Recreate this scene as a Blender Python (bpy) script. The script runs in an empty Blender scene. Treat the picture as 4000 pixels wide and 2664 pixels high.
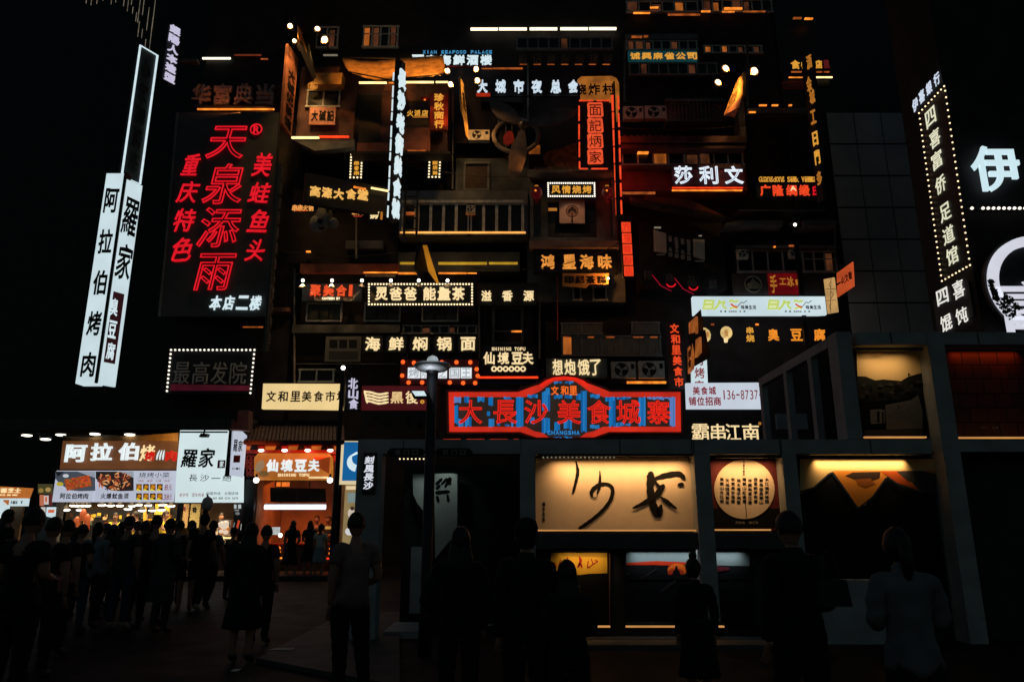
import bpy, bmesh, math, random
from mathutils import Vector, Matrix
random.seed(7)
R = math.radians
sc = bpy.context.scene
col = sc.collection

# ------------------------------------------------------------ camera, sky, exposure
PITCH, FPX, CAMZ = R(14.2), 2858.0, 1.6
cd = bpy.data.cameras.new('camera'); cam = bpy.data.objects.new('camera', cd); col.objects.link(cam)
cam.location = (0, 0, CAMZ); cam.rotation_euler = (R(90) + PITCH, 0, 0)
cd.sensor_width = 36; cd.lens = 36 * FPX / 4000; cd.clip_end = 2000; cd.clip_start = 0.05
sc.camera = cam
W = bpy.data.worlds.new('World'); sc.world = W; W.use_nodes = True
nt = W.node_tree; bg = nt.nodes['Background']
sky = nt.nodes.new('ShaderNodeTexSky'); sky.sky_type = 'NISHITA'; sky.sun_disc = False
sky.sun_elevation = R(-.9); sky.sun_rotation = R(0)
tint = nt.nodes.new('ShaderNodeMix'); tint.data_type = 'RGBA'; tint.blend_type = 'MULTIPLY'; tint.inputs[0].default_value = 1
tint.inputs[7].default_value = (.66, .95, 1.06, 1)
nt.links.new(sky.outputs[0], tint.inputs[6]); nt.links.new(tint.outputs[2], bg.inputs[0]); bg.inputs[1].default_value = 0.15
sc.view_settings.view_transform = 'Standard'; sc.view_settings.look = 'None'
sc.view_settings.exposure = 0; sc.view_settings.gamma = 1
sc.cycles.use_denoising = True
sc.cycles.max_bounces = 5
sc.cycles.sample_clamp_indirect = 2.0

# ------------------------------------------------------------ pixel ray helpers (4000 x 2664 photo)
CP, SP = math.cos(PITCH), math.sin(PITCH)
def ray(u, v):
    dx = (u - 2000) / FPX; dy = (1332 - v) / FPX
    return Vector((dx, CP - dy * SP, SP + dy * CP))
def P(u, v, Y):
    r = ray(u, v); return Vector((0, 0, CAMZ)) + r * (Y / r.y)

# ------------------------------------------------------------ materials
def lin(c):
    return tuple((x / 255 / 12.92 if x <= 10 else ((x / 255 + .055) / 1.055) ** 2.4) for x in c)
_m = {}
def em(name, rgb, s=1.0, var=0.12, scale=6.0, stretch=None, dark=None, sampling=True):
    if name in _m: return _m[name]
    m = bpy.data.materials.new(name); m.use_nodes = True; n = m.node_tree.nodes; l = m.node_tree.links
    b = n['Principled BSDF']; b.inputs['Roughness'].default_value = .4
    c = lin(rgb); b.inputs['Base Color'].default_value = (*[x * .3 for x in c], 1)
    b.inputs['Emission Color'].default_value = (*c, 1); b.inputs['Emission Strength'].default_value = s
    if var:
        tc = n.new('ShaderNodeTexCoord'); no = n.new('ShaderNodeTexNoise'); no.inputs['Scale'].default_value = scale
        mp = n.new('ShaderNodeMapping'); l.new(tc.outputs['Object'], mp.inputs[0]); l.new(mp.outputs[0], no.inputs['Vector'])
        if stretch: mp.inputs['Scale'].default_value = stretch
        mr = n.new('ShaderNodeMapRange'); mr.inputs['From Min'].default_value = .3; mr.inputs['From Max'].default_value = .7
        mr.inputs['To Min'].default_value = s * (1 - var); mr.inputs['To Max'].default_value = s * (1 + var * .4)
        l.new(no.outputs[0], mr.inputs[0]); l.new(mr.outputs[0], b.inputs['Emission Strength'])
        if dark:
            mx = n.new('ShaderNodeMix'); mx.data_type = 'RGBA'
            mx.inputs[6].default_value = (*lin(dark), 1); mx.inputs[7].default_value = (*c, 1)
            rp = n.new('ShaderNodeMapRange'); rp.inputs['From Min'].default_value = .44; rp.inputs['From Max'].default_value = .54
            l.new(no.outputs[0], rp.inputs[0]); l.new(rp.outputs[0], mx.inputs[0]); l.new(mx.outputs[2], b.inputs['Emission Color'])
    if not sampling:
        m.cycles.emission_sampling = 'NONE'
    _m[name] = m; return m
def pm(name, rgb, rough=.7, var=.35, scale=4.0, bump=.0, metal=0.0, stretch=None, spec=.25):
    """plain procedural surface: linear albedo with noise-driven dirt"""
    if name in _m: return _m[name]
    m = bpy.data.materials.new(name); m.use_nodes = True; n = m.node_tree.nodes; l = m.node_tree.links
    b = n['Principled BSDF']; b.inputs['Roughness'].default_value = rough; b.inputs['Metallic'].default_value = metal
    b.inputs['Specular IOR Level'].default_value = spec
    tc = n.new('ShaderNodeTexCoord'); mp = n.new('ShaderNodeMapping'); l.new(tc.outputs['Object'], mp.inputs[0])
    if stretch: mp.inputs['Scale'].default_value = stretch
    no = n.new('ShaderNodeTexNoise'); no.inputs['Scale'].default_value = scale; no.inputs['Detail'].default_value = 6
    l.new(mp.outputs[0], no.inputs['Vector'])
    mx = n.new('ShaderNodeMix'); mx.data_type = 'RGBA'
    mx.inputs[6].default_value = (*[x * (1 - var) for x in rgb], 1); mx.inputs[7].default_value = (*[min(1, x * (1 + var)) for x in rgb], 1)
    mr = n.new('ShaderNodeMapRange'); mr.inputs['From Min'].default_value = .3; mr.inputs['From Max'].default_value = .7
    l.new(no.outputs[0], mr.inputs[0]); l.new(mr.outputs[0], mx.inputs[0]); l.new(mx.outputs[2], b.inputs['Base Color'])
    if bump:
        bp = n.new('ShaderNodeBump'); bp.inputs['Strength'].default_value = bump; bp.inputs['Distance'].default_value = .02
        l.new(no.outputs[0], bp.inputs['Height']); l.new(bp.outputs[0], b.inputs['Normal'])
    _m[name] = m; return m
def brickm(name, c1, c2, mortar, scale, rough=.8, ratio=(.5, .25), squash=False, bump=.4, spec=.3):
    if name in _m: return _m[name]
    m = bpy.data.materials.new(name); m.use_nodes = True; n = m.node_tree.nodes; l = m.node_tree.links
    b = n['Principled BSDF']; b.inputs['Roughness'].default_value = rough; b.inputs['Specular IOR Level'].default_value = spec
    tc = n.new('ShaderNodeTexCoord'); sx = n.new('ShaderNodeSeparateXYZ'); cb = n.new('ShaderNodeCombineXYZ')
    l.new(tc.outputs['Object'], sx.inputs[0]); l.new(sx.outputs[0], cb.inputs[0]); l.new(sx.outputs[1 if squash else 2], cb.inputs[1])
    br = n.new('ShaderNodeTexBrick'); br.inputs['Scale'].default_value = scale
    br.inputs['Color1'].default_value = (*c1, 1); br.inputs['Color2'].default_value = (*c2, 1); br.inputs['Mortar'].default_value = (*mortar, 1)
    br.inputs['Brick Width'].default_value = ratio[0]; br.inputs['Row Height'].default_value = ratio[1]; br.inputs['Mortar Size'].default_value = .012
    l.new(cb.outputs[0], br.inputs['Vector'])
    no = n.new('ShaderNodeTexNoise'); no.inputs['Scale'].default_value = 1.7; no.inputs['Detail'].default_value = 8; l.new(tc.outputs['Object'], no.inputs['Vector'])
    mx = n.new('ShaderNodeMix'); mx.data_type = 'RGBA'; mx.blend_type = 'MULTIPLY'; mx.inputs[0].default_value = .7
    l.new(br.outputs['Color'], mx.inputs[6]); l.new(no.outputs['Color'], mx.inputs[7]); l.new(mx.outputs[2], b.inputs['Base Color'])
    mr = n.new('ShaderNodeMapRange'); mr.inputs['To Min'].default_value = max(.05, rough - .2); mr.inputs['To Max'].default_value = min(1, rough + .2)
    l.new(no.outputs[0], mr.inputs[0]); l.new(mr.outputs[0], b.inputs['Roughness'])
    bp = n.new('ShaderNodeBump'); bp.inputs['Strength'].default_value = bump; bp.inputs['Distance'].default_value = .01
    l.new(br.outputs['Fac'], bp.inputs['Height']); bp.invert = True; l.new(bp.outputs[0], b.inputs['Normal'])
    _m[name] = m; return m
def picm(name, emit=0.0, rough=.6):
    """printed picture: colours come from the mesh's own 'ink' attribute; emit>0 for backlit prints, and for goods and posters with light put in"""
    if name in _m: return _m[name]
    m = bpy.data.materials.new(name); m.use_nodes = True; n = m.node_tree.nodes; l = m.node_tree.links
    b = n['Principled BSDF']; b.inputs['Roughness'].default_value = rough; b.inputs['Specular IOR Level'].default_value = .1
    at = n.new('ShaderNodeAttribute'); at.attribute_name = 'ink'
    l.new(at.outputs['Color'], b.inputs['Base Color'])
    if emit:
        l.new(at.outputs['Color'], b.inputs['Emission Color']); b.inputs['Emission Strength'].default_value = emit
        m.cycles.emission_sampling = 'NONE'
    _m[name] = m; return m

WALL = pm('dark wall', (.020, .017, .018), .8, .5, 1.2, .2)
WALL2 = pm('brown plaster', (.095, .05, .045), .85, .5, 1.5, .3)
WALLG = pm('grey plaster', (.13, .14, .145), .85, .4, 1.3, .2)
BLACK = pm('black metal', (.012, .013, .015), .5, .3, 5)
DARK = pm('dark board', (.018, .02, .022), .6, .3, 3)
WOOD = pm('dark wood', (.05, .032, .024), .7, .5, 3, .2, stretch=(1, 1, 8))
REDW = pm('red lacquer', (.32, .03, .02), .5, .3, 4)
FRAME = pm('grey steel', (.30, .32, .33), .6, .18, 2.5)
WINF = pm('window frame', (.40, .43, .43), .5, .3, 6)
GLASS = pm('dark glass', (.010, .012, .013), .25, .3, 2, spec=.22)
ALU = pm('pale casing', (.5, .51, .49), .6, .3, 5)
CHROME = pm('brushed steel', (.6, .62, .63), .25, .1, 6, metal=1)
CLOTH = pm('ochre canvas', (.42, .24, .08), .9, .4, 3, .3)
BOARDY = pm('ochre board', (.55, .33, .10), .8, .45, 2.5, .2)
PAPER = pm('cream paper', (.66, .54, .42), .9, .08, 3)
INK = pm('ink', (.008, .008, .009), .8, .1, 4, spec=.08)
TEALB = pm('teal board', (.02, .07, .07), .6, .3, 4)
REDB = pm('dark red board', (.13, .015, .02), .6, .4, 3)
NEONR = em('red neon', (228, 22, 38), .95, .25, 2)
NEONO = em('orange red neon', (245, 74, 36), 1.0, .3, 4)
WHITE = em('white light', (212, 232, 238), 1.0, .12)
WHITE2 = em('cool white letters', (205, 222, 235), 1.0, .2, 8)
LILAC = em('lilac white letters', (205, 200, 226), .9, .15)
PANELW = em('white lightbox', (206, 226, 232), .95, .12, .8)
CREAM = em('cream letters', (255, 226, 170), 1.0, .2, 8)
GOLD = em('gold letters', (228, 160, 58), .95, .3, 6)
GOLDD = em('dull gold letters', (188, 118, 40), .8, .4, 3)
BULB = em('warm bulb', (255, 228, 180), 1.6, 0)
BULBC = em('cool bulb', (255, 246, 230), 1.4, 0)
LAMP = em('lamp lens', (255, 246, 228), 4.0, 0)
HALO = em('warm reflector', (255, 176, 84), .75, .5, 9)  # lens glare painted as a glowing ring
TUBEW = em('warm tube', (255, 214, 140), 2.2, .25, 3)
TUBEO = em('orange tube', (250, 138, 46), 1.4, .6, 3)
TUBED = em('dim orange tube', (196, 98, 40), .65, .6, 3)
TUBER = em('red tube', (255, 60, 25), 1.5, .4, 3)
GLOW = em('lit curtain', (205, 110, 40), .6, .7, 1.5, stretch=(1, 1, .6))
GLOWD = em('dim lit curtain', (110, 62, 36), .5, .7, 1.5)

# ------------------------------------------------------------ mesh helpers
def link(name, me, mat=None, parent=None):
    o = bpy.data.objects.new(name, me); col.objects.link(o)
    if mat is not None and hasattr(me, 'materials') and not me.materials: me.materials.append(mat)
    if parent is not None: o.parent = parent
    return o
def tag(o, label=None, cat=None, group=None, kind=None):
    if label: o['label'] = label
    if cat: o['category'] = cat
    if group: o['group'] = group
    if kind: o['kind'] = kind
    return o
def mesh(name, vs, fs, mat, parent=None, smooth=False):
    me = bpy.data.meshes.new(name); me.from_pydata([tuple(v) for v in vs], [], fs); me.update()
    if smooth: me.polygons.foreach_set('use_smooth', [True] * len(me.polygons))
    return link(name, me, mat, parent)
class MB:
    def __init__(s): s.v = []; s.f = []
    def add(s, vs, fs):
        k = len(s.v); s.v += [tuple(v) for v in vs]; s.f += [tuple(i + k for i in f) for f in fs]
    def box(s, x0, x1, y0, y1, z0, z1):
        s.add([(x0, y0, z0), (x1, y0, z0), (x1, y1, z0), (x0, y1, z0), (x0, y0, z1), (x1, y0, z1), (x1, y1, z1), (x0, y1, z1)],
              [(0, 1, 5, 4), (1, 2, 6, 5), (2, 3, 7, 6), (3, 0, 4, 7), (4, 5, 6, 7), (3, 2, 1, 0)])
    def tube(s, pts, r, n=8, closed=False):
        pts = [Vector(p) for p in pts]; N = len(pts); k = len(s.v)
        rr = r if isinstance(r, (list, tuple)) else [r] * N
        for i, p in enumerate(pts):
            a = pts[i - 1] if (i or closed) else p; b = pts[(i + 1) % N] if (i < N - 1 or closed) else p
            d = (b - a).normalized() if (b - a).length > 1e-9 else Vector((0, 0, 1))
            up = Vector((0, 0, 1)) if abs(d.z) < .9 else Vector((0, 1, 0))
            e = d.cross(up).normalized(); f = e.cross(d)
            for j in range(n):
                t = 2 * math.pi * j / n; s.v.append(tuple(p + (e * math.cos(t) + f * math.sin(t)) * rr[i]))
        for i in range(N if closed else N - 1):
            for j in range(n):
                a = k + i * n + j; b = k + i * n + (j + 1) % n; i2 = (i + 1) % N
                s.f.append((a, b, k + i2 * n + (j + 1) % n, k + i2 * n + j))
        if not closed:
            s.f.append(tuple(k + j for j in range(n))); s.f.append(tuple(k + (N - 1) * n + j for j in reversed(range(n))))
    def lathe(s, prof, n=24, c=(0, 0, 0), sx=1, sy=1):
        k = len(s.v)
        for r, z in prof:
            for j in range(n):
                t = 2 * math.pi * j / n; s.v.append((c[0] + r * math.cos(t) * sx, c[1] + r * math.sin(t) * sy, c[2] + z))
        for i in range(len(prof) - 1):
            for j in range(n):
                s.f.append((k + i * n + j, k + i * n + (j + 1) % n, k + (i + 1) * n + (j + 1) % n, k + (i + 1) * n + j))
        s.f.append(tuple(k + j for j in reversed(range(n)))); s.f.append(tuple(k + (len(prof) - 1) * n + j for j in range(n)))
    def prism(s, pts, y0, y1):
        """polygon given in x,z, extruded from y0 to y1"""
        bm = bmesh.new(); a = [bm.verts.new((x, y0, z)) for x, z in pts]
        f = bm.faces.new(a); f.normal_update()
        if f.normal.y > 0: f.normal_flip()
        bmesh.ops.triangulate(bm, faces=[f]); bm.verts.index_update()
        tris = [[v.index for v in q.verts] for q in bm.faces]; bm.free()
        n = len(pts); k = len(s.v)
        s.v += [(x, y0, z) for x, z in pts]
        s.f += [tuple(k + i for i in t) for t in tris]
        if y1 is not None:
            s.v += [(x, y1, z) for x, z in pts]
            s.f += [tuple(k + n + i for i in reversed(t)) for t in tris]
            s.f += [(k + i, k + (i + 1) % n, k + n + (i + 1) % n, k + n + i) for i in range(n)]
    def build(s, name, mat, parent=None, smooth=False): return mesh(name, s.v, s.f, mat, parent, smooth)
def uvball(n=8, m=6):
    b = MB(); b.lathe([(max(.02, math.sin(math.pi * i / m)), -math.cos(math.pi * i / m)) for i in range(m + 1)], n); return b
_ball = None
def ballmesh():
    global _ball
    if _ball is None:
        b = uvball(10, 8); _ball = bpy.data.meshes.new('bulb'); _ball.from_pydata(b.v, [], b.f); _ball.update()
        _ball.polygons.foreach_set('use_smooth', [True] * len(_ball.polygons))
    return _ball
_bm = {}
def ball(name, loc, r, mat, parent):
    k = mat.name
    if k not in _bm:
        me = ballmesh().copy(); me.materials.append(mat); _bm[k] = me
    o = bpy.data.objects.new(name, _bm[k]); col.objects.link(o); o.parent = parent; o.location = loc
    o.scale = r if isinstance(r, tuple) else (r, r, r)
    return o

# ------------------------------------------------------------ lettering
_g = {}
_fc = bpy.data.curves.new('letter', 'FONT'); _fc.resolution_u = 5
_fo = bpy.data.objects.new('letter', _fc); col.objects.link(_fo)
def glyph(ch, style, bold, shear):
    """unit glyph: x 0..1, z 0..1, front at y=-1, back at y=0"""
    k = (ch, style, bold, shear)
    if k in _g: return _g[k]
    _fc.body = ch; _fc.shear = shear; bold = max(bold, 0)
    _fc.extrude = .04 if style != 'tube' else 0; _fc.bevel_depth = bold * .8 if style != 'tube' else bold
    _fc.fill_mode = 'NONE' if style == 'tube' else 'BOTH'; _fc.bevel_resolution = 1
    me = bpy.data.meshes.new_from_object(_fo.evaluated_get(bpy.context.evaluated_depsgraph_get()))
    xs = [v.co.x for v in me.vertices]; ys = [v.co.y for v in me.vertices]; zs = [v.co.z for v in me.vertices]
    x0, x1, y0, y1, z0, z1 = min(xs), max(xs), min(ys), max(ys), min(zs), max(zs)
    rnd = random.Random(ch); jit = .006 if style == 'brush' else 0
    for v in me.vertices:
        a, b, c = v.co; b0 = b
        if jit:
            a += .014 * math.sin(b * 7 + ord(ch)) + jit * math.sin(37 * b); b += .016 * math.sin(a * 6 + ord(ch) * .7) + jit * math.sin(31 * a)
        v.co = ((a - x0) / (x1 - x0 + 1e-9), -(c - z0) / (z1 - z0 + 1e-9), (b - y0) / (y1 - y0 + 1e-9))
    me.name = 'character'; _g[k] = me
    me['asp'] = (x1 - x0) / (y1 - y0 + 1e-9)
    return me
_gm = {}
def glyph_obj(ch, style, bold, shear, mat, parent, name='character'):
    k = (ch, style, bold, shear, mat.name)
    if k not in _gm:
        me = glyph(ch, style, bold, shear).copy(); me.materials.clear(); me.materials.append(mat); _gm[k] = me
    o = bpy.data.objects.new(name, _gm[k]); col.objects.link(o); o.parent = parent; return o

# ------------------------------------------------------------ things laid out on an upright plane
class T:
    """a thing whose local frame is an upright plane: x right, z up, y away from the viewer"""
    def __init__(s, name, label, cat, u, v, Y, ang=0, group=None, parent=None):
        s.ang = R(ang); s.org = P(u, v, Y); s.Y = Y
        s.rx = Vector((math.cos(s.ang), math.sin(s.ang), 0)); s.ny = Vector((-math.sin(s.ang), math.cos(s.ang), 0))
        if parent is None:
            s.o = bpy.data.objects.new(name, None); col.objects.link(s.o); s.o.empty_display_size = .2
            s.o.location = s.org; s.o.rotation_euler = (0, 0, s.ang); tag(s.o, label, cat, group)
        else: s.o = parent
    def px(s, u, v, y=0):
        r = ray(u, v); c = Vector((0, 0, CAMZ)); p0 = s.org + s.ny * y
        t = (p0 - c).dot(s.ny) / r.dot(s.ny); d = c + r * t - s.org
        return d.dot(s.rx), d.z
    def rect(s, u0, v0, u1, v1, y=0):
        um, vm = (u0 + u1) / 2, (v0 + v1) / 2
        return s.px(u0, vm, y)[0], s.px(um, v1, y)[1], s.px(u1, vm, y)[0], s.px(um, v0, y)[1]
    def box(s, name, r, y0, y1, mat, parent=None):
        x0, z0, x1, z1 = s.rect(*r, y0); b = MB(); b.box(x0, x1, y0, y1, z0, z1); return b.build(name, mat, parent or s.o)
    def poly(s, name, pts, y0, y1, mat, parent=None):
        b = MB(); b.prism([s.px(u, v, y0) for u, v in pts], y0, y1); return b.build(name, mat, parent or s.o)
    def tube(s, name, pts, r, mat, y=0, parent=None, closed=False):
        b = MB(); q = [s.px(u, v, y) for u, v in pts]; b.tube([(x, y, z) for x, z in q], r, 8, closed); return b.build(name, mat, parent or s.o, True)
    def frame(s, name, r, t, y0, y1, mat, parent=None, tb=None):
        x0, z0, x1, z1 = s.rect(*r, y0); tb = tb or t; b = MB()
        b.box(x0, x1, y0, y1, z1 - tb, z1); b.box(x0, x1, y0, y1, z0, z0 + tb)
        b.box(x0, x0 + t, y0, y1, z0 + tb, z1 - tb); b.box(x1 - t, x1, y0, y1, z0 + tb, z1 - tb); return b.build(name, mat, parent or s.o)
    def ch(s, c, r, mat, y=0, d=.06, style='solid', bold=.02, shear=0, name='character', parent=None):
        x0, z0, x1, z1 = s.rect(*r, y); o = glyph_obj(c, style, bold, shear, mat, parent or s.o, name)
        o.location = (x0, y, z0); o.scale = (x1 - x0, d, z1 - z0); return o
    def row(s, txt, r, mat, fill=.86, **k):
        u0, v0, u1, v1 = r; n = len(txt); w = (u1 - u0) / (n - 1 + fill) if n > 1 else (u1 - u0) / fill
        for i, c in enumerate(txt):
            if c == ' ': continue
            a = u0 + i * w; f = fill * (.35 if c in "1!I|.:'" else 1)
            s.ch(c, (a + w * (fill - f) / 2, v0 if c != '-' else v0 + (v1 - v0) * .42, a + w * (fill + f) / 2, v1 if c != '-' else v1 - (v1 - v0) * .42), mat, **k)
    def colm(s, txt, r, mat, fill=.86, lean=0, **k):
        u0, v0, u1, v1 = r; n = len(txt); h = (v1 - v0) / (n - 1 + fill) if n > 1 else (v1 - v0) / fill
        for i, c in enumerate(txt):
            a = v0 + i * h; du = lean * (i * h + h / 2 - (v1 - v0) / 2)
            s.ch(c, (u0 + du, a, u1 + du, a + h * fill), mat, **k)
    def line(s, txt, r, mat, name='lettering', y=0, d=.02, bold=.0, parent=None):
        """small print as one part"""
        x0, z0, x1, z1 = s.rect(*r, y); b = MB(); n = len(txt); w = (x1 - x0) / n
        for i, c in enumerate(txt):
            if c == ' ': continue
            g = glyph(c, 'solid', bold, 0); sw = .9 if ord(c) > 255 else (.35 if c in '1!I|.:' else .8)
            k = [(x0 + w * (i + .5 - sw / 2) + v.co.x * w * sw, y + v.co.y * d, z0 + v.co.z * (z1 - z0)) for v in g.vertices]
            b.add(k, [tuple(p.vertices) for p in g.polygons])
        return b.build(name, mat, parent or s.o)
    def bulbs(s, pts, r, mat, y=-.04, name='bulb'):
        for u, v in pts:
            x, z = s.px(u, v, y); ball(name, (x, y, z), r, mat, s.o)
    def marquee(s, quad, nt, ns, r, mat, y=-.04, sides='trbl'):
        (a, b, c, d) = quad; L = lambda p, q, t: (p[0] + (q[0] - p[0]) * t, p[1] + (q[1] - p[1]) * t); pts = []
        if 't' in sides: pts += [L(a, b, i / (nt - 1)) for i in range(nt)]
        if 'b' in sides: pts += [L(d, c, i / (nt - 1)) for i in range(nt)]
        if 'l' in sides: pts += [L(a, d, i / (ns - 1)) for i in range(1, ns - 1 if 'b' in sides else ns)]
        if 'r' in sides: pts += [L(b, c, i / (ns - 1)) for i in range(1, ns - 1 if 'b' in sides else ns)]
        s.bulbs(pts, r, mat, y)
    def stroke(s, name, pts, mat, y=0, parent=None, d=.004):
        """brush stroke: pts = (u, v, width in px)"""
        P2 = []
        n = len(pts)
        cr = []
        for i in range(n - 1):
            p0, p1, p2, p3 = pts[max(0, i - 1)], pts[i], pts[i + 1], pts[min(n - 1, i + 2)]
            for k in range(6):
                t = k / 6; cr.append(tuple(.5 * ((2 * p1[j]) + (-p0[j] + p2[j]) * t + (2 * p0[j] - 5 * p1[j] + 4 * p2[j] - p3[j]) * t * t + (-p0[j] + 3 * p1[j] - 3 * p2[j] + p3[j]) * t ** 3) for j in range(3)))
        cr.append(pts[-1]); L = []; Rr = []
        for i, (u, v, w) in enumerate(cr):
            a = cr[max(0, i - 1)]; c = cr[min(len(cr) - 1, i + 1)]; dx, dy = c[0] - a[0], c[1] - a[1]; q = math.hypot(dx, dy) or 1
            nx, ny = -dy / q, dx / q; ww = w / 2 * (1 + .08 * math.sin(i * 1.7))
            if i in (0, len(cr) - 1): ww *= .6
            L.append((u + nx * ww, v + ny * ww)); Rr.append((u - nx * ww, v - ny * ww))
        b = MB()
        for i in range(len(cr) - 1):
            q = [s.px(*p, y) for p in (L[i], L[i + 1], Rr[i + 1], Rr[i])]; b.add([(x, y, z) for x, z in q], [(0, 1, 2, 3)])
        for i in (0, len(cr) - 1):
            u, v, w = cr[i]; ring = [s.px(u + w * .42 * math.cos(t * .7854), v + w * .42 * math.sin(t * .7854), y - .0004) for t in range(8)]
            b.add([(x, y - .0004, z) for x, z in ring], [tuple(range(8))])
        return b.build(name, mat, parent or s.o)
class Pic:
    """a flat printed picture: coloured polygons in pixel coordinates stacked 1 mm apart, one mesh"""
    def __init__(s, t, y, step=.0012): s.t = t; s.y = y; s.v = []; s.f = []; s.c = []; s.step = step
    def poly(s, pts, rgb):
        k = len(s.v); q = [s.t.px(u, v, s.y) for u, v in pts]; s.v += [(x, s.y, z) for x, z in q]; s.f.append(tuple(range(k, k + len(q)))); s.c.append(lin(rgb)); s.y -= s.step
    def quad(s, u0, v0, u1, v1, rgb): s.poly([(u0, v1), (u1, v1), (u1, v0), (u0, v0)], rgb)
    def ell(s, u, v, a, b, rgb, rot=0, n=14):
        c, d = math.cos(rot), math.sin(rot)
        s.poly([(u + a * math.cos(t) * c - b * math.sin(t) * d, v + a * math.cos(t) * d + b * math.sin(t) * c) for t in [-2 * math.pi * i / n for i in range(n)]], rgb)
    def line(s, pts, w, rgb):
        for (a, b), (c, d) in zip(pts, pts[1:]):
            q = math.hypot(c - a, d - b) or 1; nx, ny = -(d - b) / q * w / 2, (c - a) / q * w / 2
            s.poly([(a + nx, b + ny), (c + nx, d + ny), (c - nx, d - ny), (a - nx, b - ny)], rgb)
    def build(s, name, mat, parent=None):
        me = bpy.data.meshes.new(name); me.from_pydata(s.v, [], s.f); me.update()
        a = me.color_attributes.new('ink', 'FLOAT_COLOR', 'CORNER')
        for p in me.polygons:
            for li in p.loop_indices: a.data[li].color = (*s.c[p.index], 1)
        bm = bmesh.new(); bm.from_mesh(me); bmesh.ops.triangulate(bm, faces=bm.faces); bm.to_mesh(me); bm.free()
        return link(name, me, mat, parent or s.t.o)
def lamp(kind, name, loc, energy, rgb, parent=None, size=.1, target=None, spot=70, size_y=None, spread=180):
    d = bpy.data.lights.new(name, kind); d.energy = energy * (3 if kind == 'SPOT' else 1); d.color = lin(rgb)
    if kind == 'AREA':
        d.size = size; d.spread = R(spread)
        if size_y: d.shape = 'RECTANGLE'; d.size_y = size_y
    else: d.shadow_soft_size = size
    if kind == 'SPOT': d.spot_size = R(spot); d.spot_blend = .6
    o = bpy.data.objects.new(name, d); col.objects.link(o); o.location = loc
    if target is not None:
        o.rotation_euler = (Vector(target) - Vector(loc)).to_track_quat('-Z', 'Y').to_euler()
    return o
# ============================================================ setting
def S(o, kind='structure'): o['kind'] = kind; return o
PAVE = brickm('wet stone paving', (.010, .011, .012), (.018, .019, .020), (.004, .004, .004), 1.0, .7, (.9, .6), True, .3, .12)
g = MB(); g.box(-220, 220, -120, 300, -.3, 0); S(g.build('plaza', PAVE))
def gnd(u, v, z=0):
    r = ray(u, v); k = (z - CAMZ) / r.z; return (r.x * k, r.y * k)
b = MB(); q = [gnd(1000, 2590), gnd(1340, 2408), gnd(1560, 2400), gnd(1560, 2700)]; b.add([(x, y, z) for z in (.004, .06) for x, y in q], [(0, 1, 5, 4), (1, 2, 6, 5), (2, 3, 7, 6), (3, 0, 4, 7), (4, 5, 6, 7)]); S(b.build('pavement', pm('grey kerb paving', (.05, .053, .056), .7, .4, 3, .2)))
g = MB(); g.box(-17, -5.6, 23.2, 26.0, .004, .14); S(g.build('shop_step', pm('step stone', (.02, .02, .021), .6, .4, 3)))

def window(t, r, n, y, glow=(), dim=(), rows=1, sill=None, mat=WINF, head=.0, fw=.07, name='window'):
    x0, z0, x1, z1 = t.rect(*r, y); b = MB(); w = (x1 - x0) / n
    b.box(x0 - fw, x1 + fw, y, y + .1, z1, z1 + fw); b.box(x0 - fw, x1 + fw, y - .05, y + .1, z0 - fw, z0)
    for i in range(n + 1): b.box(x0 + i * w - fw / 2, x0 + i * w + fw / 2, y, y + .09, z0, z1)
    for j in range(1, rows): b.box(x0, x1, y + .01, y + .08, z0 + (z1 - z0) * (1 - .36 * j) - .02, z0 + (z1 - z0) * (1 - .36 * j) + .02)
    f = b.build(name, mat, t.o)
    for i in range(n):
        a, c = x0 + i * w + fw / 2, x0 + (i + 1) * w - fw / 2
        g = MB(); g.box(a, c, y + .055, y + .065, z0, z1); g.build('pane', GLASS, f)
        if i in glow or i in dim:
            k = (i * 37 + int(r[0])) % 7; h = z1 - z0; q = MB(); q.box(a + (c - a) * .08 * (k % 3), c - (c - a) * (.1 + .09 * (k % 4)), y + .044, y + .052, z0, z1 - h * (.06 * (k % 5)))
            q.build('curtain', GLOW if i in glow else GLOWD, f)
    if sill: s = MB(); s.box(x0 - fw, x1 + fw, y - .12, y - .05, z0 - .1, z0 - .04); s.build('sill_light', sill, f)
    return f
def aircon(label, r, Y, mat=ALU, ang=0, group='air conditioner units on the facade'):
    t = T('air_conditioner', label, 'air conditioner', r[0], r[3], Y, ang, group)
    x0, z0, x1, z1 = t.rect(*r); w, h = x1 - x0, z1 - z0
    b = MB(); b.box(x0, x1, 0, .3, z0, z1); b.build('casing', mat, t.o)
    b = MB(); cx, cz, rr = x0 + w * .4, z0 + h * .5, min(w * .34, h * .42)
    b.prism([(cx + rr * math.cos(i * .3927), cz + rr * math.sin(i * .3927)) for i in range(16)], -.012, -.002); b.build('fan_opening', BLACK, t.o)
    b = MB()
    for k in range(3):
        a = k * 2.094; b.prism([(cx, cz), (cx + rr * .9 * math.cos(a), cz + rr * .9 * math.sin(a)), (cx + rr * .9 * math.cos(a + .7), cz + rr * .9 * math.sin(a + .7))], -.016, -.013)
    b.prism([(cx + rr * .2 * math.cos(i * .785), cz + rr * .2 * math.sin(i * .785)) for i in range(8)], -.022, -.017); b.build('fan', WINF, t.o)
    b = MB(); b.box(x0 + w * .8, x0 + w * .94, -.01, -.002, z0 + h * .55, z0 + h * .85); b.build('service_panel', BLACK, t.o)
    return t
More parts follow.
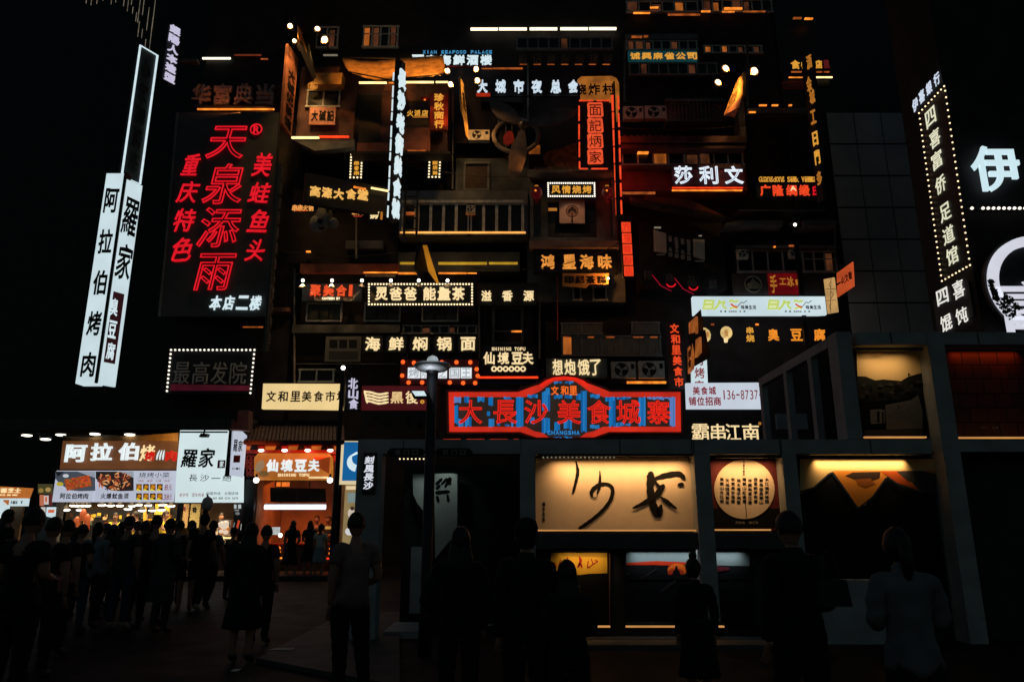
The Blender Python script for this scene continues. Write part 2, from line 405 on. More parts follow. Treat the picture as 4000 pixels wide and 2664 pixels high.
def floodlight(label, u, v, Y, aim, rgb=(255, 190, 110), e=60, r=.13, spot=75, group='floodlights on arms over the boards', tilt=0):
    t = T('floodlight', label, 'floodlight', u, v, Y, 0, group)
    b = MB(); b.box(-r, r, .03, .16, -r, r); b.box(-.03, .03, .16, .7, -.03, .03); h = b.build('housing', BLACK, t.o)
    c, s2 = math.cos(tilt), math.sin(tilt)
    for nm, k, y0, y1, mt in (('halo_ring', 1.12, .006, .03, HALO), ('lens', .86, -.012, .005, LAMP)):  # outer ring glows to imitate the halo around the lens
        b = MB(); n = 12; pt = []
        for i in range(n):
            a = 2 * math.pi * i / n; q = (abs(math.cos(a)) ** 3 + abs(math.sin(a)) ** 3) ** (-1 / 3) if nm == 'halo_ring' else (abs(math.cos(a)) ** 2.4 + abs(math.sin(a)) ** 2.4) ** (-1 / 2.4)
            x_, z_ = r * k * q * math.cos(a) * .82, r * k * q * math.sin(a); pt.append((x_ * c - z_ * s2, x_ * s2 + z_ * c))
        b.prism(pt, y0, y1); b.build(nm, mt, t.o)
    p = t.org + Vector((0, -.12, 0)); lamp('SPOT', 'floodlight_beam', p, e, rgb, size=.08, target=aim, spot=spot)
    return t

# ------------------------------------------------------------ far left tower with strings of lights
t = T('dark_tower', 'black high-rise at far left with vertical strings of tiny lights', 'tower', 250, 1600, 38)
b = MB(); b.box(-18, 6.5, 0, 12, -12, 45); b.build('wall', DARK, t.o)
rnd = random.Random(3)
LED = em('faint light string', (150, 138, 120), .55, .5, 3)
for u, v0, v1 in [(340, -20, 14), (360, -20, 22), (382, -20, 16), (405, -20, 4), (438, -20, 18), (455, -20, 10), (490, -40, 25), (507, -40, 45), (520, 28, 55), (534, 50, 85), (545, 85, 145),
                  (557, 115, 150), (570, 155, 190), (583, 30, 120), (598, 70, 205), (568, -40, 60), (553, -40, 90), (612, -40, 105), (520, -40, 20)]:
    t.tube('light_string', [(u, v0), (u - (v1 - v0) * .12, v1)], .02, LED, -.03)

# ------------------------------------------------------------ left sign building
t = T('sign_building', 'black building at left carrying a tall sign with red outline characters', 'building', 850, 2000, 31.5)
b = MB(); b.box(-2.7, 2.45, 0, 9, -3, 34); b.build('wall', WALL, t.o)
b = MB(); b.box(-2.75, 2.5, -.5, 0, 8.62, 8.8); b.build('ledge', WALL2, t.o)
t.box('ledge_light', (948, 1275, 1026, 1279), -.56, -.5, TUBED)
t.box('light_tube', (790, 225, 900, 231), -.14, -.08, em('white tube', (255, 245, 215), 1.6, .1))
t.box('light_tube', (915, 213, 1020, 217), -.14, -.08, em('faint red tube', (120, 50, 25), .7, .4))
t.box('light_tube', (1018, 229, 1046, 232), -.14, -.08, TUBED)
t.box('parapet', (700, 230, 770, 242), -.3, 0, WALLG)
TOWER_T = t
t = T('pawn_shop_sign', 'row of four big dull block characters lit from below, above the red neon sign', 'sign', 915, 425, 31)
GREYR = pm('dull rose letters', (.30, .24, .23), .7, .3, 5)
t.row('华富典当', (755, 337, 1075, 420), GREYR, d=.22, bold=.028)
t.box('under_light', (770, 424, 1070, 428), -.36, -.28, TUBEO)
lamp('AREA', 'letter_light', P(930, 440, 30.6), 22, (255, 130, 60), size=3, size_y=.05, target=P(930, 380, 31))
b = MB(); b.box(*[k for k in (-1.9, 1.9, -.4, .3, -.12, -.05)]); b.build('shelf', BLACK, t.o)

t = T('hair_salon_letters', 'column of six lilac-white slanted characters high beside the tower', 'sign', 672, 330, 29, 58)
t.colm('銀陽人本造型', (650, 104, 694, 322), LILAC, lean=-.115, d=.08, bold=.036)
b = MB(); x0, z0, x1, z1 = t.rect(645, 95, 700, 330, .1); b.box(x0, x1, .1, .25, z0, z1); b.build('backing', DARK, t.o)

t = T('tall_red_neon_sign', 'tall black board with four large red outline characters and smaller red columns', 'sign', 840, 1238, 30.6)
BOARD = pm('satin black board', (.045, .052, .054), .45, .25, 1)
t.poly('board', [(700, 440), (1090, 440), (1042, 1236), (628, 1236)], .04, .34, BOARD)
t.poly('side_panel', [(640, 1000), (688, 440), (698, 440), (626, 1236), (616, 1236)], .0, .036, pm('pale edge', (.12, .13, .13), .5, .3, 1))
for c, r in (('天', (808, 496, 962, 622)), ('泉', (795, 642, 950, 800)), ('添', (775, 812, 940, 968)), ('雨', (765, 992, 920, 1136))):
    t.ch(c, r, NEONR, d=.1, style='tube', bold=.013, shear=.16, name='outline_character')
for c, r in (('重', (710, 605, 782, 688)), ('庆', (690, 710, 780, 793)), ('特', (680, 818, 764, 906)), ('色', (675, 928, 750, 1022)),
             ('美', (986, 600, 1064, 690)), ('蛙', (970, 716, 1058, 793)), ('鱼', (968, 820, 1050, 908)), ('头', (958, 936, 1036, 1022))):
    t.ch(c, r, NEONR, d=.06, style='brush', bold=.012, shear=.25, name='red_character')
for i, c in enumerate('本店二楼'):
    t.ch(c, (820 + i * 52, 1157, 866 + i * 52, 1212), WHITE, d=.07, style='brush', bold=.03, shear=.15, name='white_character')
b = MB(); x, z = t.px(1002, 508); b.tube([(x + .26 * math.cos(i * .3491), -.05, z + .26 * math.sin(i * .3491)) for i in range(18)], .034, 6, True); rr = b.build('ring', NEONR, t.o, True)
t.ch('R', (991, 494, 1014, 523), NEONR, d=.07, bold=.03, name='letter')

t = T('salon_bulb_sign', 'dark sign with thin grey characters framed by warm dotted bulbs on three sides', 'sign', 820, 1535, 30.4)
t.poly('board', [(660, 1362), (998, 1362), (984, 1538), (645, 1538)], 0, .25, DARK)
SER = pm('grey letters', (.5, .48, .46), .6, .2, 5)
t.row('最高发院', (680, 1415, 962, 1500), SER, d=.05, bold=0)
t.poly('glowing_base', [(668, 1500), (978, 1506), (975, 1526), (664, 1526)], -.02, -.005, em('dark crimson glow', (75, 14, 30), .7, .5, 1.2))
t.marquee(((668, 1367), (994, 1367), (978, 1535), (652, 1527)), 21, 11, .045, BULBC, sides='tlr')
t = T('blade_sign_faint_letters', 'long unlit blade sign with faint grey letters edge-on beside the neon board', 'sign', 1068, 1370, 29.5, 70)
t.poly('board', [(1092, 640), (1106, 640), (1050, 1372), (1036, 1372)], 0, .12, BOARD)
for i in range(12):
    f = i / 12; u = 1096 - 54 * f; v = 655 + 700 * f
    t.ch('天泉添雨美蛙鱼头重庆特色'[i], (u, v, u + 10, v + 46), pm('faint letters', (.16, .15, .16), .6, .3, 6), d=.03, name='character')

# ------------------------------------------------------------ hanging pillar sign and white outline panel (far left)
FY = 24.0
t = T('pillar_lightbox', 'tall white two-faced pillar lightbox with black characters hanging at far left', 'sign', 385, 1498, FY)
b = MB(); LW = MB()
xl, zb = t.px(320, 1498); zt = t.px(435, 678)[1]
x0 = t.px(355, 1090)[0]; x1 = t.px(427, 1090)[0]
b.box(x0, x1, 0, .5, zb, zt); b.build('left_face', PANELW, t.o)
for i, c in enumerate('阿拉伯烤肉'):
    v = 736 + i * 160; u = 404 - i * 22.4
    t.ch(c, (u + 5, v, u + 58, v + 96), INK, y=-.003, d=.02, bold=.03, name='black_character')
t2 = T('x', None, None, 462, 1498, FY, 60, parent=None); bpy.data.objects.remove(t2.o)
# right face, turned 60 degrees, as a second plane parented to the same lightbox
org = t.org + Vector((x1 + .12, 0.02, 0))
t2.org = Vector((org.x, org.y, org.z)); t2.o = bpy.data.objects.new('right_face_rig', None)
bpy.data.objects.remove(t2.o)
rb = MB(); x1r = t2.px(505, 1110)[0]; x0r = 0.0; zt2 = t2.px(470, 690)[1]; zb2 = t2.px(395, 1502)[1]
def loc(tt, th, x, y, z):
    p = tt.org + tt.rx * x + tt.ny * y + Vector((0, 0, z)); q = p - th.org; return (q.dot(th.rx), q.dot(th.ny), q.z)
vs = [loc(t2, t, x, y, z) for z in (zb2, zt2) for x, y in ((0, 0), (x1r, 0), (x1r, .1), (0, .1))]
rb.add(vs, [(0, 1, 5, 4), (1, 2, 6, 5), (2, 3, 7, 6), (3, 0, 4, 7), (4, 5, 6, 7), (3, 2, 1, 0)]); rb.build('right_face', PANELW, t.o)
def ch_on(tt, th, c, r, mat, y=0, d=.02, bold=.03, style='solid', shear=0, name='character'):
    a, z0, e, z1 = tt.rect(*r, y); o = glyph_obj(c, style, bold, shear, mat, th.o, name)
    o.location = loc(tt, th, a, y, z0); o.rotation_euler = (0, 0, tt.ang - th.ang); o.scale = (e - a, d, z1 - z0)
for c, r in (('羅', (477, 772, 538, 925)), ('家', (453, 952, 514, 1095))): ch_on(t2, t, c, r, INK, -.003, .02, .02, 'brush', .1, 'black_character')
vv = [loc(t2, t, *q) for q in [(t2.px(420, 1300)[0] - .0, -.01, t2.px(435, 1420)[1]), (t2.px(465, 1300)[0], -.01, t2.px(435, 1420)[1]), (t2.px(465, 1300)[0], -.01, t2.px(450, 1140)[1]), (t2.px(420, 1300)[0], -.01, t2.px(450, 1140)[1])]]
mesh('dark_label', vv, [(0, 1, 2, 3)], em('dark maroon print', (48, 18, 24), .7, .2), t.o)
for i, c in enumerate('臭豆腐'):
    v = 1165 + i * 86; ch_on(t2, t, c, (430 - i * 7, v, 462 - i * 7, v + 70), WHITE, -.014, .01, .03, 'brush', 0, 'white_character')
b = MB(); b.box(x0 + .1, x1, .5, .9, zb + .6, zt - .6); b.build('bracket', BLACK, t.o)
b = MB(); b.box(x1 + .003, x1 + .1, -.02, .3, zb + .02, zt + .03); b.build('corner_gap', BLACK, t.o)  # black strip standing in for the dark gap between the two faces

t = T('white_outline_panel', 'tall dark panel edged by a white light line above the pillar lightbox', 'sign', 475, 675, 24.64, 60)
q = [t.px(*p) for p in ((475, 675), (547, 737), (606, 235), (536, 154))]
zt = (q[2][1] + q[3][1]) / 2; zb = (q[0][1] + q[1][1]) / 2; w = (q[1][0] + q[2][0]) / 2
b = MB(); b.box(0, w, .0, .2, zb, zt); b.build('panel', BOARD, t.o)
b = MB(); b.tube([(0, -.04, zb), (w, -.04, zb), (w, -.04, zt), (0, -.04, zt)], .045, 6, True); b.build('light_line', WHITE, t.o)
for i, c in enumerate('心安和居茶'):
    h = (zt - zb) / 5.6; o = glyph_obj(c, 'solid', .0, 0, pm('charcoal letters', (.03, .034, .036), .5, .2), t.o); o.location = (w * .2, 0, zt - (i + .9) * h - h * .3); o.scale = (w * .6, .03, h * .75)

# ------------------------------------------------------------ main market building (stacked storeys)
M = T('market_building', 'dark stacked market building crowded with shop fronts, windows and neon signs', 'building', 2200, 2000, 32.2)
b = MB(); b.box(-14.2, 13.4, 0, 6, -3, 40); b.build('wall', WALL, M.o)
def block(r, Y, mat=WALL, name='storey_block', dep=None):
    t = T(name, None, None, (r[0] + r[2]) / 2, r[3], Y, 0, parent=M.o)
    x0, z0, x1, z1 = t.rect(*r); d = t.org - M.org; y0 = d.y; y1 = -.01 if dep is None else y0 + dep
    b = MB(); b.box(x0 + d.x, x1 + d.x, y0, y1, z0 + d.z, z1 + d.z); return b.build(name, mat, M.o)
class Sub(T):
    """plane inside another thing, drawn at its own depth; children get that thing's local coordinates by an offset"""
    def __init__(s, th, u, v, Y):
        s.ang = 0; s.org = P(u, v, Y); s.Y = Y; s.rx = Vector((1, 0, 0)); s.ny = Vector((0, 1, 0))
        s.off = s.org - th.org; s.o = th.o; s.th = th
    def px(s, u, v, y=0):
        r = ray(u, v); t = (s.th.org.y + y) / r.y; d = Vector((0, 0, CAMZ)) + r * t - s.th.org; return d.x, d.z
class Dp:
    """draw parts of thing th at world depth Y using pixel coordinates"""
    def __init__(s, th, Y): s.t = Sub(th, 2000, 1332, Y); s.dy = Y - th.org.y; s.o = th.o
    def box(s, name, r, y0, y1, mat, parent=None): return s.t.box(name, r, s.dy + y0, s.dy + y1, mat, parent)
    def window(s, r, n, y=0, **k): return window(s.t, r, n, s.dy + y, **k)
    def poly(s, name, pts, y0, y1, mat, parent=None): return s.t.poly(name, pts, s.dy + y0, s.dy + y1, mat, parent)
    def frame(s, name, r, w, y0, y1, mat, parent=None): return s.t.frame(name, r, w, s.dy + y0, s.dy + y1, mat, parent)
    def tube(s, name, pts, r, mat, y=0): return s.t.tube(name, pts, r, mat, s.dy + y)

# --- top left house block
block((1165, 262, 1388, 545), 30.4, WALL2)
D = Dp(M, 30.4)
D.window((1200, 355, 1325, 415), 2, -.06, mat=WINF)
D.box('window_hood', (1228, 286, 1338, 330), -.5, -.05, BOARDY)
D.box('edge_light', (1138, 534, 1246, 540), -.16, -.08, TUBEW); D.box('edge_light', (1246, 531, 1362, 536), -.16, -.08, TUBER)
D.poly('soffit', [(1138, 545), (1385, 545), (1385, 575), (1230, 590)], -.1, .3, WALLG)
# --- windows high up
D = Dp(M, 32.2)
D.window((1195, 108, 1318, 185), 3, -.1, dim=(2,), rows=2); D.window((1420, 104, 1552, 182), 4, -.1, glow=(0,), dim=(1, 3), rows=2)
D.box('light_tube', (1262, 213, 1318, 216), -.3, -.2, em('pale tube', (150, 140, 120), .6, .3))
for a, c in ((1838, 1945), (1949, 2058), (2069, 2177), (2189, 2297), (2302, 2408)):
    D.box('light_tube', (a, 107 + (2408 - a) * .004, c, 114 + (2408 - a) * .004), -.35, -.25, em('ceiling tube', (255, 240, 205), 1.7, .1))
block((1880, 266, 2042, 400), 31.5); Dp(M, 31.5).box('edge_light', (1880, 265, 2042, 269), -.1, -.03, TUBED)
D.window((2450, 8, 2725, 45), 6, -.1, glow=(4,), dim=(0, 2), rows=1, sill=None); D.window((2745, 2, 3015, 46), 7, -.1, glow=(1,), dim=(0, 3, 4))
for r in ((2475, 49, 2540, 52), (2610, 55, 2735, 59), (2830, 30, 2900, 36), (2740, 42, 2775, 46), (2822, 43, 2870, 47), (2905, 43, 2990, 46), (2540, 27, 2572, 31)):
    D.box('lit_ledge', r, -.25, -.17, TUBEO if r[2] - r[0] < 80 else TUBED)
D.window((2448, 162, 2722, 194), 8, -.1, dim=(0, 1, 2, 5)); D.box('lit_ledge', (2468, 141, 2508, 146), -.25, -.17, TUBED); D.box('lit_ledge', (2516, 139, 2532, 144), -.25, -.17, TUBED)
D.box('canopy', (2445, 134, 2728, 154), -.16, 0, WALLG)
D.window((2752, 181, 2975, 206), 7, -.1, glow=(0, 2), dim=(4, 6)); D.box('canopy', (2750, 155, 2985, 168), -.16, 0, WALL)
# --- shop bays under the awnings
block((1370, 322, 1536, 592), 30.6, WALL2); block((1568, 322, 1748, 592), 30.6, WALL2)
D = Dp(M, 30.6)
D.box('doorway', (1390, 372, 1488, 555), -.05, -.01, BLACK); D.box('low_wall', (1395, 558, 1525, 592), -.3, -.02, pm('rust plaster', (.22, .075, .06), .85, .4, 2))
D.box('strip_light', (1402, 320, 1510, 325), -.55, -.47, TUBEW); D.box('strip_light', (1518, 321, 1536, 324), -.55, -.47, TUBEO)
D.box('strip_light', (1586, 318, 1694, 323), -.55, -.47, TUBEW); D.box('strip_light', (1702, 318, 1750, 322), -.55, -.47, TUBEW)
D.box('opening', (1575, 395, 1672, 500), -.05, -.01, BLACK); D.box('counter', (1572, 500, 1676, 590), -.6, -.02, pm('rust counter', (.30, .10, .06), .7, .4, 2))
D.box('counter_light', (1592, 586, 1662, 590), -.7, -.62, TUBED)
D.box('lintel', (1370, 592, 1760, 602), -.7, -.01, WALL)
# --- propeller alcove, AC, slabs
block((1780, 540, 2130, 560), 31, WALL)
D = Dp(M, 31.4)
D.box('lit_room', (2050, 563, 2112, 604), -.3, -.25, GLOW); D.frame('room_frame', (2046, 558, 2116, 608), .07, -.42, -.3, BLACK)
for i in range(5): D.box('railing_bar', (1945 + i * 24, 470, 1949 + i * 24, 560), -.34, -.3, WALLG)
D.poly('flower_mural', [(2120, 600), (2250, 560), (2262, 655), (2130, 655)], -.25, -.2, pm('mural plaster', (.16, .075, .03), .8, .7, 4))
# tiled edge over the grill shop
D = Dp(M, 30.6)
for i in range(19): D.box('roof_tile', (2088 + i * 9.4, 652, 2094 + i * 9.4, 661), -.5, -.2, pm('roof tile', (.16, .12, .09), .7, .4))
block((2060, 662, 2410, 940), 31.0, WALLG)
# --- windows with golden sill (centre)
block((1560, 745, 2062, 925), 30.8, WALLG)
D = Dp(M, 30.8)
D.window((1632, 800, 1832, 906), 4, -.12, fw=.13, mat=ALU, sill=em('amber sill light', (255, 176, 88), 1.3, .3, 2)); D.window((1838, 800, 2042, 906), 4, -.12, fw=.13, mat=ALU, sill=em('amber sill light', (255, 176, 88), 1.3, .3, 2))
D.window((1572, 800, 1620, 906), 1, -.12, sill=em('amber sill light', (255, 176, 88), 1.3, .3, 2))
D.box('transom', (1565, 782, 2045, 792), -.2, -.02, WINF)
D.box('lit_box', (1820, 826, 1856, 834), -.3, -.13, TUBED); D.box('lit_box', (1582, 828, 1618, 836), -.3, -.13, TUBED)
for u in (1577, 1625): D.box('ladder_rail', (u, 745, u + 8, 920), -.4, -.3, BLACK)
for v in (765, 808, 850, 892): D.box('ladder_rung', (1577, v, 1632, v + 5), -.38, -.32, BLACK)
# --- yellow lit ledge, rust fascia
D = Dp(M, 30.9)
block((1555, 985, 2030, 1060), 31.2, WALLG)
OL = em('olive lit ledge', (196, 150, 40), .9, .4, 2)
for r in ((1562, 1024, 1655, 1031), (1712, 1024, 1902, 1032), (1910, 1024, 2022, 1031)): D.box('lit_ledge', r, -.2, -.1, OL)
RF = pm('rust fascia', (.34, .10, .05), .7, .35, 1.5)
D.box('fascia', (1172, 1031, 1555, 1064), -.3, -.0, RF)
D.box('fascia_light', (1420, 1062, 1552, 1066), -.62, -.55, TUBEO)
for r in ((1556, 1064, 1668, 1070), (1712, 1064, 1822, 1069), (1826, 1065, 1862, 1068)): D.box('gold_line', r, -.4, -.32, TUBEO)
for i in range(12): D.box('roof_tile', (1425 + i * 10, 1069, 1432 + i * 10, 1076), -.5, -.3, pm('roof tile', (.16, .12, .09), .7, .4))
# --- stained glass windows
SG = brickm('stained glass', (.05, .06, .055), (.10, .085, .04), (.015, .015, .016), 6, .25, (.35, .4), False, .6)
D = Dp(M, 31.3)
block((1180, 1075, 1860, 1265), 31.5, WALL)
for a, c in ((1195, 1335), (1422, 1564), (1647, 1791)):
    f = D.frame('window', (a, 1182, c, 1256), .06, -.05, .1, WINF)
    D.box('stained_pane', (a + 5, 1187, a + 48, 1252), .0, .03, SG, f); D.box('stained_pane', (c - 48, 1187, c - 5, 1252), .0, .03, SG, f); D.box('stained_pane', (a + 52, 1187, c - 52, 1252), .03, .06, SG, f)
# --- grill shop front
D = Dp(M, 31.0)
D.frame('shop_frame', (2070, 680, 2405, 940), .16, -.22, -.01, WALLG); D.box('cornice', (2066, 676, 2412, 692), -.5, -.22, WALLG)
D.box('doorway', (2140, 790, 2328, 925), -.06, -.01, BLACK); D.box('side_window', (2145, 812, 2180, 870), -.1, -.06, GLASS); D.box('side_window', (2290, 812, 2322, 870), -.1, -.06, GLASS)
D.box('side_window_light', (2142, 813, 2176, 823), -.16, -.11, GOLDD)
D.box('cornice', (2068, 940, 2418, 966), -.6, -.01, pm('pink plaster', (.30, .20, .16), .8, .3, 2))
# --- windows under the tea board
block((2060, 960, 2440, 1180), 31.4, WALLG); D = Dp(M, 31.4); D.window((2240, 1122, 2268, 1170), 1, -.1); D.window((2318, 1122, 2368, 1170), 1, -.1)
# --- bookshelf windows
block((2130, 1255, 2600, 1400), 31.2, WALL); D = Dp(M, 31.2)
CUR = pm('striped curtain', (.16, .16, .15), .8, .6, 9, 0, stretch=(6, 1, .2))
f = D.window((2196, 1316, 2580, 1386), 5, -.14, glow=(), rows=1, mat=pm('dull frame', (.2, .21, .21), .5, .3)); D.box('curtain', (2202, 1318, 2575, 1384), -.11, -.105, CUR, f)
D.box('curtain', (2200, 1318, 2232, 1384), -.125, -.115, GLOW, f)
f = D.window((2196, 1266, 2350, 1302), 2, -.14, mat=pm('dull frame', (.2, .21, .21), .5, .3)); D.box('curtain', (2200, 1268, 2346, 1300), -.11, -.105, CUR, f)
f = D.window((2470, 1262, 2574, 1300), 1, -.14, mat=pm('dull frame', (.2, .21, .21), .5, .3)); D.box('curtain', (2474, 1264, 2570, 1298), -.11, -.105, CUR, f)
for a, c in ((2200, 2226), (2296, 2320), (2368, 2400), (2474, 2514), (2540, 2568)): D.box('inner_lamp', (a, 1315, c, 1319), -.17, -.15, TUBED)
D.box('lit_ledge', (2330, 1474, 2370, 1477), -.7, -.6, TUBED); D.box('lit_ledge', (2450, 1489, 2602, 1497), -.7, -.6, TUBEO)
block((2380, 1476, 2610, 1500), 30.7, WALL)
# --- right: red wall of the three-character neon, its windows and roof
block((2424, 555, 2912, 745), 30.8, pm('crimson plaster', (.24, .045, .04), .8, .35, 1.5))
D = Dp(M, 30.8)
D.window((2432, 592, 2672, 642), 4, -.12, glow=(2,), rows=1); D.window((2678, 592, 2900, 642), 4, -.12, dim=(0, 1), rows=1)
D.box('canopy', (2424, 566, 2912, 580), -.6, -.02, WALL2); D.box('ceiling_lamp', (2492, 592, 2534, 597), -.3, -.13, TUBEO)
D.box('ledge', (2424, 646, 2912, 657), -.4, -.02, WALL2)
D.box('red_tube', (2626, 730, 2902, 735), -.3, -.24, TUBER); D.box('amber_tube', (2626, 741, 2900, 745), -.34, -.26, TUBEO)
D.box('lit_edge', (2424, 750, 2560, 757), -.5, -.42, TUBED)
for i in range(8): D.box('roof_tile', (2440 + i * 24, 528, 2446 + i * 24, 532), -.6, -.4, pm('roof tile', (.16, .12, .09), .7, .4))
D.box('roof_slope', (2424, 532, 2910, 556), -.7, -.1, WALL2)
# sloping eave
D.poly('eave', [(2462, 768), (2560, 790), (2700, 818), (2836, 846), (2832, 854), (2690, 830), (2560, 806), (2470, 786)], -.9, -.5, WOOD)
D.poly('eave_soffit', [(2520, 768), (2690, 778), (2836, 846), (2690, 812)], -.5, -.1, pm('red soffit', (.20, .05, .035), .8, .3, 2))
# balconies
block((2605, 386, 2832, 474), 31.2, WALL2); Dp(M, 31.2).box('ledge', (2605, 466, 2832, 474), -.3, 0, WALLG); Dp(M, 31.2).box('ledge', (2600, 386, 2832, 396), -.3, 0, WALLG)
D = Dp(M, 31.0)
D.box('column', (2888, 395, 2912, 560), -.2, .6, WALLG)
D.box('ledge', (2924, 423, 3160, 442), -.4, .5, WALLG); 
for a, c in ((2966, 2996), (3016, 3040), (3082, 3094)): D.box('lit_ledge', (a, 409, c, 413), -.3, -.22, TUBEO)
D.box('lit_ledge', (2926, 436, 2952, 441), -.46, -.41, TUBEO)
D.box('lit_ledge', (3100, 68, 3132, 72), .6, .7, TUBED); D.box('lit_ledge', (3145, 70, 3176, 74), .6, .7, TUBEO)
D.box('ledge', (2885, 819, 3226, 825), -.5, .4, WALLG); D.poly('awning_edge', [(2834, 872), (2890, 862), (3060, 862), (3060, 880), (2834, 880)], -.8, .4, WALLG); D.box('awning_edge', (3140, 860, 3268, 880), -.8, .4, WALLG)
# lattice window with white side panels
D = Dp(M, 30.7)
block((2500, 870, 2830, 1130), 31.0, WALL)
WP = pm('pale panel', (.55, .56, .50), .6, .1, 1.5); LAT = pm('pale lattice', (.38, .38, .35), .7, .3, 8)
D.poly('shutter', [(2554, 898), (2602, 912), (2604, 987), (2556, 980)], -.05, .05, WP); D.poly('shutter', [(2708, 934), (2752, 936), (2754, 1014), (2710, 1000)], -.05, .05, WP)
f = D.poly('lattice', [(2605, 915), (2706, 936), (2708, 1002), (2607, 985)], 0, .05, BLACK)
for i in range(4):
    u, v = 2612 + i * 24, 922 + i * 5
    D.box('lattice_panel', (u, v, u + 13, v + 22 + (i % 2) * 22), -.03, 0, LAT, f); D.poly('lattice_panel', [(u, v + 52), (u + 7, v + 42), (u + 14, v + 56), (u + 14, v + 60), (u, v + 58)], -.03, 0, LAT, f); D.box('lattice_panel', (u, v + 64, u + 15, v + 80), -.03, 0, LAT, f)
D.box('lamp_strip', (2556, 886, 2582, 891), -.2, -.14, em('pale tube', (150, 140, 120), .6, .3)); D.box('lamp_strip', (2730, 919, 2742, 922), -.2, -.14, em('pale tube', (150, 140, 120), .6, .3))
D.box('lamp_strip', (2566, 992, 2598, 996), -.2, -.14, WINF); D.box('lamp_strip', (2716, 1017, 2752, 1021), -.2, -.14, WINF)
# windows above the red pot sign
block((2870, 940, 3280, 1150), 31.0, WALL); D = Dp(M, 31.0)
D.window((2882, 982, 3118, 1058), 4, -.12, rows=1); D.window((3138, 985, 3266, 1058), 3, -.12, dim=(2,), rows=2)
D.box('canopy', (2880, 958, 3268, 970), -.3, -.02, WALLG); D.box('lit_ledge', (3084, 957, 3112, 961), -.4, -.31, TUBED); D.box('lit_ledge', (3024, 961, 3030, 966), -.4, -.31, TUBEO)
D.box('drain_pipe', (3125, 940, 3140, 1340), -.9, -.75, BLACK)
# dark recesses left middle
D = Dp(M, 31.6)
block((1140, 700, 1560, 1030), 31.4, WALL)
D = Dp(M, 31.4); D.box('ledge', (1350, 940, 1495, 972), -.3, -.01, WALLG); D.box('lit_ledge', (1195, 980, 1212, 984), -.2, -.1, TUBEO)
D.window((1170, 1446, 1302, 1488), 2, -.1); D.box('cable_tray', (1150, 1419, 1550, 1422), -.3, -.2, WALLG)
block((1885, 1170, 2080, 1350), 31.3, WALL); D = Dp(M, 31.3); D.frame('niche_frame', (1922, 1195, 2045, 1345), .12, -.12, -.01, WALLG); D.box('niche_shelf', (1930, 1292, 2040, 1297), -.3, -.05, WALLG); D.box('shelf_light', (1998, 1291, 2038, 1297), -.36, -.31, TUBEO); D.box('door', (1945, 1300, 2030, 1345), -.06, -.01, WOOD)
D.tube('red_pipe', [(2178, 1050), (2178, 1330)], .03, pm('red pipe', (.3, .05, .05), .5, .2), -.5)

D = Dp(M, 31.0)
PIPE = pm('grey pipe', (.10, .11, .115), .5, .4, 4)
for u, v0, v1, Y_ in ((1392, 560, 1010, 31.2), (1768, 330, 740, 31.4), (2062, 250, 660, 31.2), (2440, 160, 400, 31.6), (2920, 170, 420, 31.4), (3262, 880, 1060, 30.9), (1872, 1170, 1400, 31.2), (1150, 1050, 1500, 31.3), (2108, 1180, 1400, 31.2)):
    Dp(M, Y_).tube('drain_pipe', [(u, v0), (u - (v1 - v0) * .0, v1)], .05, PIPE, -.2)
D.box('door', (1818, 640, 1904, 742), -.02, .0, WOOD); D.frame('door_frame', (1810, 632, 1912, 744), .1, -.1, -.02, WALLG); block((1780, 620, 2060, 745), 31.0, pm('teal grey plaster', (.07, .08, .085), .85, .5, 1.5, .2))
for k in range(14): D.box('balcony_bar', (2620 + k * 15, 398, 2623 + k * 15, 466), -.2, -.16, PIPE)
for k in range(22): Dp(M, 30.9).box('balcony_bar', (1565 + k * 21, 990, 1567 + k * 21, 1022), -.3, -.27, PIPE)
Dp(M, 31.3).box('low_wall', (1140, 1268, 1560, 1300), -.3, .0, pm('teal grey plaster', (.07, .08, .085), .85, .5, 1.5, .2)); Dp(M, 31.3).window((1575, 1275, 1860, 1300), 8, -.05, dim=(2, 5), mat=pm('dull frame', (.2, .21, .21), .5, .3))
Dp(M, 31.6).window((2460, 250, 2800, 290), 9, -.05, dim=(1, 6), mat=pm('dull frame', (.2, .21, .21), .5, .3)); Dp(M, 31.6).window((2020, 150, 2390, 190), 9, -.05, dim=(4,), mat=pm('dull frame', (.2, .21, .21), .5, .3))
# ------------------------------------------------------------ right: glass building and corner building
t = T('glass_building', 'narrow dark curtain-wall building of square glass panels at right', 'building', 3400, 2000, 32)
b = MB(); b.box(-1.9, 6, .06, 6, -3, 34); b.build('wall', BLACK, t.o)
GLP = pm('slate glass panel', (.36, .42, .44), .5, .25, .35)
x0 = t.px(3325, 900)[0]; 
for i in range(9):
    vt = 440 + i * 124 - 124; z0 = t.px(3400, vt + 120)[1]; z1 = t.px(3400, vt + 2)[1]
    for j in range(3):
        a = x0 - .5 + j * 1.32; b = MB(); b.box(a, a + 1.27, 0, .05, z0, z1)
        if 0 < i < 8: b.build('glass_panel', GLP, t.o)
C = T('corner_building', 'black corner building at right edge with bulb-framed sign and big lit characters', 'building', 3785, 2000, 19.5)
cx = 13.0 - C.org.x
b = MB(); b.box(cx, cx + 22, 0, 2.3, -2, 24); b.build('wall', WALL, C.o)
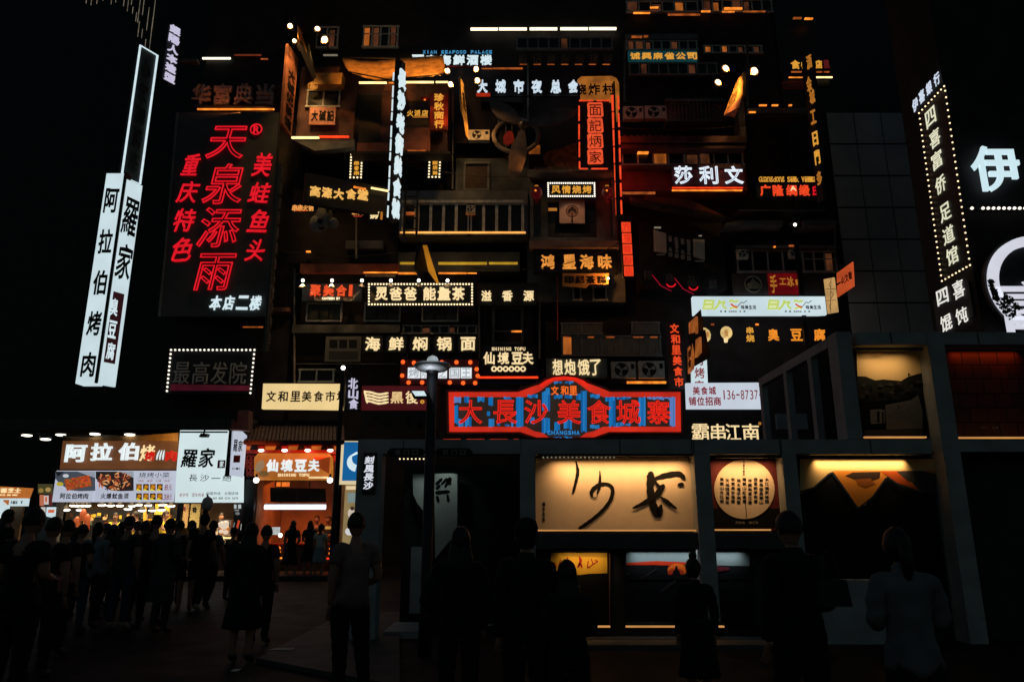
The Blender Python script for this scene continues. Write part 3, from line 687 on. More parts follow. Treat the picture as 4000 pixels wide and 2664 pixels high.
# ============================================================ signs, lamps and fittings on the market building
def quad4(name, label, cat, pts, Ys, th, mat, group=None):
    """free board given by four corners at their own depths; thin slab; returns Empty and corner points"""
    p = [P(u, v, Y) for (u, v), Y in zip(pts, Ys)]; c = sum(p, Vector()) / 4
    o = bpy.data.objects.new(name, None); col.objects.link(o); o.location = c; tag(o, label, cat, group)
    n = (p[1] - p[0]).cross(p[3] - p[0]).normalized()
    if n.y > 0: n = -n
    q = [a - c for a in p]; vs = [tuple(a) for a in q] + [tuple(a - n * th) for a in q]
    mesh('board', vs, [(0, 1, 2, 3), (7, 6, 5, 4), (0, 4, 5, 1), (1, 5, 6, 2), (2, 6, 7, 3), (3, 7, 4, 0)], mat, o)
    return o, q, n
def on_quad(o, q, n, ch, a, b, c2, d, mat, bold=.03, off=.02, style='brush'):
    """character mapped into the quad's (s,t) cell: s right, t down"""
    me = glyph(ch, style, bold, 0).copy(); me.materials.clear(); me.materials.append(mat)
    for v in me.vertices:
        s = a + (c2 - a) * v.co.x; t = d + (b - d) * v.co.z
        top = q[0].lerp(q[1], s); bot = q[3].lerp(q[2], s); v.co = top.lerp(bot, t) + n * (off * (-v.co.y) + .004)
    return link('character', me, None, o)

# --- top left: slanting boards with floodlights
RUST = pm('rust board', (.36, .13, .07), .75, .5, 1.5, .2)
o, q, n = quad4('slanted_board', 'long rust-brown board with dark characters slanting at the top left corner', 'sign board', ((1126, 172), (1166, 230), (1139, 536), (1101, 482)), (28.6, 29.8, 29.8, 28.6), .12, RUST)
for i, c in enumerate('大碱记茶馆'): on_quad(o, q, n, c, .2, .26 + i * .145, .85, .38 + i * .145, INK)
o, q, n = quad4('leaning_board', 'narrow ochre board leaning steeply between two floodlights at the top left', 'sign board', ((1166, 106), (1180, 130), (1223, 300), (1167, 170)), (28.2, 28.6, 29.6, 29.0), .1, BOARDY)
mesh('frame', [tuple(v) for v in [q[0] + Vector((.05, 0, .06)), q[1] + Vector((.2, 0, .08)), q[2] + Vector((.15, 0, -.05)), q[2] + Vector((.02, 0, -.2)), q[3] + Vector((-.02, 0, -.15)), q[3] + Vector((-.1, .1, 0))]], [(0, 1, 2, 3, 4, 5)], BLACK, o)
A = P(1150, 330, 29)
floodlight('floodlight at the upper left of the slanting boards', 1133, 102, 28.6, A, e=260, tilt=.5)
floodlight('small floodlight right of the leaning board, topmost', 1240, 113, 28.4, A, e=120, r=.13, tilt=.9)
floodlight('bright floodlight below right of the leaning board', 1268, 155, 28.4, P(1260, 330, 30.4), e=150, r=.17, tilt=.2)
floodlight('small floodlight tucked between the two slanting boards', 1150, 160, 28.2, A, e=60, r=.1, tilt=.7)
t = T('pink_plaque', 'dusty pink plaque with dark characters under the top left window', 'sign', 1259, 485, 30.3)
t.box('board', (1208, 420, 1310, 486), -.06, .0, pm('dusty pink board', (.55, .26, .20), .7, .3, 2))
t.row('大碱記', (1216, 432, 1304, 474), INK, y=-.062, d=.02, bold=.04); t.box('under_light', (1208, 484, 1310, 487), -.1, -.07, TUBED)
t = T('gold_medallion', 'small ornate gold hanging medallion in front of the top left window', 'hanging sign', 1222, 352, 30.0)
b = MB(); x, z = t.px(1222, 337); b.tube([(x + (.2 + .03 * (i % 2)) * math.cos(i * .5236), 0, z + (.17 + .03 * (i % 2)) * math.sin(i * .5236)) for i in range(12)], .04, 6, True); b.build('ring', GOLDD, t.o)
t.ch('福', (1210, 325, 1234, 350), GOLDD, d=.04, bold=.04); t.tube('hanger', [(1222, 325), (1222, 300)], .015, BLACK)
# --- awnings
def awning(label, top, bot, Yt, Yb, sag):
    t0 = T('awning', label, 'awning', (top[0][0] + top[1][0]) / 2, top[0][1], Yt, 0, 'canvas awnings at the top left'); N = 14; vs = []; fs = []
    for j in range(7):
        for i in range(N + 1):
            s, k = i / N, j / 6
            a = P(top[0][0] + (top[1][0] - top[0][0]) * s, top[0][1] + (top[1][1] - top[0][1]) * s + sag * math.sin(math.pi * s), Yt)
            c = P(bot[0][0] + (bot[1][0] - bot[0][0]) * s, bot[0][1] + (bot[1][1] - bot[0][1]) * s + sag * .9 * math.sin(math.pi * s), Yb)
            p = a.lerp(c, k) - t0.org; p.z -= .12 * math.sin(math.pi * k) + .02 * math.sin(s * 23); vs.append(p)
    for j in range(6):
        for i in range(N): k = j * (N + 1) + i; fs.append((k, k + 1, k + N + 2, k + N + 1))
    m = mesh('canvas', vs, fs, CLOTH, t0.o, True); md = m.modifiers.new('s', 'SOLIDIFY'); md.thickness = .03
    b = MB(); b.tube([vs[0], vs[N]], .04); b.build('rail', BLACK, t0.o); b = MB(); b.tube([vs[-N - 1], vs[-1]], .035); b.build('rail', BLACK, t0.o)
    return t0
a1 = awning('sagging ochre canvas awning left of the white neon pole', ((1335, 226), (1544, 232)), ((1364, 282), (1540, 318)), 30.4, 29.0, 14)
a2 = awning('taut ochre canvas awning right of the white neon pole', ((1562, 232), (1732, 222)), ((1584, 306), (1746, 292)), 30.4, 29.0, 4)
lamp('SPOT', 'awning_fill', P(1440, 120, 27.4), 120, (255, 165, 75), size=.1, target=P(1450, 275, 29.6), spot=75)  # added fill spots without a fitting, only to brighten the canvas
lamp('SPOT', 'awning_fill', P(1650, 120, 27.4), 120, (255, 165, 75), size=.1, target=P(1650, 265, 29.6), spot=75)
# --- white neon pole
t = T('white_neon_blade_sign', 'tall black blade sign with stacked bright white neon characters along its side', 'sign', 1552, 862, 28.6, 66)
q = [t.px(1556, 560)[0], t.px(1578, 560)[0]]; zt = t.px(1556, 272)[1]; zb = t.px(1545, 858)[1]
lean = lambda v: -(v - 560) * .042
b = MB()
b.box(-.32, -.02, -.1, .22, zb - .1, zt + .5); b.build('pole', BLACK, t.o)
for i, c in enumerate('長沙老街美食城'):
    v0 = 276 + i * 84; u = 1570 - (v0 - 276) * .05
    t.ch(c, (u - 17, v0, u + 10, v0 + 80), WHITE, d=.14, bold=.1, y=.0)
for i in range(11):
    v = 285 + i * 52; u = 1538 - (v - 285) * .042
    t.tube('neon_tube', [(u, v), (u - 2, v + (44 if i % 3 else 30))], .035, WHITE, y=.0)
# --- small wall signs
t = T('wine_shop_vertical_sign', 'upright red board with four gold characters under the right awning', 'sign', 1715, 508, 30.1)
t.box('board', (1680, 366, 1750, 508), 0, .15, pm('red sign board', (.30, .05, .03), .6, .3, 2)); t.colm('珍秋商行', (1696, 368, 1734, 502), GOLD, d=.06, bold=.03)
lamp('SPOT', 'board_light', P(1770, 480, 29.4), 16, (255, 110, 50), size=.06, target=P(1720, 440, 30.1), spot=70)
t = T('small_yellow_sign', 'small yellow lit sign in the shop opening left of the red upright board', 'sign', 1640, 456, 30.5)
t.row('火派店', (1590, 432, 1672, 456), GOLD, d=.04, bold=.03); t.box('glow_bar', (1612, 456, 1672, 459), -.04, 0, GOLDD)
t = T('red_lantern_flower', 'small red hanging lamp above the shop counter', 'lamp', 1655, 385, 30.2)
b = MB(); x, z = t.px(1660, 385); b.lathe([(.02, .12), (.12, .06), (.2, -.05), (.1, -.1)], 10, (x, 0, z)); b.build('shade', REDW, t.o, True); t.tube('cord', [(1658, 370), (1656, 340)], .012, BLACK)
ball('bulb', (x, -.05, z - .1), .05, TUBEO, t.o)
for lab, r, txt in (('small upright sign of gold characters in a dotted frame, left of the white neon pole', (1372, 604, 1414, 694), '火串香串'), ('small upright sign of gold characters in a dotted frame, right of the white neon pole', (1679, 601, 1720, 692), '酒國烧鵝')):
    t = T('dotted_frame_sign', lab, 'sign', (r[0] + r[2]) / 2, r[3], 30.6, 0, 'dotted frame signs'); t.box('board', (r[0] - 5, r[1] - 5, r[2] + 5, r[3] + 5), .02, .12, DARK)
    t.colm(txt, (r[0] + 11, r[1] + 7, r[2] - 11, r[3] - 8), GOLD, d=.03, bold=.03, y=.0); t.marquee(((r[0], r[1]), (r[2], r[1]), (r[2] - 4, r[3]), (r[0] - 4, r[3])), 4, 9, .042, BULB, y=-.02)
# --- seafood palace
t = T('seafood_letters', 'row of blue latin letters above bright white block characters, top centre', 'sign', 1790, 262, 31.0)
t.row('XIAN SEAFOOD PALACE', (1652, 200, 1922, 212), em('blue letters', (70, 150, 200), .8, .5, 3), fill=.75, d=.05, bold=.03)
t.row('西安海鲜酒楼', (1610, 218, 1922, 257), WHITE, d=.08, bold=.036); t.box('rail', (1640, 258, 1926, 262), 0, .1, REDB)
floodlight('floodlight at the right end of the taut awning', 1748, 278, 28.6, P(1660, 265, 29.5), e=60, tilt=.3, group='floodlights around the leaf-shaped board')
floodlight('floodlight just below the right end of the taut awning', 1760, 330, 28.6, P(1815, 420, 29), e=90, tilt=.4, group='floodlights around the leaf-shaped board')
floodlight('upper floodlight above the first character of the city name row', 1860, 270, 28.6, P(1815, 420, 29), e=90, tilt=.15, group='floodlights around the leaf-shaped board')
floodlight('lower floodlight touching the first character of the city name row', 1865, 315, 28.6, P(1815, 420, 29), e=60, tilt=.35, group='floodlights around the leaf-shaped board')
o, q, n = quad4('leaf_shaped_board', 'tall narrow ochre board seen nearly edge-on left of the propeller', 'sign board', ((1799, 302), (1812, 330), (1829, 500), (1805, 430)), (28.6, 29.0, 30.0, 29.6), .1, BOARDY)
for i, c in enumerate('老味道'): on_quad(o, q, n, c, .2, .35 + i * .15, .8, .47 + i * .15, INK)
mesh('tail', [tuple(v) for v in [q[3], q[2], q[2] + Vector((0, .1, -.5)), q[2] + Vector((-.1, 0, -.4))]], [(0, 1, 2, 3)], BOARDY, o)
# --- dim repair shop letters
t = T('repair_shop_letters', 'row of thin unlit characters with orange-lit feet, top centre right', 'sign', 2205, 253, 31.6)
t.row('裘记单车修理铺', (2025, 218, 2392, 252), pm('dark bronze letters', (.16, .12, .09), .6, .3, 5), fill=.6, d=.1, bold=0)
for i in range(7): t.box('foot_light', (2030 + i * 54, 251, 2058 + i * 54, 253), -.2, -.16, TUBED)
# --- night club letters
t = T('night_club_letters', 'row of six spaced cold white characters above the propeller', 'sign', 2060, 370, 30.4)
for c, u in zip('大城市夜总会', (1864, 1935, 2006, 2076, 2150, 2219)): t.ch(c, (u, 317, u + 41, 367), WHITE2, d=.12, bold=.036)
t.box('rail', (1858, 372, 2262, 377), .05, .15, BLACK); t.box('red_base', (1860, 364, 1915, 374), -.1, .0, em('red glow base', (200, 50, 20), .8, .5, 3))
# --- propeller
t = T('propeller', 'large brown three-bladed propeller mounted on the facade', 'propeller', 2045, 492, 29.8)
PB = pm('weathered blade', (.13, .10, .095), .55, .4, 2)
for tip, w in (((1915, 402), .36), ((2258, 434), .36), ((2004, 706), .36)):
    x, z = t.px(*tip); L = math.hypot(x, z); dx, dz = x / L, z / L; b = MB(); pts = []
    prof = [(.08, .10), (.2, .2), (.4, .36), (.6, .40), (.8, .3), (.93, .16), (1, .02)]
    l = [(dx * L * s - dz * h, dz * L * s + dx * h) for s, h in prof]; r = [(dx * L * s + dz * h, dz * L * s - dx * h) for s, h in reversed(prof)]
    b.prism(l + r, -.06, .03); b.build('blade', PB, t.o)
b = MB(); b.lathe([(.24, 0), (.22, .12), (.12, .26), (.02, .3)], 14); hub = b.build('hub', pm('hub metal', (.12, .11, .10), .4, .3, 3, metal=.6), t.o, True); hub.rotation_euler = (R(90), 0, 0); hub.location = (0, -.05, 0)
lamp('SPOT', 'propeller_light', P(2085, 640, 29.2), 9, (255, 160, 70), size=.05, target=P(2012, 640, 29.9), spot=60)
t = T('engine_ring', 'round engine cowling ring behind the propeller', 'engine ring', 2016, 610, 30.6)
x, z = t.px(2016, 532); b = MB(); b.tube([(x + 1.03 * math.cos(i * .1745), 0, z + .84 * math.sin(i * .1745)) for i in range(36)], .11, 8, True); b.build('ring', pm('ring plaster', (.24, .20, .18), .7, .4, 3), t.o, True)
b = MB(); b.prism([(x + .95 * math.cos(i * .1745), z + .78 * math.sin(i * .1745)) for i in range(36)], .1, .2); b.build('back', BLACK, t.o)
for i in range(4): b = MB(); b.box(x - .5 + i * .28, x - .45 + i * .28, -.04, .0, z - .75, z + .7); b.build('guard_bar', WALLG, t.o)
t = T('red_garment', 'red garment hanging behind the round ring', 'garment', 1988, 572, 30.4)
t.poly('cloth', [(1966, 535), (1978, 517), (1990, 512), (2003, 518), (2010, 545), (2006, 568), (1996, 560), (1986, 570), (1974, 562), (1968, 566)], 0, .05, pm('red cloth', (.40, .04, .05), .9, .3, 4))
aircon('orange-lit air conditioner at the left foot of the propeller', (1829, 508, 1912, 547), 30.6)
lamp('SPOT', 'air_conditioner_light', P(1850, 470, 29.0), 25, (255, 170, 80), size=.05, target=P(1870, 528, 30.6), spot=70)
aircon('left unit of the grey pair at the upper right', (2436, 416, 2513, 465), 31.2); aircon('right unit of the grey pair at the upper right', (2519, 414, 2604, 463), 31.2)
aircon('left unit above the neon arch sign, with a square opening', (2390, 1412, 2484, 1476), 30.5); aircon('right unit above the neon arch sign, with a round fan', (2496, 1410, 2596, 1476), 30.5)
aircon('unit hung in the left window above the red pot sign', (2884, 975, 2924, 1008), 30.3); aircon('unit hung in the right window above the red pot sign', (3087, 974, 3126, 1004), 30.3)
aircon('small unit in the golden-sill windows', (1822, 803, 1856, 828), 30.3)
# --- yellow rounded board
t = T('rounded_ochre_board', 'ochre board with rounded top and dark characters above the red seal sign', 'sign', 2340, 392, 29.6)
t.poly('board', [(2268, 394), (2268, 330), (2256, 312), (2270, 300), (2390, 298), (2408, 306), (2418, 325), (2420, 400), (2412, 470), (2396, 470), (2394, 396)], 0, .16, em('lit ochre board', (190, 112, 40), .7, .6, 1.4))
t.ch('烧', (2250, 330, 2290, 372), INK, y=-.003, d=.03, bold=.03); t.ch('炸', (2298, 328, 2344, 374), INK, y=-.003, d=.03, bold=.03); t.ch('村', (2352, 328, 2402, 372), INK, y=-.003, d=.03, bold=.03)
# --- red seal sign
t = T('red_seal_sign', 'upright black sign with four glowing red seal characters in a broken neon frame', 'sign', 2320, 662, 29.5)
t.box('board', (2262, 394, 2384, 660), .03, .2, BLACK)
SEAL = em('glowing red block', (236, 84, 46), 1.0, .3, 3); SEALD = pm('dark red grooves', (.10, .01, .01), .6, .3)
for i, c in enumerate('面記炳家'):
    v = 403 + i * 61; b = MB(); x0, z0, x1, z1 = t.rect(2294, v, 2356, v + 57); w, h = x1 - x0, z1 - z0
    b.prism([(x0 + w * a, z0 + h * k) for a, k in ((.06, 0), (.9, .02), (1, .1), (.97, .9), (.88, 1), (.4, .97), (.1, 1), (0, .88), (.03, .4), (0, .1))], -.06, .0); bl = b.build('seal_block', SEAL, t.o)
    t.ch(c, (2302, v + 7, 2349, v + 50), SEALD, y=-.062, d=.02, bold=.0)
for p0, p1 in (((2262, 394), (2318, 394)), ((2330, 394), (2384, 394)), ((2262, 415), (2262, 472)), ((2262, 487), (2262, 545)), ((2263, 556), (2263, 614)), ((2264, 632), (2264, 658)), ((2264, 660), (2296, 660)), ((2310, 660), (2374, 660))):
    t.tube('neon_tube', [p0, p1], .035, NEONO, -.05)
t = T('orange_neon_blade_sign', 'tall dark blade with broken orange neon strips down both edges', 'sign', 2412, 850, 29.2)
t.poly('blade', [(2396, 318), (2402, 318), (2420, 852), (2408, 852)], -.04, .3, BLACK)
for i in range(7):
    v = 372 + i * 68; u = 2388 + (v - 372) * .04
    t.poly('neon_strip', [(u, v), (u + 12, v), (u + 14, v + 60), (u + 2, v + 60)], .0, .06, NEONO)
    u = 2408 + (v - 372) * .03 + 6; t.tube('neon_tube', [(u, v + 4), (u + 2, v + 56)], .04, NEONO, -.02)
# --- green sign
for v in (420, 540, 660, 770): lamp('POINT', 'neon_light', P(2436, v, 29.6), 9, (255, 70, 25), size=.1)
t = T('green_mahjong_sign', 'teal board with six yellow characters at the upper right', 'sign', 2590, 237, 31.4)
t.box('board', (2454, 200, 2724, 237), 0, .15, em('lit teal board', (18, 62, 66), .7, .3, 1)); t.row('诚興麻雀公司', (2462, 208, 2722, 234), GOLD, d=.05, bold=.03)
floodlight('upper left floodlight over the orange leaf-shaped board at upper right', 2835, 267, 28.4, P(2870, 380, 29), e=75, r=.15, tilt=.6, group='floodlights over the right leaf board')
floodlight('right floodlight over the orange leaf-shaped board at upper right', 2947, 278, 28.4, P(2870, 380, 29), e=75, r=.18, tilt=.3, group='floodlights over the right leaf board')
floodlight('lower left floodlight beside the orange leaf-shaped board at upper right', 2805, 322, 28.4, P(2865, 400, 29), e=40, r=.14, tilt=.6, group='floodlights over the right leaf board')
o, q, n = quad4('orange_leaf_board', 'large orange leaf-shaped board slanting below three floodlights at upper right', 'sign board', ((2876, 320), (2905, 280), (2902, 372), (2826, 452)), (29.0, 28.2, 28.2, 29.4), .12, pm('orange board', (.62, .30, .07), .75, .4, 1.6, .2))
mesh('lower_half', [tuple(v + n * .01) for v in [q[2], q[2] + Vector((-.2, 0, -.6)), q[3] + Vector((.5, 0, -.1)), q[3]]], [(0, 1, 2, 3)], RUST, o)
for i, c in enumerate('凤香楼'): on_quad(o, q, n, c, .15, .5 + i * .15, .6, .62 + i * .15, GOLDD)
# --- far right gold blade and lettering
t = T('gold_blade_letters', 'column of widely spaced gold characters on a dark blade at the right end', 'sign', 3180, 800, 28.8, -62)
b = MB(); x0, z0, x1, z1 = t.rect(3168, 200, 3186, 800, .1); b.box(x0 - .1, x1, .1, .25, z0, z1); b.build('blade', BLACK, t.o)
for i, (c, v, u) in enumerate(zip('酒金城香工日門多', (215, 300, 352, 410, 430, 515, 588, 668), (3152, 3152, 3164, 3166, 3168, 3176, 3184, 3192))):
    if i == 3: continue
    t.ch(c, (u, v, u + 20, v + 56), GOLDD if i not in (5, 6) else GOLD, d=.05, bold=.03, shear=0, style='brush')
t = T('gold_food_letters', 'gold characters over short lamp bars at the far upper right', 'sign', 3150, 310, 30.2)
t.ch('食', (3088, 238, 3124, 272), GOLD, d=.06, bold=.03, style='brush'); t.ch('小', (3128, 238, 3142, 270), GOLD, d=.06, bold=.03); t.ch('店', (3185, 238, 3210, 270), GOLD, d=.06, bold=.03); t.ch('里', (3216, 238, 3238, 268), em('dim red letter', (110, 30, 30), .6, .4), d=.06, bold=.03)
for a, c in ((3092, 3132), (3140, 3146), (3190, 3212), (3220, 3240)): t.box('lamp_bar', (a, 279, c, 283), -.1, -.05, TUBED)
t.box('tube', (3082, 301, 3136, 304), -.1, -.05, TUBEO); t.box('tube', (3190, 300, 3252, 304), -.1, -.05, TUBEW); t.box('board', (3060, 316, 3150, 341), 0, .2, pm('maroon board', (.18, .06, .06), .6, .3)); t.box('board', (3193, 314, 3240, 338), 0, .2, DARK)
t = T('silk_sign', 'dark teal board with red characters under thin gold script at the right end', 'sign', 3090, 772, 30.4)
t.box('board', (2958, 720, 3222, 772), 0, .15, TEALB)
t.row('Guangdong silk village', (2964, 692, 3208, 712), GOLD, fill=.9, d=.03, bold=.0)
for c, u in zip('广隆绸缎', (2968, 3018, 3070, 3120)): t.ch(c, (u, 724, u + 42, 767), NEONO, d=.06, bold=.04)
t.ch('庄', (3172, 726, 3200, 765), NEONR, d=.06, bold=.03); t.ch('A', (3086, 728, 3110, 746), CREAM, y=-.07, d=.02)
# --- white three-character neon
t = T('white_tube_neon', 'three large white double-tube neon characters on the crimson wall', 'sign', 2768, 728, 30.4)
t.box('board', (2624, 642, 2906, 730), .06, .2, REDB)
for c, u, w in (('莎', 2632, 72), ('利', 2730, 74), ('文', 2829, 74)):
    t.ch(c, (u, 651, u + w, 721), em('blue grey face', (110, 125, 145), .8, .2), d=.04, bold=.03); t.ch(c, (u, 651, u + w, 721), em('neon tube white', (226, 236, 246), 1.05, .05), y=-.03, d=.08, style='tube', bold=.022, name='outline_character')
# --- slanted big sign, small gold sign pieces, panda
t = T('slanted_food_court_sign', 'gold block characters on a dark fascia tilting down to the right', 'sign', 1320, 790, 29.6, 24)
b = MB(); x0 = t.px(1190, 740)[0]; x1 = t.px(1512, 790)[0]; z = t.px(1320, 792)[1]; b.box(x0, x1, .02, .3, z - .25, z + 1.15); b.build('fascia', DARK, t.o)
for c, u, v in zip('高濠大食堂', (1210, 1256, 1302, 1350, 1396), (730, 735, 740, 741, 743)): t.ch(c, (u, v, u + 41, v + 40 + (0 if c != '大' else 1)), em('amber block letters', (245, 186, 96), .95, .35, 4), d=.1, bold=.042)
t.box('strip_light', (1382, 731, 1430, 736), -.2, -.12, TUBEO); t.box('strip_light', (1450, 737, 1518, 742), -.2, -.12, TUBEW)
t = T('skewer_letters', 'small glowing gold and red characters left of the panda figure', 'sign', 1183, 832, 30.6)
t.row('串串火锅', (1142, 802, 1225, 826), em('peach letters', (240, 160, 80), .95, .4, 4), d=.05, bold=.036, fill=.95); t.row('----', (1148, 822, 1200, 828), NEONO, d=.03)
t = T('skewer_letters', 'small glowing gold characters with a slanting end right of the panda figure', 'sign', 1435, 860, 30.4)
t.row('串串香火', (1376, 816, 1446, 842), em('peach letters', (240, 160, 80), .95, .4, 4), d=.05, bold=.036, fill=.95); t.ch('锅', (1446, 828, 1482, 856), CREAM, d=.05, bold=.03, shear=.3); t.box('end_bar', (1486, 828, 1494, 857), -.05, 0, GOLDD); t.row('---', (1382, 842, 1412, 850), NEONO, d=.03)
t = T('panda_figure', 'dim grey plain panda figure leaning out of the facade', 'figure', 1250, 912, 30.2)
GP = pm('grey fur', (.20, .22, .22), .9, .2, 4)
def blob(name, u, v, rx, rz, mat, ry=.3, y=0):
    x, z = t.px(u, v); return ball(name, (x, y, z), (rx, ry, rz), mat, t.o)
blob('head', 1262, 850, .42, .62, GP); blob('belly', 1240, 875, .36, .42, GP); blob('ear', 1238, 812, .14, .12, BLACK); blob('ear', 1280, 815, .14, .12, BLACK); blob('eye_patch', 1256, 872, .13, .13, BLACK, .1, -.3); blob('arm', 1305, 872, .2, .22, GP); blob('muzzle', 1262, 900, .14, .1, BLACK, .1, -.28)
# --- grill shop sign, lanterns, curtain
t = T('grill_bulb_sign', 'black sign with four gold characters framed by white dashed lights between red lanterns', 'sign', 2232, 772, 30.3)
t.box('board', (2136, 710, 2328, 772), .03, .2, BLACK); t.row('风情烧烤', (2154, 727, 2310, 757), GOLD, d=.05, bold=.03, y=.02)
t.marquee(((2141, 716), (2322, 716), (2323, 767), (2142, 767)), 22, 7, .04, BULBC, y=.0)
for lab, u in (('dim red lantern left of the white-framed grill sign', 2096), ('dim red lantern right of the white-framed grill sign', 2372)):
    t = T('red_lantern', lab, 'lantern', u, 782, 30.2, 0, 'red lanterns'); b = MB(); x, z = t.px(u, 755)
    b.lathe([(.08, -.3), (.2, -.24), (.27, 0), (.2, .24), (.08, .3)], 14, (x, 0, z)); b.build('shade', em('lantern paper', (84, 10, 16), .4, .5, 2), t.o, True)
    b = MB(); b.lathe([(.09, .3), (.09, .36)], 10, (x, 0, z)); b.build('cap', GOLDD, t.o); b = MB(); b.lathe([(.09, -.36), (.05, -.5)], 10, (x, 0, z)); b.build('tassel', REDW, t.o); ball('bulb', (x - .05, -.26, z), .045, TUBEO, t.o)
t = T('door_curtain', 'pale pink half curtain with a tree in a circle over the dark doorway', 'curtain', 2233, 874, 30.55)
t.box('cloth', (2185, 778, 2284, 873), 0, .02, pm('pink linen', (.42, .28, .22), .9, .15, 4))
p = Pic(t, -.006); p.ell(2235, 826, 25, 24, (60, 40, 38), 0, 24); p.ell(2235, 826, 22, 21, (130, 95, 80), 0, 24); p.poly([(2231, 872), (2239, 872), (2236, 830), (2233, 830)][::-1], (25, 20, 22))
for a, c, r in ((2227, 822, 8), (2243, 822, 8), (2235, 815, 8), (2222, 830, 5), (2249, 830, 5)): p.ell(a, c, r, r * .8, (35, 28, 30))
p.build('printed_tree', picm('printed cloth'))
lamp('SPOT', 'curtain_light', P(2232, 776, 29.6), 6, (255, 200, 150), size=.1, target=P(2234, 850, 30.5), spot=90)
# --- seafood board / tea board / vertical red
t = T('dried_seafood_board', 'black board with four spaced amber characters right of centre', 'sign', 2248, 1068, 30.6)
t.box('board', (2085, 966, 2412, 1068), .03, .2, BLACK)
for c, u in zip('鸿星海味', (2112, 2196, 2264, 2336)): t.ch(c, (u, 996, u + 54, 1052), em('amber brush letters', (232, 148, 62), .95, .45, 2.5), d=.06, style='brush', bold=.04)
t = T('tea_board', 'orange board with dark characters lit by a spot, below the amber seafood characters', 'sign', 2288, 1122, 30.5)
t.poly('board', [(2198, 1068), (2378, 1068), (2378, 1112), (2300, 1112), (2290, 1126), (2240, 1120), (2198, 1118)], .03, .12, pm('amber board', (.62, .34, .12), .75, .4, 1.8)); t.row('印尼茶糕', (2204, 1078, 2368, 1108), INK, y=.027, d=.02, bold=.036)
x, z = t.px(2375, 1090); ball('bulb', (x, -.08, z), .05, LAMP, t.o); lamp('POINT', 'board_bulb', t.org + Vector((x - .1, -.35, z)), 28, (255, 160, 70), size=.05)
t = T('red_block_blade', 'upright sign of five glowing orange-red character blocks beside the orange blade', 'sign', 2450, 1088, 29.4)
t.poly('board', [(2424, 862), (2464, 862), (2478, 1086), (2434, 1086)], .03, .2, BLACK)
for i, c in enumerate('方福娘粉店'):
    v = 868 + i * 43; u = 2428 + i * 2.6; t.box('glow_block', (u, v, u + 36, v + 38), -.01, .02, em('red light block', (255, 74, 36), .95, .45, 2)); t.ch(c, (u + 3, v + 3, u + 33, v + 36), em('hot red letter', (232, 50, 26), .9, .3), y=-.012, d=.02, bold=.03)
# --- dim round plaques
for i, (lab, u, c) in enumerate((('faint dark round plaque, first of the four under the lattice window', 2532, '辣'), ('faint plaque with a red arc and tick, second of the four under the lattice window', 2615, '麻'), ('faint plaque with a red arc and tick, third of the four under the lattice window', 2702, '品'), ('faint dark plaque, last of the four under the lattice window', 2784, '鲜'))):
    v = 1080 + i * 12; t = T('round_plaque', lab, 'sign', u, v + 30, 30.4, 0, 'round plaques under the lattice window'); x, z = t.px(u, v)
    b = MB(); b.prism([(x + .42 * math.cos(k * .2618), z + .42 * math.sin(k * .2618)) for k in range(24)], .0, .08); b.build('disc', DARK, t.o)
    t.ch(c, (u - 17, v - 24, u + 17, v + 14), pm('grey paint', (.10, .10, .11), .6, .3), d=.02, bold=.02)
    if i in (1, 2):
        b = MB(); b.tube([(x + .2 * math.cos(a) + .05, -.04, z + .1 + .2 * math.sin(a) - .25) for a in [R(200 + k * 16) for k in range(10)]], .03); b.build('red_arc', NEONR, t.o)
        b = MB(); b.tube([(x - .75, -.04, z + .2), (x - .4, -.04, z - .3), (x + .05, -.04, z - .55)], .022); b.build('red_tick', em('dim red neon', (150, 15, 40), .8, .3), t.o)
# --- red pot sign
t = T('red_pot_sign', 'dark sign turning crimson on the right with a round pot emblem and gold brush characters', 'sign', 3050, 1147, 30.3)
t.box('board', (2864, 1068, 3000, 1147), .03, .2, pm('brown grey board', (.07, .05, .05), .6, .3, 2)); t.box('red_board', (3000, 1068, 3130, 1147), .03, .2, em('lit crimson board', (110, 8, 16), .7, .55, 1.2)); t.box('board', (3130, 1068, 3232, 1147), .03, .2, DARK)
x, z = t.px(2942, 1110); b = MB(); b.tube([(x + .36 * math.cos(k * .2618), 0, z + .36 * math.sin(k * .2618)) for k in range(24)], .03, 6, True); b.build('emblem_ring', pm('pale ochre paint', (.22, .20, .14), .6, .3), t.o)
b = MB(); b.prism([(x - .25, z - .2), (x + .25, z - .2), (x + .3, z + .02), (x + .12, z + .1), (x, z + .28), (x - .1, z + .1), (x - .28, z)], -.01, .03); b.build('emblem_pot', pm('pale ochre paint', (.22, .20, .14), .6, .3), t.o)
for c, u, v0, v1 in (('手', 3008, 1075, 1144), ('工', 3044, 1088, 1112), ('冰', 3074, 1082, 1120), ('粉', 3106, 1092, 1116)): t.ch(c, (u, v0, u + 26, v1), GOLDD, d=.04, style='brush', bold=.02, y=.02)
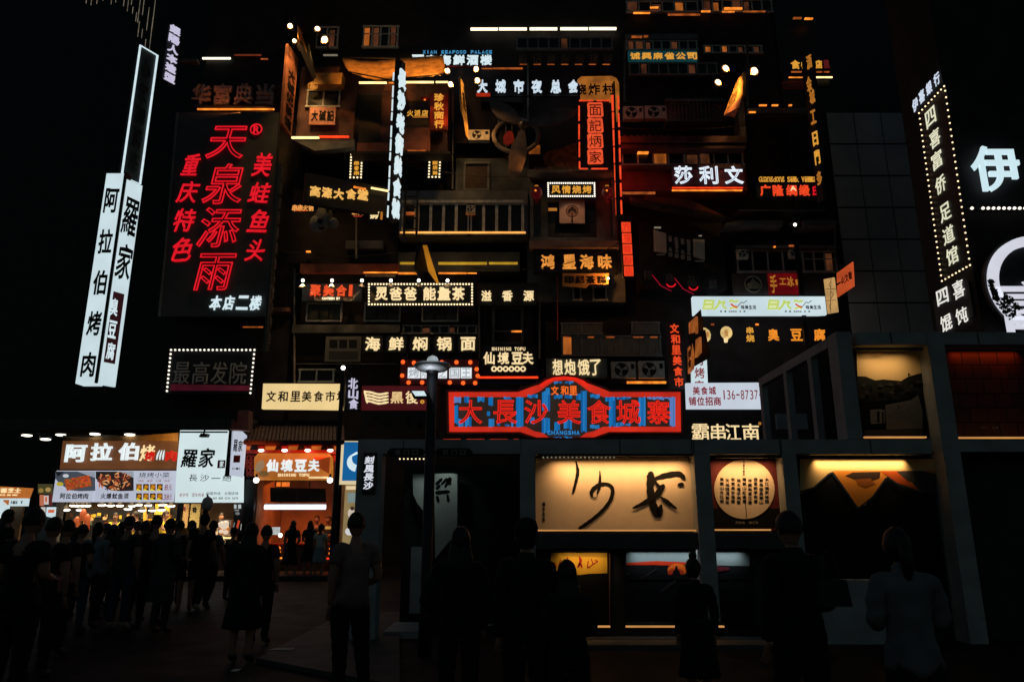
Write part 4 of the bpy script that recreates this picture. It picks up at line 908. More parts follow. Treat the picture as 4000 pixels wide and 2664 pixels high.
# --- white long lightbox
t = T('white_banner_lightbox', 'long white lightbox with the same pale green logo printed twice', 'sign', 2966, 1229, 30.0)
t.box('panel', (2707, 1158, 3226, 1229), 0, .25, PANELW)
p = Pic(t, -.004)
for k in (0, 253):
    p.poly([(2750 + k, 1170), (2792 + k, 1172), (2786 + k, 1209), (2744 + k, 1209)][::-1], (190, 205, 105)); p.poly([(2756 + k, 1178), (2784 + k, 1178), (2781 + k, 1185), (2755 + k, 1185)][::-1], (215, 225, 170)); p.poly([(2753 + k, 1193), (2781 + k, 1193), (2779 + k, 1203), (2751 + k, 1203)][::-1], (215, 225, 170))
    p.line([(2812 + k, 1172), (2804 + k, 1195), (2788 + k, 1209)], 9, (190, 205, 105)); p.line([(2806 + k, 1186), (2832 + k, 1178), (2822 + k, 1194), (2838 + k, 1207)], 8, (185, 205, 105))
    p.line([(2848 + k, 1180), (2856 + k, 1172), (2868 + k, 1180), (2884 + k, 1174)], 8, (190, 205, 105)); p.line([(2850 + k, 1206), (2870 + k, 1200), (2880 + k, 1206)], 7, (200, 205, 110))
    p.line([(2854 + k, 1187), (2866 + k, 1196), (2880 + k, 1200)], 6, (205, 60, 25)); p.line([(2880 + k, 1200), (2888 + k, 1190), (2896 + k, 1180), (2904 + k, 1184), (2918 + k, 1174)], 2.5, (60, 30, 30))
p.build('logo', picm('printed logo', 1.0)); TI = pm('dark teal print', (.01, .04, .05), .5, .2)
for k in (0, 253): t.line('味美生活', (2894 + k, 1193, 2954 + k, 1208), TI, y=-.004, bold=.03); t.line('果 蔬 2006 生 鲜', (2812 + k, 1214, 2912 + k, 1220), INK, y=-.004, bold=.03)
t = T('patterned_light_panel', 'small upright lit panel with crackle pattern right of the white lightbox', 'sign', 3245, 1228, 29.4, -38)
x0, z0, x1, z1 = t.rect(3224, 1086, 3266, 1222); b = MB(); b.box(x0, x1, 0, .12, z0, z1); b.build('panel', em('cream light panel', (205, 160, 100), .9, .35, 1.6), t.o)
p = Pic(t, -.004)
for a in ([(3246, 1084), (3244, 1222)], [(3224, 1130), (3266, 1128)], [(3226, 1175), (3266, 1172)], [(3246, 1100), (3238, 1112), (3246, 1125)], [(3246, 1140), (3256, 1150), (3245, 1168)], [(3246, 1186), (3238, 1196), (3246, 1210)]): p.line(a, 1.8, (70, 45, 25))
p.build('crackle_print', picm('printed board'))
t = T('orange_hanging_board', 'tilted orange board with black brush characters at the right end of the market', 'sign board', 3304, 1160, 29.0, -42)
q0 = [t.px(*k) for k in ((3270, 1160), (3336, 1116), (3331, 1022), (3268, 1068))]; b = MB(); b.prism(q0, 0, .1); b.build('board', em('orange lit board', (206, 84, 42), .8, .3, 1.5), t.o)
for i, c in enumerate('火文章'): t.ch(c, (3286 + i * 14, 1080 - i * 10, 3301 + i * 14, 1110 - i * 8), INK, y=-.003, d=.02, style='brush', bold=.03)
t.stroke('ink_stroke', [(3270, 1112, 8), (3282, 1104, 5), (3292, 1100, 2)], INK, -.005)
t = T('ceiling_spot', 'tiny bright spot lamp under the grey awning edge at right', 'lamp', 3105, 882, 30.0)
t.poly('housing', [(3070, 880), (3090, 866), (3120, 866), (3136, 880)], .05, .3, BLACK); x, z = t.px(3105, 879); ball('bulb', (x, -.02, z), .07, LAMP, t.o)
# --- middle row: red letters, bulb sign, spots
t = T('red_letter_board', 'dark board with three red block characters and a stroke, lit by three small spots', 'sign', 1295, 1176, 30.9)
t.box('board', (1180, 1108, 1412, 1176), .03, .15, pm('slate board', (.13, .145, .14), .6, .3, 2))
for c, r in (('聚', (1211, 1114, 1255, 1158)), ('美', (1263, 1113, 1306, 1158)), ('合', (1313, 1114, 1355, 1158)), ('丨', (1364, 1114, 1377, 1158))): t.ch(c, r, em('coral red letters', (240, 84, 40), .95, .25, 4), d=.08, bold=.036)
t.row('CANTEEN BY', (1258, 1162, 1328, 1171), BULB, d=.03, bold=.03, fill=.95)
for i, (u, w) in enumerate(((1183, 'leftmost'), (1297, 'second from left'), (1414, 'third from left'), (1527, 'fourth from left'), (1636, 'fifth from left'), (1748, 'rightmost'))):
    t = T('spot_lamp', w + ' of the six small spot lamps above the dotted marquee row', 'lamp', u, 1112, 30.4, 0, 'small spot lamps above the marquee row'); x, z = t.px(u, 1096)
    ball('bulb', (x, 0, z), .075, LAMP, t.o); b = MB(); b.lathe([(.03, .0), (.15, -.16), (.16, -.2), (.02, -.19)], 12, (x, .02, z - .12)); b.build('shade', WINF if i in (0, 1) else BLACK, t.o)
    lamp('SPOT', 'spot_beam', t.org + Vector((x, -.25, z - .1)), 22 if i < 3 else 10, (255, 190, 120), size=.04, target=t.org + Vector((x, .6, z - 1.2)), spot=80)
t = T('tea_marquee_sign', 'long dark sign with six cream characters framed by a full border of square bulbs', 'sign', 1644, 1195, 30.7)
t.box('board', (1438, 1105, 1850, 1195), .03, .2, DARK)
for c, u in zip('灵爸爸能量茶', (1466, 1521, 1578, 1653, 1710, 1766)): t.ch(c, (u, 1123, u + 50, 1174), CREAM, d=.08, bold=.03, y=.02)
t.marquee(((1441, 1110), (1844, 1110), (1844, 1189), (1441, 1189)), 36, 8, .042, BULB, y=-.01)
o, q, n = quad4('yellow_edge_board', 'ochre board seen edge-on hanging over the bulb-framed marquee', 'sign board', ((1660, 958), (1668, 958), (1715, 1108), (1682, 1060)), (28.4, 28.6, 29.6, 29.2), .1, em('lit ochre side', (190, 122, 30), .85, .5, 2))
mesh('back_edge', [tuple(v + n * -.14) for v in [q[0] + Vector((-.2, 0, 0)), q[0], q[3], q[2], q[3] + Vector((-.35, 0, -.3)), q[0] + Vector((-.3, 0, -1))]], [(0, 1, 2, 3, 4, 5)], BLACK, o)
t = T('overflow_fragrance_letters', 'three spaced cream characters right of the bulb-framed marquee', 'sign', 1982, 1182, 30.9)
t.box('board', (1862, 1105, 2100, 1195), .05, .15, DARK)
for c, u, w in (('溢', 1880, 40), ('香', 1961, 42), ('源', 2044, 42)): t.ch(c, (u, 1136, u + w, 1177), CREAM, d=.06, bold=.03)
t = T('menu_poster', 'dim grey poster with three dark blocks left of the five boxed characters', 'poster', 1338, 1412, 31.0)
t.box('sheet', (1270, 1314, 1410, 1412), 0, .04, pm('grey poster', (.13, .14, .135), .7, .2, 2))
p = Pic(t, -.006)
for i in range(3): p.quad(1287 + i * 38, 1327, 1318 + i * 38, 1360, (34, 38, 40))
p.quad(1285, 1372, 1398, 1404, (62, 66, 66)); p.build('print', picm('dull print'))
t = T('five_boxed_characters', 'five glowing cream characters each on its own dark box', 'sign', 1640, 1374, 30.7)
for c, u in zip('海鲜焖锅面', (1427, 1519, 1612, 1706, 1800)): t.box('box', (u - 12, 1311, u + 68, 1377), .03, .2, DARK); t.ch(c, (u, 1318, u + 58, 1370), CREAM, d=.08, bold=.028, style='brush', y=.02)
# --- tofu sign on the facade, coins
t = T('tofu_wall_sign', 'black sign with white-gold characters, latin caption above and six coins below', 'sign', 1985, 1466, 30.0)
t.box('board', (1875, 1348, 2098, 1464), .03, .2, BLACK); t.row('SHINING TOFU', (1921, 1357, 2052, 1370), CREAM, d=.04, bold=.04, fill=.85, y=.02)
for c, u in zip('仙境豆夫', (1888, 1944, 1998, 2040)): t.ch(c, (u, 1376, u + 44, 1423), CREAM, d=.07, style='brush', bold=.03, y=.02)
for i in range(6):
    x, z = t.px(1930 + i * 22.6, 1441); b = MB(); b.tube([(x + .09 * math.cos(k * .5236), 0, z + .09 * math.sin(k * .5236)) for k in range(12)], .035, 6, True); b.build('coin', CREAM, t.o, True)
t.box('red_tube', (1870, 1470, 2102, 1477), -.1, -.03, TUBER)
t = T('hungry_letters', 'four cream brush characters on a dark slate board above the neon arch', 'sign', 2252, 1476, 30.2)
t.box('board', (2134, 1400, 2372, 1476), .03, .18, pm('slate board', (.06, .068, .066), .6, .3, 2))
for c, u, w in (('想', 2158, 40), ('炮', 2204, 44), ('饿', 2256, 46), ('了', 2304, 42)): t.ch(c, (u, 1405, u + w, 1466), CREAM, d=.06, style='brush', bold=.02, y=.02)
t = T('red_vertical_letters', 'dark upright panel with six orange-red characters at the right of the air conditioners', 'sign', 2640, 1518, 29.6)
t.poly('panel', [(2604, 1256), (2668, 1256), (2682, 1520), (2618, 1520)], .03, .18, pm('charcoal panel', (.05, .053, .056), .6, .3, 2))
t.colm('文和里美食市', (2625, 1266, 2660, 1510), em('vivid orange red letters', (240, 76, 36), .95, .2), lean=.085, d=.06, bold=.028, y=.02)
# --- angled amber boards
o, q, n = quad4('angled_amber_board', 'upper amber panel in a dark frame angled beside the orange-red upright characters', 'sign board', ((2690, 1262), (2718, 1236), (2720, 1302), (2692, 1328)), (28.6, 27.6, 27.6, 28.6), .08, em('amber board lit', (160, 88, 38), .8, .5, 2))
mesh('frame', [tuple(v + n * -.1) for v in [q[0] + Vector((-.08, 0, .1)), q[1] + Vector((.12, 0, .3)), q[2] + Vector((.2, 0, 0)), q[3] + Vector((-.08, 0, -.2))]], [(0, 1, 2, 3)], BLACK, o)
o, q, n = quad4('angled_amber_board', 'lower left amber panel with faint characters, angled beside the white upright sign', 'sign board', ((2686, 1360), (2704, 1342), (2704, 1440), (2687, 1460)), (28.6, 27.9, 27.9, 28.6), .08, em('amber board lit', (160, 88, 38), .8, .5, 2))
for i, c in enumerate('美食'): on_quad(o, q, n, c, .15, .15 + i * .38, .85, .48 + i * .38, pm('brown letters', (.08, .04, .02), .6, .2))
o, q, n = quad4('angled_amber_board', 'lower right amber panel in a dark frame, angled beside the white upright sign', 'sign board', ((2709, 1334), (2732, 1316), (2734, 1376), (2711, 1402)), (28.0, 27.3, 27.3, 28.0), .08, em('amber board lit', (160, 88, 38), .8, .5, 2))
mesh('frame', [tuple(v + n * -.1) for v in [q[0] + Vector((-.3, 0, .3)), q[1] + Vector((.15, 0, .3)), q[2] + Vector((.3, 0, -.2)), q[3] + Vector((-.1, 0, -.3))]], [(0, 1, 2, 3)], BLACK, o)
t = T('white_vertical_sign', 'upright white lightbox with large red characters above the phone number box', 'sign', 2752, 1497, 29.4)
t.poly('panel', [(2730, 1353), (2759, 1353), (2765, 1496), (2704, 1496), (2702, 1416), (2728, 1382)], 0, .2, PANELW); RP = em('backlit red print', (138, 44, 52), .8, .2, 6)
for i, c in enumerate('灯烤串'): t.ch(c, (2713, 1386 + i * 50, 2752, 1428 + i * 50), RP, y=-.003, d=.015, bold=.02)
t.line('家常', (2733, 1358, 2757, 1372), TI, y=-.003)
t = T('phone_number_lightbox', 'white lightbox with dark red characters and a phone number', 'sign', 2828, 1598, 28.8)
t.poly('panel', [(2680, 1496), (2976, 1494), (2980, 1596), (2684, 1596)], 0, .2, em('bluish lightbox', (206, 216, 230), .9, .1, .8))
t.line('美食城', (2704, 1510, 2798, 1542), RP, y=-.003, bold=.03); t.line('铺位招商', (2688, 1550, 2818, 1584), RP, y=-.003, bold=.03); t.row('136-8737-', (2822, 1524, 2978, 1560), RP, y=-.003, d=.015, bold=.0, fill=.72)
t = T('skewer_town_letters', 'four large cream block characters partly hidden behind the grey steel beam', 'sign', 2832, 1720, 27.5)
for c, u, w in (('霸', 2702, 66), ('串', 2776, 56), ('江', 2834, 58), ('南', 2900, 64)): t.ch(c, (u, 1656, u + w, 1722), CREAM, d=.06, bold=.004, style='solid')
b = MB(); x, z = t.px(2968, 1654); ball('dot', (x, 0, z), .06, GOLDD, t.o); t.box('rail', (2700, 1722, 2970, 1730), 0, .1, BLACK)
t = T('stinky_tofu_letters', 'row of cream emblems and amber characters under the white banner lightbox', 'sign', 2980, 1340, 30.6)
p0 = [(2737, 1281), (2755, 1280), (2770, 1290), (2777, 1306), (2775, 1324), (2766, 1334), (2750, 1332), (2748, 1318), (2758, 1312), (2756, 1300), (2742, 1292)]
t.poly('crescent_emblem', p0, -.05, .02, em('cream emblem', (236, 200, 130), .9, .35, 4)); t.ch('家', (2756, 1296, 2772, 1318), GOLDD, y=-.055, d=.01)
x, z = t.px(2837, 1300); b = MB(); b.prism([(x + .25 * math.cos(k * .3142), z + .28 * math.sin(k * .3142)) for k in range(20)] , -.05, .02); b.build('gourd_emblem', em('cream emblem', (236, 200, 130), .9, .35, 4), t.o); t.poly('gourd_base', [(2828, 1318), (2846, 1318), (2842, 1337), (2831, 1337)], -.05, .02, CREAM); t.ch('香', (2828, 1288, 2846, 1314), GOLDD, y=-.055, d=.01)
t.ch('串', (2915, 1278, 2942, 1304), GOLD, d=.05, bold=.03); t.ch('烧', (2914, 1308, 2946, 1336), GOLD, d=.05, bold=.03)
for c, u in zip('臭豆腐', (2998, 3088, 3178)): t.ch(c, (u, 1286, u + 44, 1332), em('amber letters', (245, 146, 42), .95, .3, 4), d=.07, bold=.03)
for u, m in ((2778, TUBED), (2952, TUBEO)): t.box('lamp', (u, 1264, u + 12, 1270), -.2, -.15, m)
# --- lower row
t = T('cream_food_market_lightbox', 'glowing cream lightbox with dark characters, cut off by the lamp post', 'sign', 1178, 1601, 28.2)
t.poly('panel', [(1028, 1498), (1334, 1499), (1337, 1600), (1022, 1596)], 0, .2, em('cream lightbox', (246, 214, 150), .95, .12, .8)); b = MB()
for c, u in zip('文和里美食市场', (1041, 1087, 1136, 1180, 1226, 1272, 1316)): t.ch(c, (u, 1528, u + 38, 1569), pm('brown black letters', (.02, .012, .008), .5, .2), y=-.003, d=.05, bold=.02, style='solid')
t = T('white_letter_blade', 'dark angled blade sign with chunky white characters right of the cream lightbox', 'sign', 1378, 1602, 27.6, 30)
x0, z0, x1, z1 = t.rect(1350, 1465, 1404, 1604, .05); b = MB(); b.box(x0, x1, .05, .2, z0, z1); b.build('board', BLACK, t.o)
for i, c in enumerate('北山食'): t.ch(c, (1359 + i, 1478 + i * 40, 1397 + i, 1518 + i * 40), LILAC, d=.06, bold=.036)
t = T('flag_logo_sign', 'dark red board with a cream waving flag emblem and cream characters', 'sign', 1545, 1600, 28.2)
t.box('board', (1412, 1507, 1672, 1600), .03, .2, em('lit maroon board', (78, 20, 26), .75, .3, 1.2)); t.box('board', (1700, 1507, 1714, 1600), .03, .2, REDB)
for k in range(4):
    v = 1530 + k * 12; t.stroke('flag_stripe', [(1424 + k * 4, v, 8), (1448, v + 2, 8), (1480, v + 10, 8), (1515, v + 5, 8)], CREAM, -.002)
t.stroke('flag_stripe', [(1424, 1528, 8), (1434, 1572, 8)], CREAM, -.002)
t.ch('黑', (1526, 1531, 1576, 1576), em('cream letters b', (236, 200, 140), .95, .2), d=.05, bold=.03, y=.02); t.ch('後', (1584, 1529, 1634, 1577), CREAM, d=.05, bold=.02, style='brush', y=.02); t.ch('。', (1642, 1562, 1658, 1577), GOLD, d=.05, bold=.04)
t = T('red_bulb_marquee', 'maroon board with glowing white blocks of text and a border of round red bulbs', 'sign', 1712, 1502, 29.0)
t.box('board', (1563, 1404, 1868, 1502), .03, .2, pm('maroon plank', (.12, .05, .055), .7, .3, 2))
for c, u, w in (('烤', 1593, 48), ('肉', 1644, 22), ('之', 1712, 34), ('国', 1755, 42), ('王', 1800, 42)): t.box('letter_backlight', (u, 1436, u + w, 1477), -.01, .02, em('white block', (232, 238, 242), 1.0, .1)); t.ch(c, (u + 3, 1438, u + w - 3, 1475), em('pale grey letter', (176, 184, 190), .85, .1), y=-.012, d=.02)
RBULB = em('red orange bulb', (255, 92, 30), 1.5, 0)
t.bulbs([(1574, 1414), (1617, 1417), (1783, 1415), (1837, 1415), (1571, 1467), (1596, 1494), (1649, 1494), (1757, 1494), (1809, 1496), (1856, 1496), (1862, 1442), (1866, 1468), (1725, 1415)], .085, RBULB, -.03)
# --- great arch sign
t = T('neon_arch_sign', 'huge horizontal neon sign with red characters on blue, red frame and an arched crest', 'sign', 2205, 1714, 26.0)
outer = [(1742, 1522), (2020, 1522), (2032, 1512), (2074, 1502), (2108, 1490), (2130, 1476), (2165, 1466), (2205, 1462), (2245, 1466), (2280, 1477), (2305, 1490), (2340, 1504), (2372, 1514), (2384, 1522), (2666, 1522), (2668, 1694), (2384, 1694), (2360, 1704), (2320, 1713), (2095, 1713), (2050, 1704), (2026, 1694), (1745, 1694)]
red = [(1752, 1531), (2024, 1531), (2080, 1510), (2118, 1498), (2140, 1484), (2170, 1474), (2205, 1470), (2240, 1474), (2270, 1484), (2298, 1498), (2335, 1511), (2384, 1531), (2658, 1531), (2660, 1686), (2380, 1686), (2320, 1707), (2095, 1707), (2032, 1686), (1755, 1686)]
blue = [(1774, 1551), (2052, 1551), (2082, 1540), (2106, 1530), (2130, 1512), (2160, 1492), (2205, 1485), (2250, 1492), (2278, 1512), (2302, 1530), (2330, 1540), (2358, 1551), (2638, 1551), (2638, 1666), (2356, 1666), (2320, 1684), (2290, 1690), (2265, 1708), (2145, 1708), (2120, 1690), (2088, 1684), (2054, 1666), (1774, 1666)]
t.poly('backboard', outer, .05, .35, pm('dull brown casing', (.16, .10, .09), .6, .3, 3))
t.poly('red_frame', red, .0, .045, em('red glowing frame', (220, 48, 30), .85, .35, .7))
t.poly('inner_panel', blue, -.02, -.005, em('dim brown panel', (52, 42, 36), .7, .4, 1.5))
p = Pic(t, -.0215, .0004); zx = lambda a: 1650 + a * .4671; zy = lambda a: 1450 + a * .4671; rv = random.Random(21)
for a, b2, c, d2, k in ((265, 215, 325, 265, 1), (268, 285, 300, 440, 0), (300, 400, 345, 462, 0), (355, 380, 412, 464, 0), (350, 213, 392, 262, 0), (460, 213, 520, 256, 0), (552, 215, 592, 292, 0), (554, 398, 602, 462, 0), (625, 438, 650, 464, 0), (680, 215, 745, 242, 0), (690, 442, 730, 464, 0), (783, 213, 846, 464, 0), (742, 420, 760, 462, 0), (880, 196, 966, 228, 0), (1000, 168, 1068, 330, 0), (1032, 140, 1066, 200, 0), (998, 388, 1066, 516, 0), (1100, 198, 1170, 232, 0), (1190, 200, 1252, 226, 0), (1104, 422, 1152, 500, 0), (1182, 402, 1250, 484, 0), (1325, 160, 1376, 508, 0), (1286, 190, 1326, 240, 0), (1404, 192, 1484, 226, 0), (1402, 448, 1480, 484, 0), (1560, 215, 1616, 462, 0), (1616, 428, 1690, 462, 0), (1700, 436, 1742, 462, 0), (1808, 215, 1868, 462, 0), (1530, 216, 1610, 250, 0), (1625, 216, 1745, 236, 0), (1880, 214, 2072, 238, 1), (2068, 215, 2116, 462, 1), (1100, 84, 1168, 108, 0), (1192, 84, 1262, 108, 0), (1098, 546, 1166, 558, 0), (1184, 546, 1252, 558, 0), (900, 380, 940, 440, 0), (540, 330, 566, 380, 0)):
    n_ = max(1, int((c - a) / 16)); w_ = (c - a) / n_
    for q_ in range(n_):
        col_ = (96, 138, 208) if k else rv.choice([(22, 118, 192), (26, 126, 200), (18, 100, 172), (40, 132, 204)]); p.quad(zx(a + q_ * w_), zy(b2 + rv.uniform(-3, 6)), zx(a + (q_ + 1) * w_ - (1.5 if q_ % 3 else 0)), zy(d2 + rv.uniform(-10, 4)), col_)
p.build('blue_light_pattern', picm('backlit blue', .75))
for c, u in zip('大長沙美食城寨', (1792, 1928, 2048, 2176, 2294, 2408, 2526)):
    t.ch(c, (u, 1564, u + 92, 1656), em('deep red neon face', (112, 20, 24), .8, .2), y=-.04, d=.05, bold=.03); t.ch(c, (u - 1, 1563, u + 93, 1657), em('bright red neon', (238, 40, 24), 1.0, .15), y=-.09, d=.1, style='tube', bold=.02, name='outline_character')
for c, u in zip('文和里', (2152, 2190, 2224)): t.ch(c, (u, 1508, u + 30, 1543), em('orange neon letters', (255, 112, 36), 1.0, .15), y=-.03, d=.06, bold=.02)
t.row('CHANGSHA', (2138, 1682, 2264, 1698), em('bright blue letters', (40, 140, 215), .95, .2), y=-.03, d=.04, bold=.03, fill=.8)
b = MB(); pts = [t.px(*k, -.06) for k in [(2112, 1506), (2135, 1490), (2165, 1479), (2205, 1475), (2245, 1479), (2275, 1490), (2298, 1506)]]; b.tube([(x, -.06, z) for x, z in pts], .05); b.build('neon_tube', em('bright red neon', (255, 50, 24), 1.1, .1), t.o, True)
for r in ((1731, 1714, 1800, 1719), (1822, 1714, 1892, 1719), (1914, 1714, 1984, 1719), (2006, 1714, 2026, 1719)): t.box('under_tube', r, -.3, -.24, em('dim red tube', (206, 56, 28), .8, .3))
t = T('dim_poster_strip', 'dark banner with barely visible figures below the flag sign', 'banner', 1540, 1684, 27.8)
t.box('sheet', (1415, 1606, 1662, 1684), .02, .08, DARK)
p = Pic(t, .012)
for u, v, a, k, c in ((1452, 1640, 5, 14, (58, 36, 34)), (1448, 1660, 12, 10, (52, 30, 28)), (1510, 1650, 20, 8, (34, 34, 34)), (1560, 1645, 5, 18, (50, 40, 40)), (1596, 1650, 10, 20, (26, 27, 28)), (1640, 1655, 12, 20, (26, 27, 28)), (1466, 1634, 5, 6, (34, 26, 26))): p.ell(u, v, a, k, c)
p.build('figures', picm('dull print'))

for i, (a, m, z, Y) in enumerate((((1552, 640), (1820, 700), (2066, 690), 30.2), ((1850, 1045), (2180, 1085), (2420, 948), 30.3), ((2640, 1250), (2900, 1262), (3222, 1235), 29.8), ((1100, 980), (1330, 1020), (1560, 985), 30.6), ((2424, 500), (2680, 520), (2912, 490), 30.2))):
    t = T('cable', ('thin slack cable below the dotted frame signs', 'thin cable running up behind the amber seafood characters', 'thin cable under the white banner lightbox', 'thin slack cable above the rust fascia', 'thin slack cable above the crimson wall windows')[i], 'cable', m[0], m[1], Y); pts = []
    for k in range(13): s_ = k / 12; pts.append(((1 - s_) ** 2 * a[0] + 2 * s_ * (1 - s_) * m[0] + s_ * s_ * z[0], (1 - s_) ** 2 * a[1] + 2 * s_ * (1 - s_) * m[1] + s_ * s_ * z[1]))
    t.tube('wire', pts, .018, pm('cable sheath', (.05, .045, .045), .6, .2))
# ============================================================ corner building signs (right)
# side wall x = 13: plane turned -90 degrees (local x runs toward the viewer)
def side_plane(name, label, cat, X, Y, z):
    t = T(name, label, cat, 3600, 400, 20, -90); t.org = Vector((X, Y, z)); t.o.location = t.org; return t
YL = LILAC
t = side_plane('foot_massage_sign', 'tall upright sign of ivory characters in a dotted bulb frame on the corner building', 'sign', 12.94, 20.6, 8.5)
b = MB(); q = [t.px(3590, 440), t.px(3690, 330), t.px(3790, 1035), t.px(3685, 1100)]; b.prism([(q[3][0], q[3][1]), (q[2][0], q[2][1]), (q[1][0], q[1][1]), (q[0][0], q[0][1])], .02, .05); b.build('board', BLACK, t.o)
IV = em('ivory letters', (228, 226, 196), 1.0, .25, 5)
for c, u, v in zip('四喜富侨足道馆', (3616, 3632, 3640, 3654, 3672, 3684, 3698), (422, 504, 588, 684, 792, 880, 962)):
    w = 42 + (u - 3616) * .06; x0, z0 = t.px(u, v + 74); x1, z1 = t.px(u + w, v + 18)
    x0 = t.px(u, v + 45)[0]; x1 = t.px(u + w, v + 45)[0]; zt = t.px(u + w / 2, v)[1]; zb = t.px(u + w / 2, v + 72)[1]
    o = glyph_obj(c, 'solid', .014, 0, IV, t.o); o.location = (x0, 0, zb); o.scale = (x1 - x0, .015, zt - zb)
L = lambda p, q, k: (p[0] + (q[0] - p[0]) * k, p[1] + (q[1] - p[1]) * k)
a, b_, c_, d_ = (3590, 443), (3688, 338), (3789, 1036), (3679, 1098)
pts = [L(a, b_, i / 8) for i in range(9)] + [L(d_, c_, i / 8) for i in range(9)] + [L(a, d_, i / 30) for i in range(1, 30)] + [L((3692, 356), c_, i / 27) for i in range(0, 27)]
t.bulbs(pts, .026, BULB, -.04)
t = side_plane('bank_letters', 'slanted pale blue-white characters on top of the dotted bulb frame', 'sign', 12.94, 20.6, 15)
for c, u, v in zip('伊喜銀行', (3564, 3590, 3618, 3648), (385, 352, 320, 285)):
    x0 = t.px(u, v + 30)[0]; x1 = t.px(u + 25, v + 30)[0]; zt = t.px(u + 12, v - 2)[1]; zb = t.px(u + 12, v + 52)[1]
    o = glyph_obj(c, 'solid', .04, 0, em('pale blue letters', (205, 216, 234), 1.0, .2, 5), t.o); o.location = (x0, 0, zb); o.scale = (x1 - x0, .015, zt - zb)
b = MB(); x0, z0 = t.px(3570, 440); x1, z1 = t.px(3676, 345); b.box(x0, x1, .02, .06, z0, z1); b.build('rail', BLACK, t.o)
t = side_plane('wonton_letters', 'two pairs of ivory characters under the dotted bulb frame', 'sign', 12.94, 20.4, 7)
for c, u, v, w, h in (('四', 3660, 1128, 46, 62), ('喜', 3722, 1094, 46, 72), ('馄', 3674, 1228, 46, 66), ('饨', 3734, 1200, 46, 66)):
    x0 = t.px(u, v + h / 2)[0]; x1 = t.px(u + w, v + h / 2)[0]; zt = t.px(u + w / 2, v)[1]; zb = t.px(u + w / 2, v + h)[1]
    o = glyph_obj(c, 'brush', .012, 0, em('white ivory letters', (232, 230, 222), 1.0, .2, 5), t.o); o.location = (x0, 0, zb); o.scale = (x1 - x0, .015, zt - zb)
b = MB(); x0, z0 = t.px(3660, 1300); x1, z1 = t.px(3780, 1100); b.box(x0, x1, .02, .06, z0, z1); b.build('backing', BLACK, t.o)
t = T('huge_white_character', 'huge pale cyan single character near the right edge', 'sign', 3885, 750, 19.4)
t.ch('伊', (3792, 577, 3978, 752), em('pale cyan letter', (205, 232, 240), .98, .06, 1), d=.12, bold=.02)
t = T('bulb_row', 'short horizontal row of white bulbs under the huge pale character', 'light row', 3880, 818, 19.4)
t.box('rail', (3780, 808, 4080, 820), .0, .05, BLACK); t.bulbs([(3797, 814)] + [(3840 + i * 20.5, 814) for i in range(12)], .045, BULBC, -.03)
t = T('round_white_ring_sign', 'large white ring with white characters inside, cut by the right edge of the photo', 'sign', 4010, 1290, 18.9)
cu, cv = 4060, 1110
x, z = t.px(cu, cv); rad = x - t.px(3862, cv)[0]; rin = x - t.px(3900, cv)[0]; b = MB(); N = 60
rw = random.Random(5)
for i in range(N):
    a0, a1 = 2 * math.pi * i / N, 2 * math.pi * (i + 1) / N
    b.add([(x + r * math.cos(k), y, z + r * math.sin(k)) for y in (-.05, .06) for r, k in ((rad, a0), (rad, a1), (rin, a1), (rin, a0))], [(0, 3, 2, 1), (4, 5, 6, 7), (0, 1, 5, 4), (2, 3, 7, 6)])
b.build('ring', em('white ring', (214, 216, 228), .95, .08, 2), t.o)
t.ch('富', (3896, 1098, 4180, 1330), em('white ring', (214, 216, 228), .95, .08, 2), d=.05, bold=.012)
b = MB(); b.prism([(x + (rad + .06) * math.cos(k * .105), z + (rad + .06) * math.sin(k * .105)) for k in range(60)], .07, .2); b.build('disc', BLACK, t.o)
# ivy hanging over the lower left of the ring
IVY = pm('ivy leaf', (.05, .06, .02), .6, .5, 6); b = MB(); rv = random.Random(2)
for i in range(260):
    a = R(rv.uniform(178, 226)); rr = rad + rv.uniform(-.36, .10) if a > R(200) else rad + rv.uniform(.0, .10); c = Vector((x + rr * math.cos(a), -.12 - rv.random() * .1, z + rr * math.sin(a))); s = rv.uniform(.03, .07); k = rv.uniform(0, 6)
    e = Vector((math.cos(k), rv.uniform(-.5, .5), math.sin(k))) * s; f = Vector((-math.sin(k), rv.uniform(-.5, .5), math.cos(k))) * s * .6
    b.add([c - e, c + f, c + e, c - f], [(0, 1, 2, 3)])
o = b.build('creeper', IVY); o.location = t.org; tag(o, 'leafy creeper hanging over the lower left of the white ring', 'plant')

# ============================================================ barbecue stall (left)
B_ = T('barbecue_stall', 'open barbecue stall with brown sign, corrugated eave and bright counter at left', 'food stall', 470, 2240, 25.0)
D = Dp(B_, 25.0)
b = MB()
STW = pm('warm stall wall', (.12, .075, .04), .8, .3, 2)
CORR = pm('corrugated sheet', (.085, .09, .09), .5, .3, 3)
zg = -B_.org.z; ox, oy = B_.org.x, B_.org.y
E0 = T('x', None, None, 400, 1677, 23.8, parent=B_.o); xa, xb = P(-60, 1650, 23.8).x - ox, P(912, 1650, 23.8).x - ox
zt, zb = P(500, 1637, 23.8).z - B_.org.z, P(500, 1677, 23.8).z - B_.org.z
N = 150; vs = []; fs = []
for i in range(N + 1):
    xx = xa + (xb - xa) * i / N; yy = 23.8 - oy - .05 * (i % 2); vs += [(xx, yy, zb), (xx, yy, zt)]
for i in range(N): fs.append((2 * i, 2 * i + 2, 2 * i + 3, 2 * i + 1))
mesh('corrugated_eave', vs, fs, CORR, B_.o)
b = MB(); b.box(xa, xb, 23.83 - oy, 29 - oy, zt - .02, zt + .25); b.build('roof', BLACK, B_.o)
D.poly('roof_gable', [(892, 1676), (970, 1682), (972, 1602), (934, 1602)], -.9, -.5, pm('pink gable', (.36, .20, .18), .8, .2, 2))
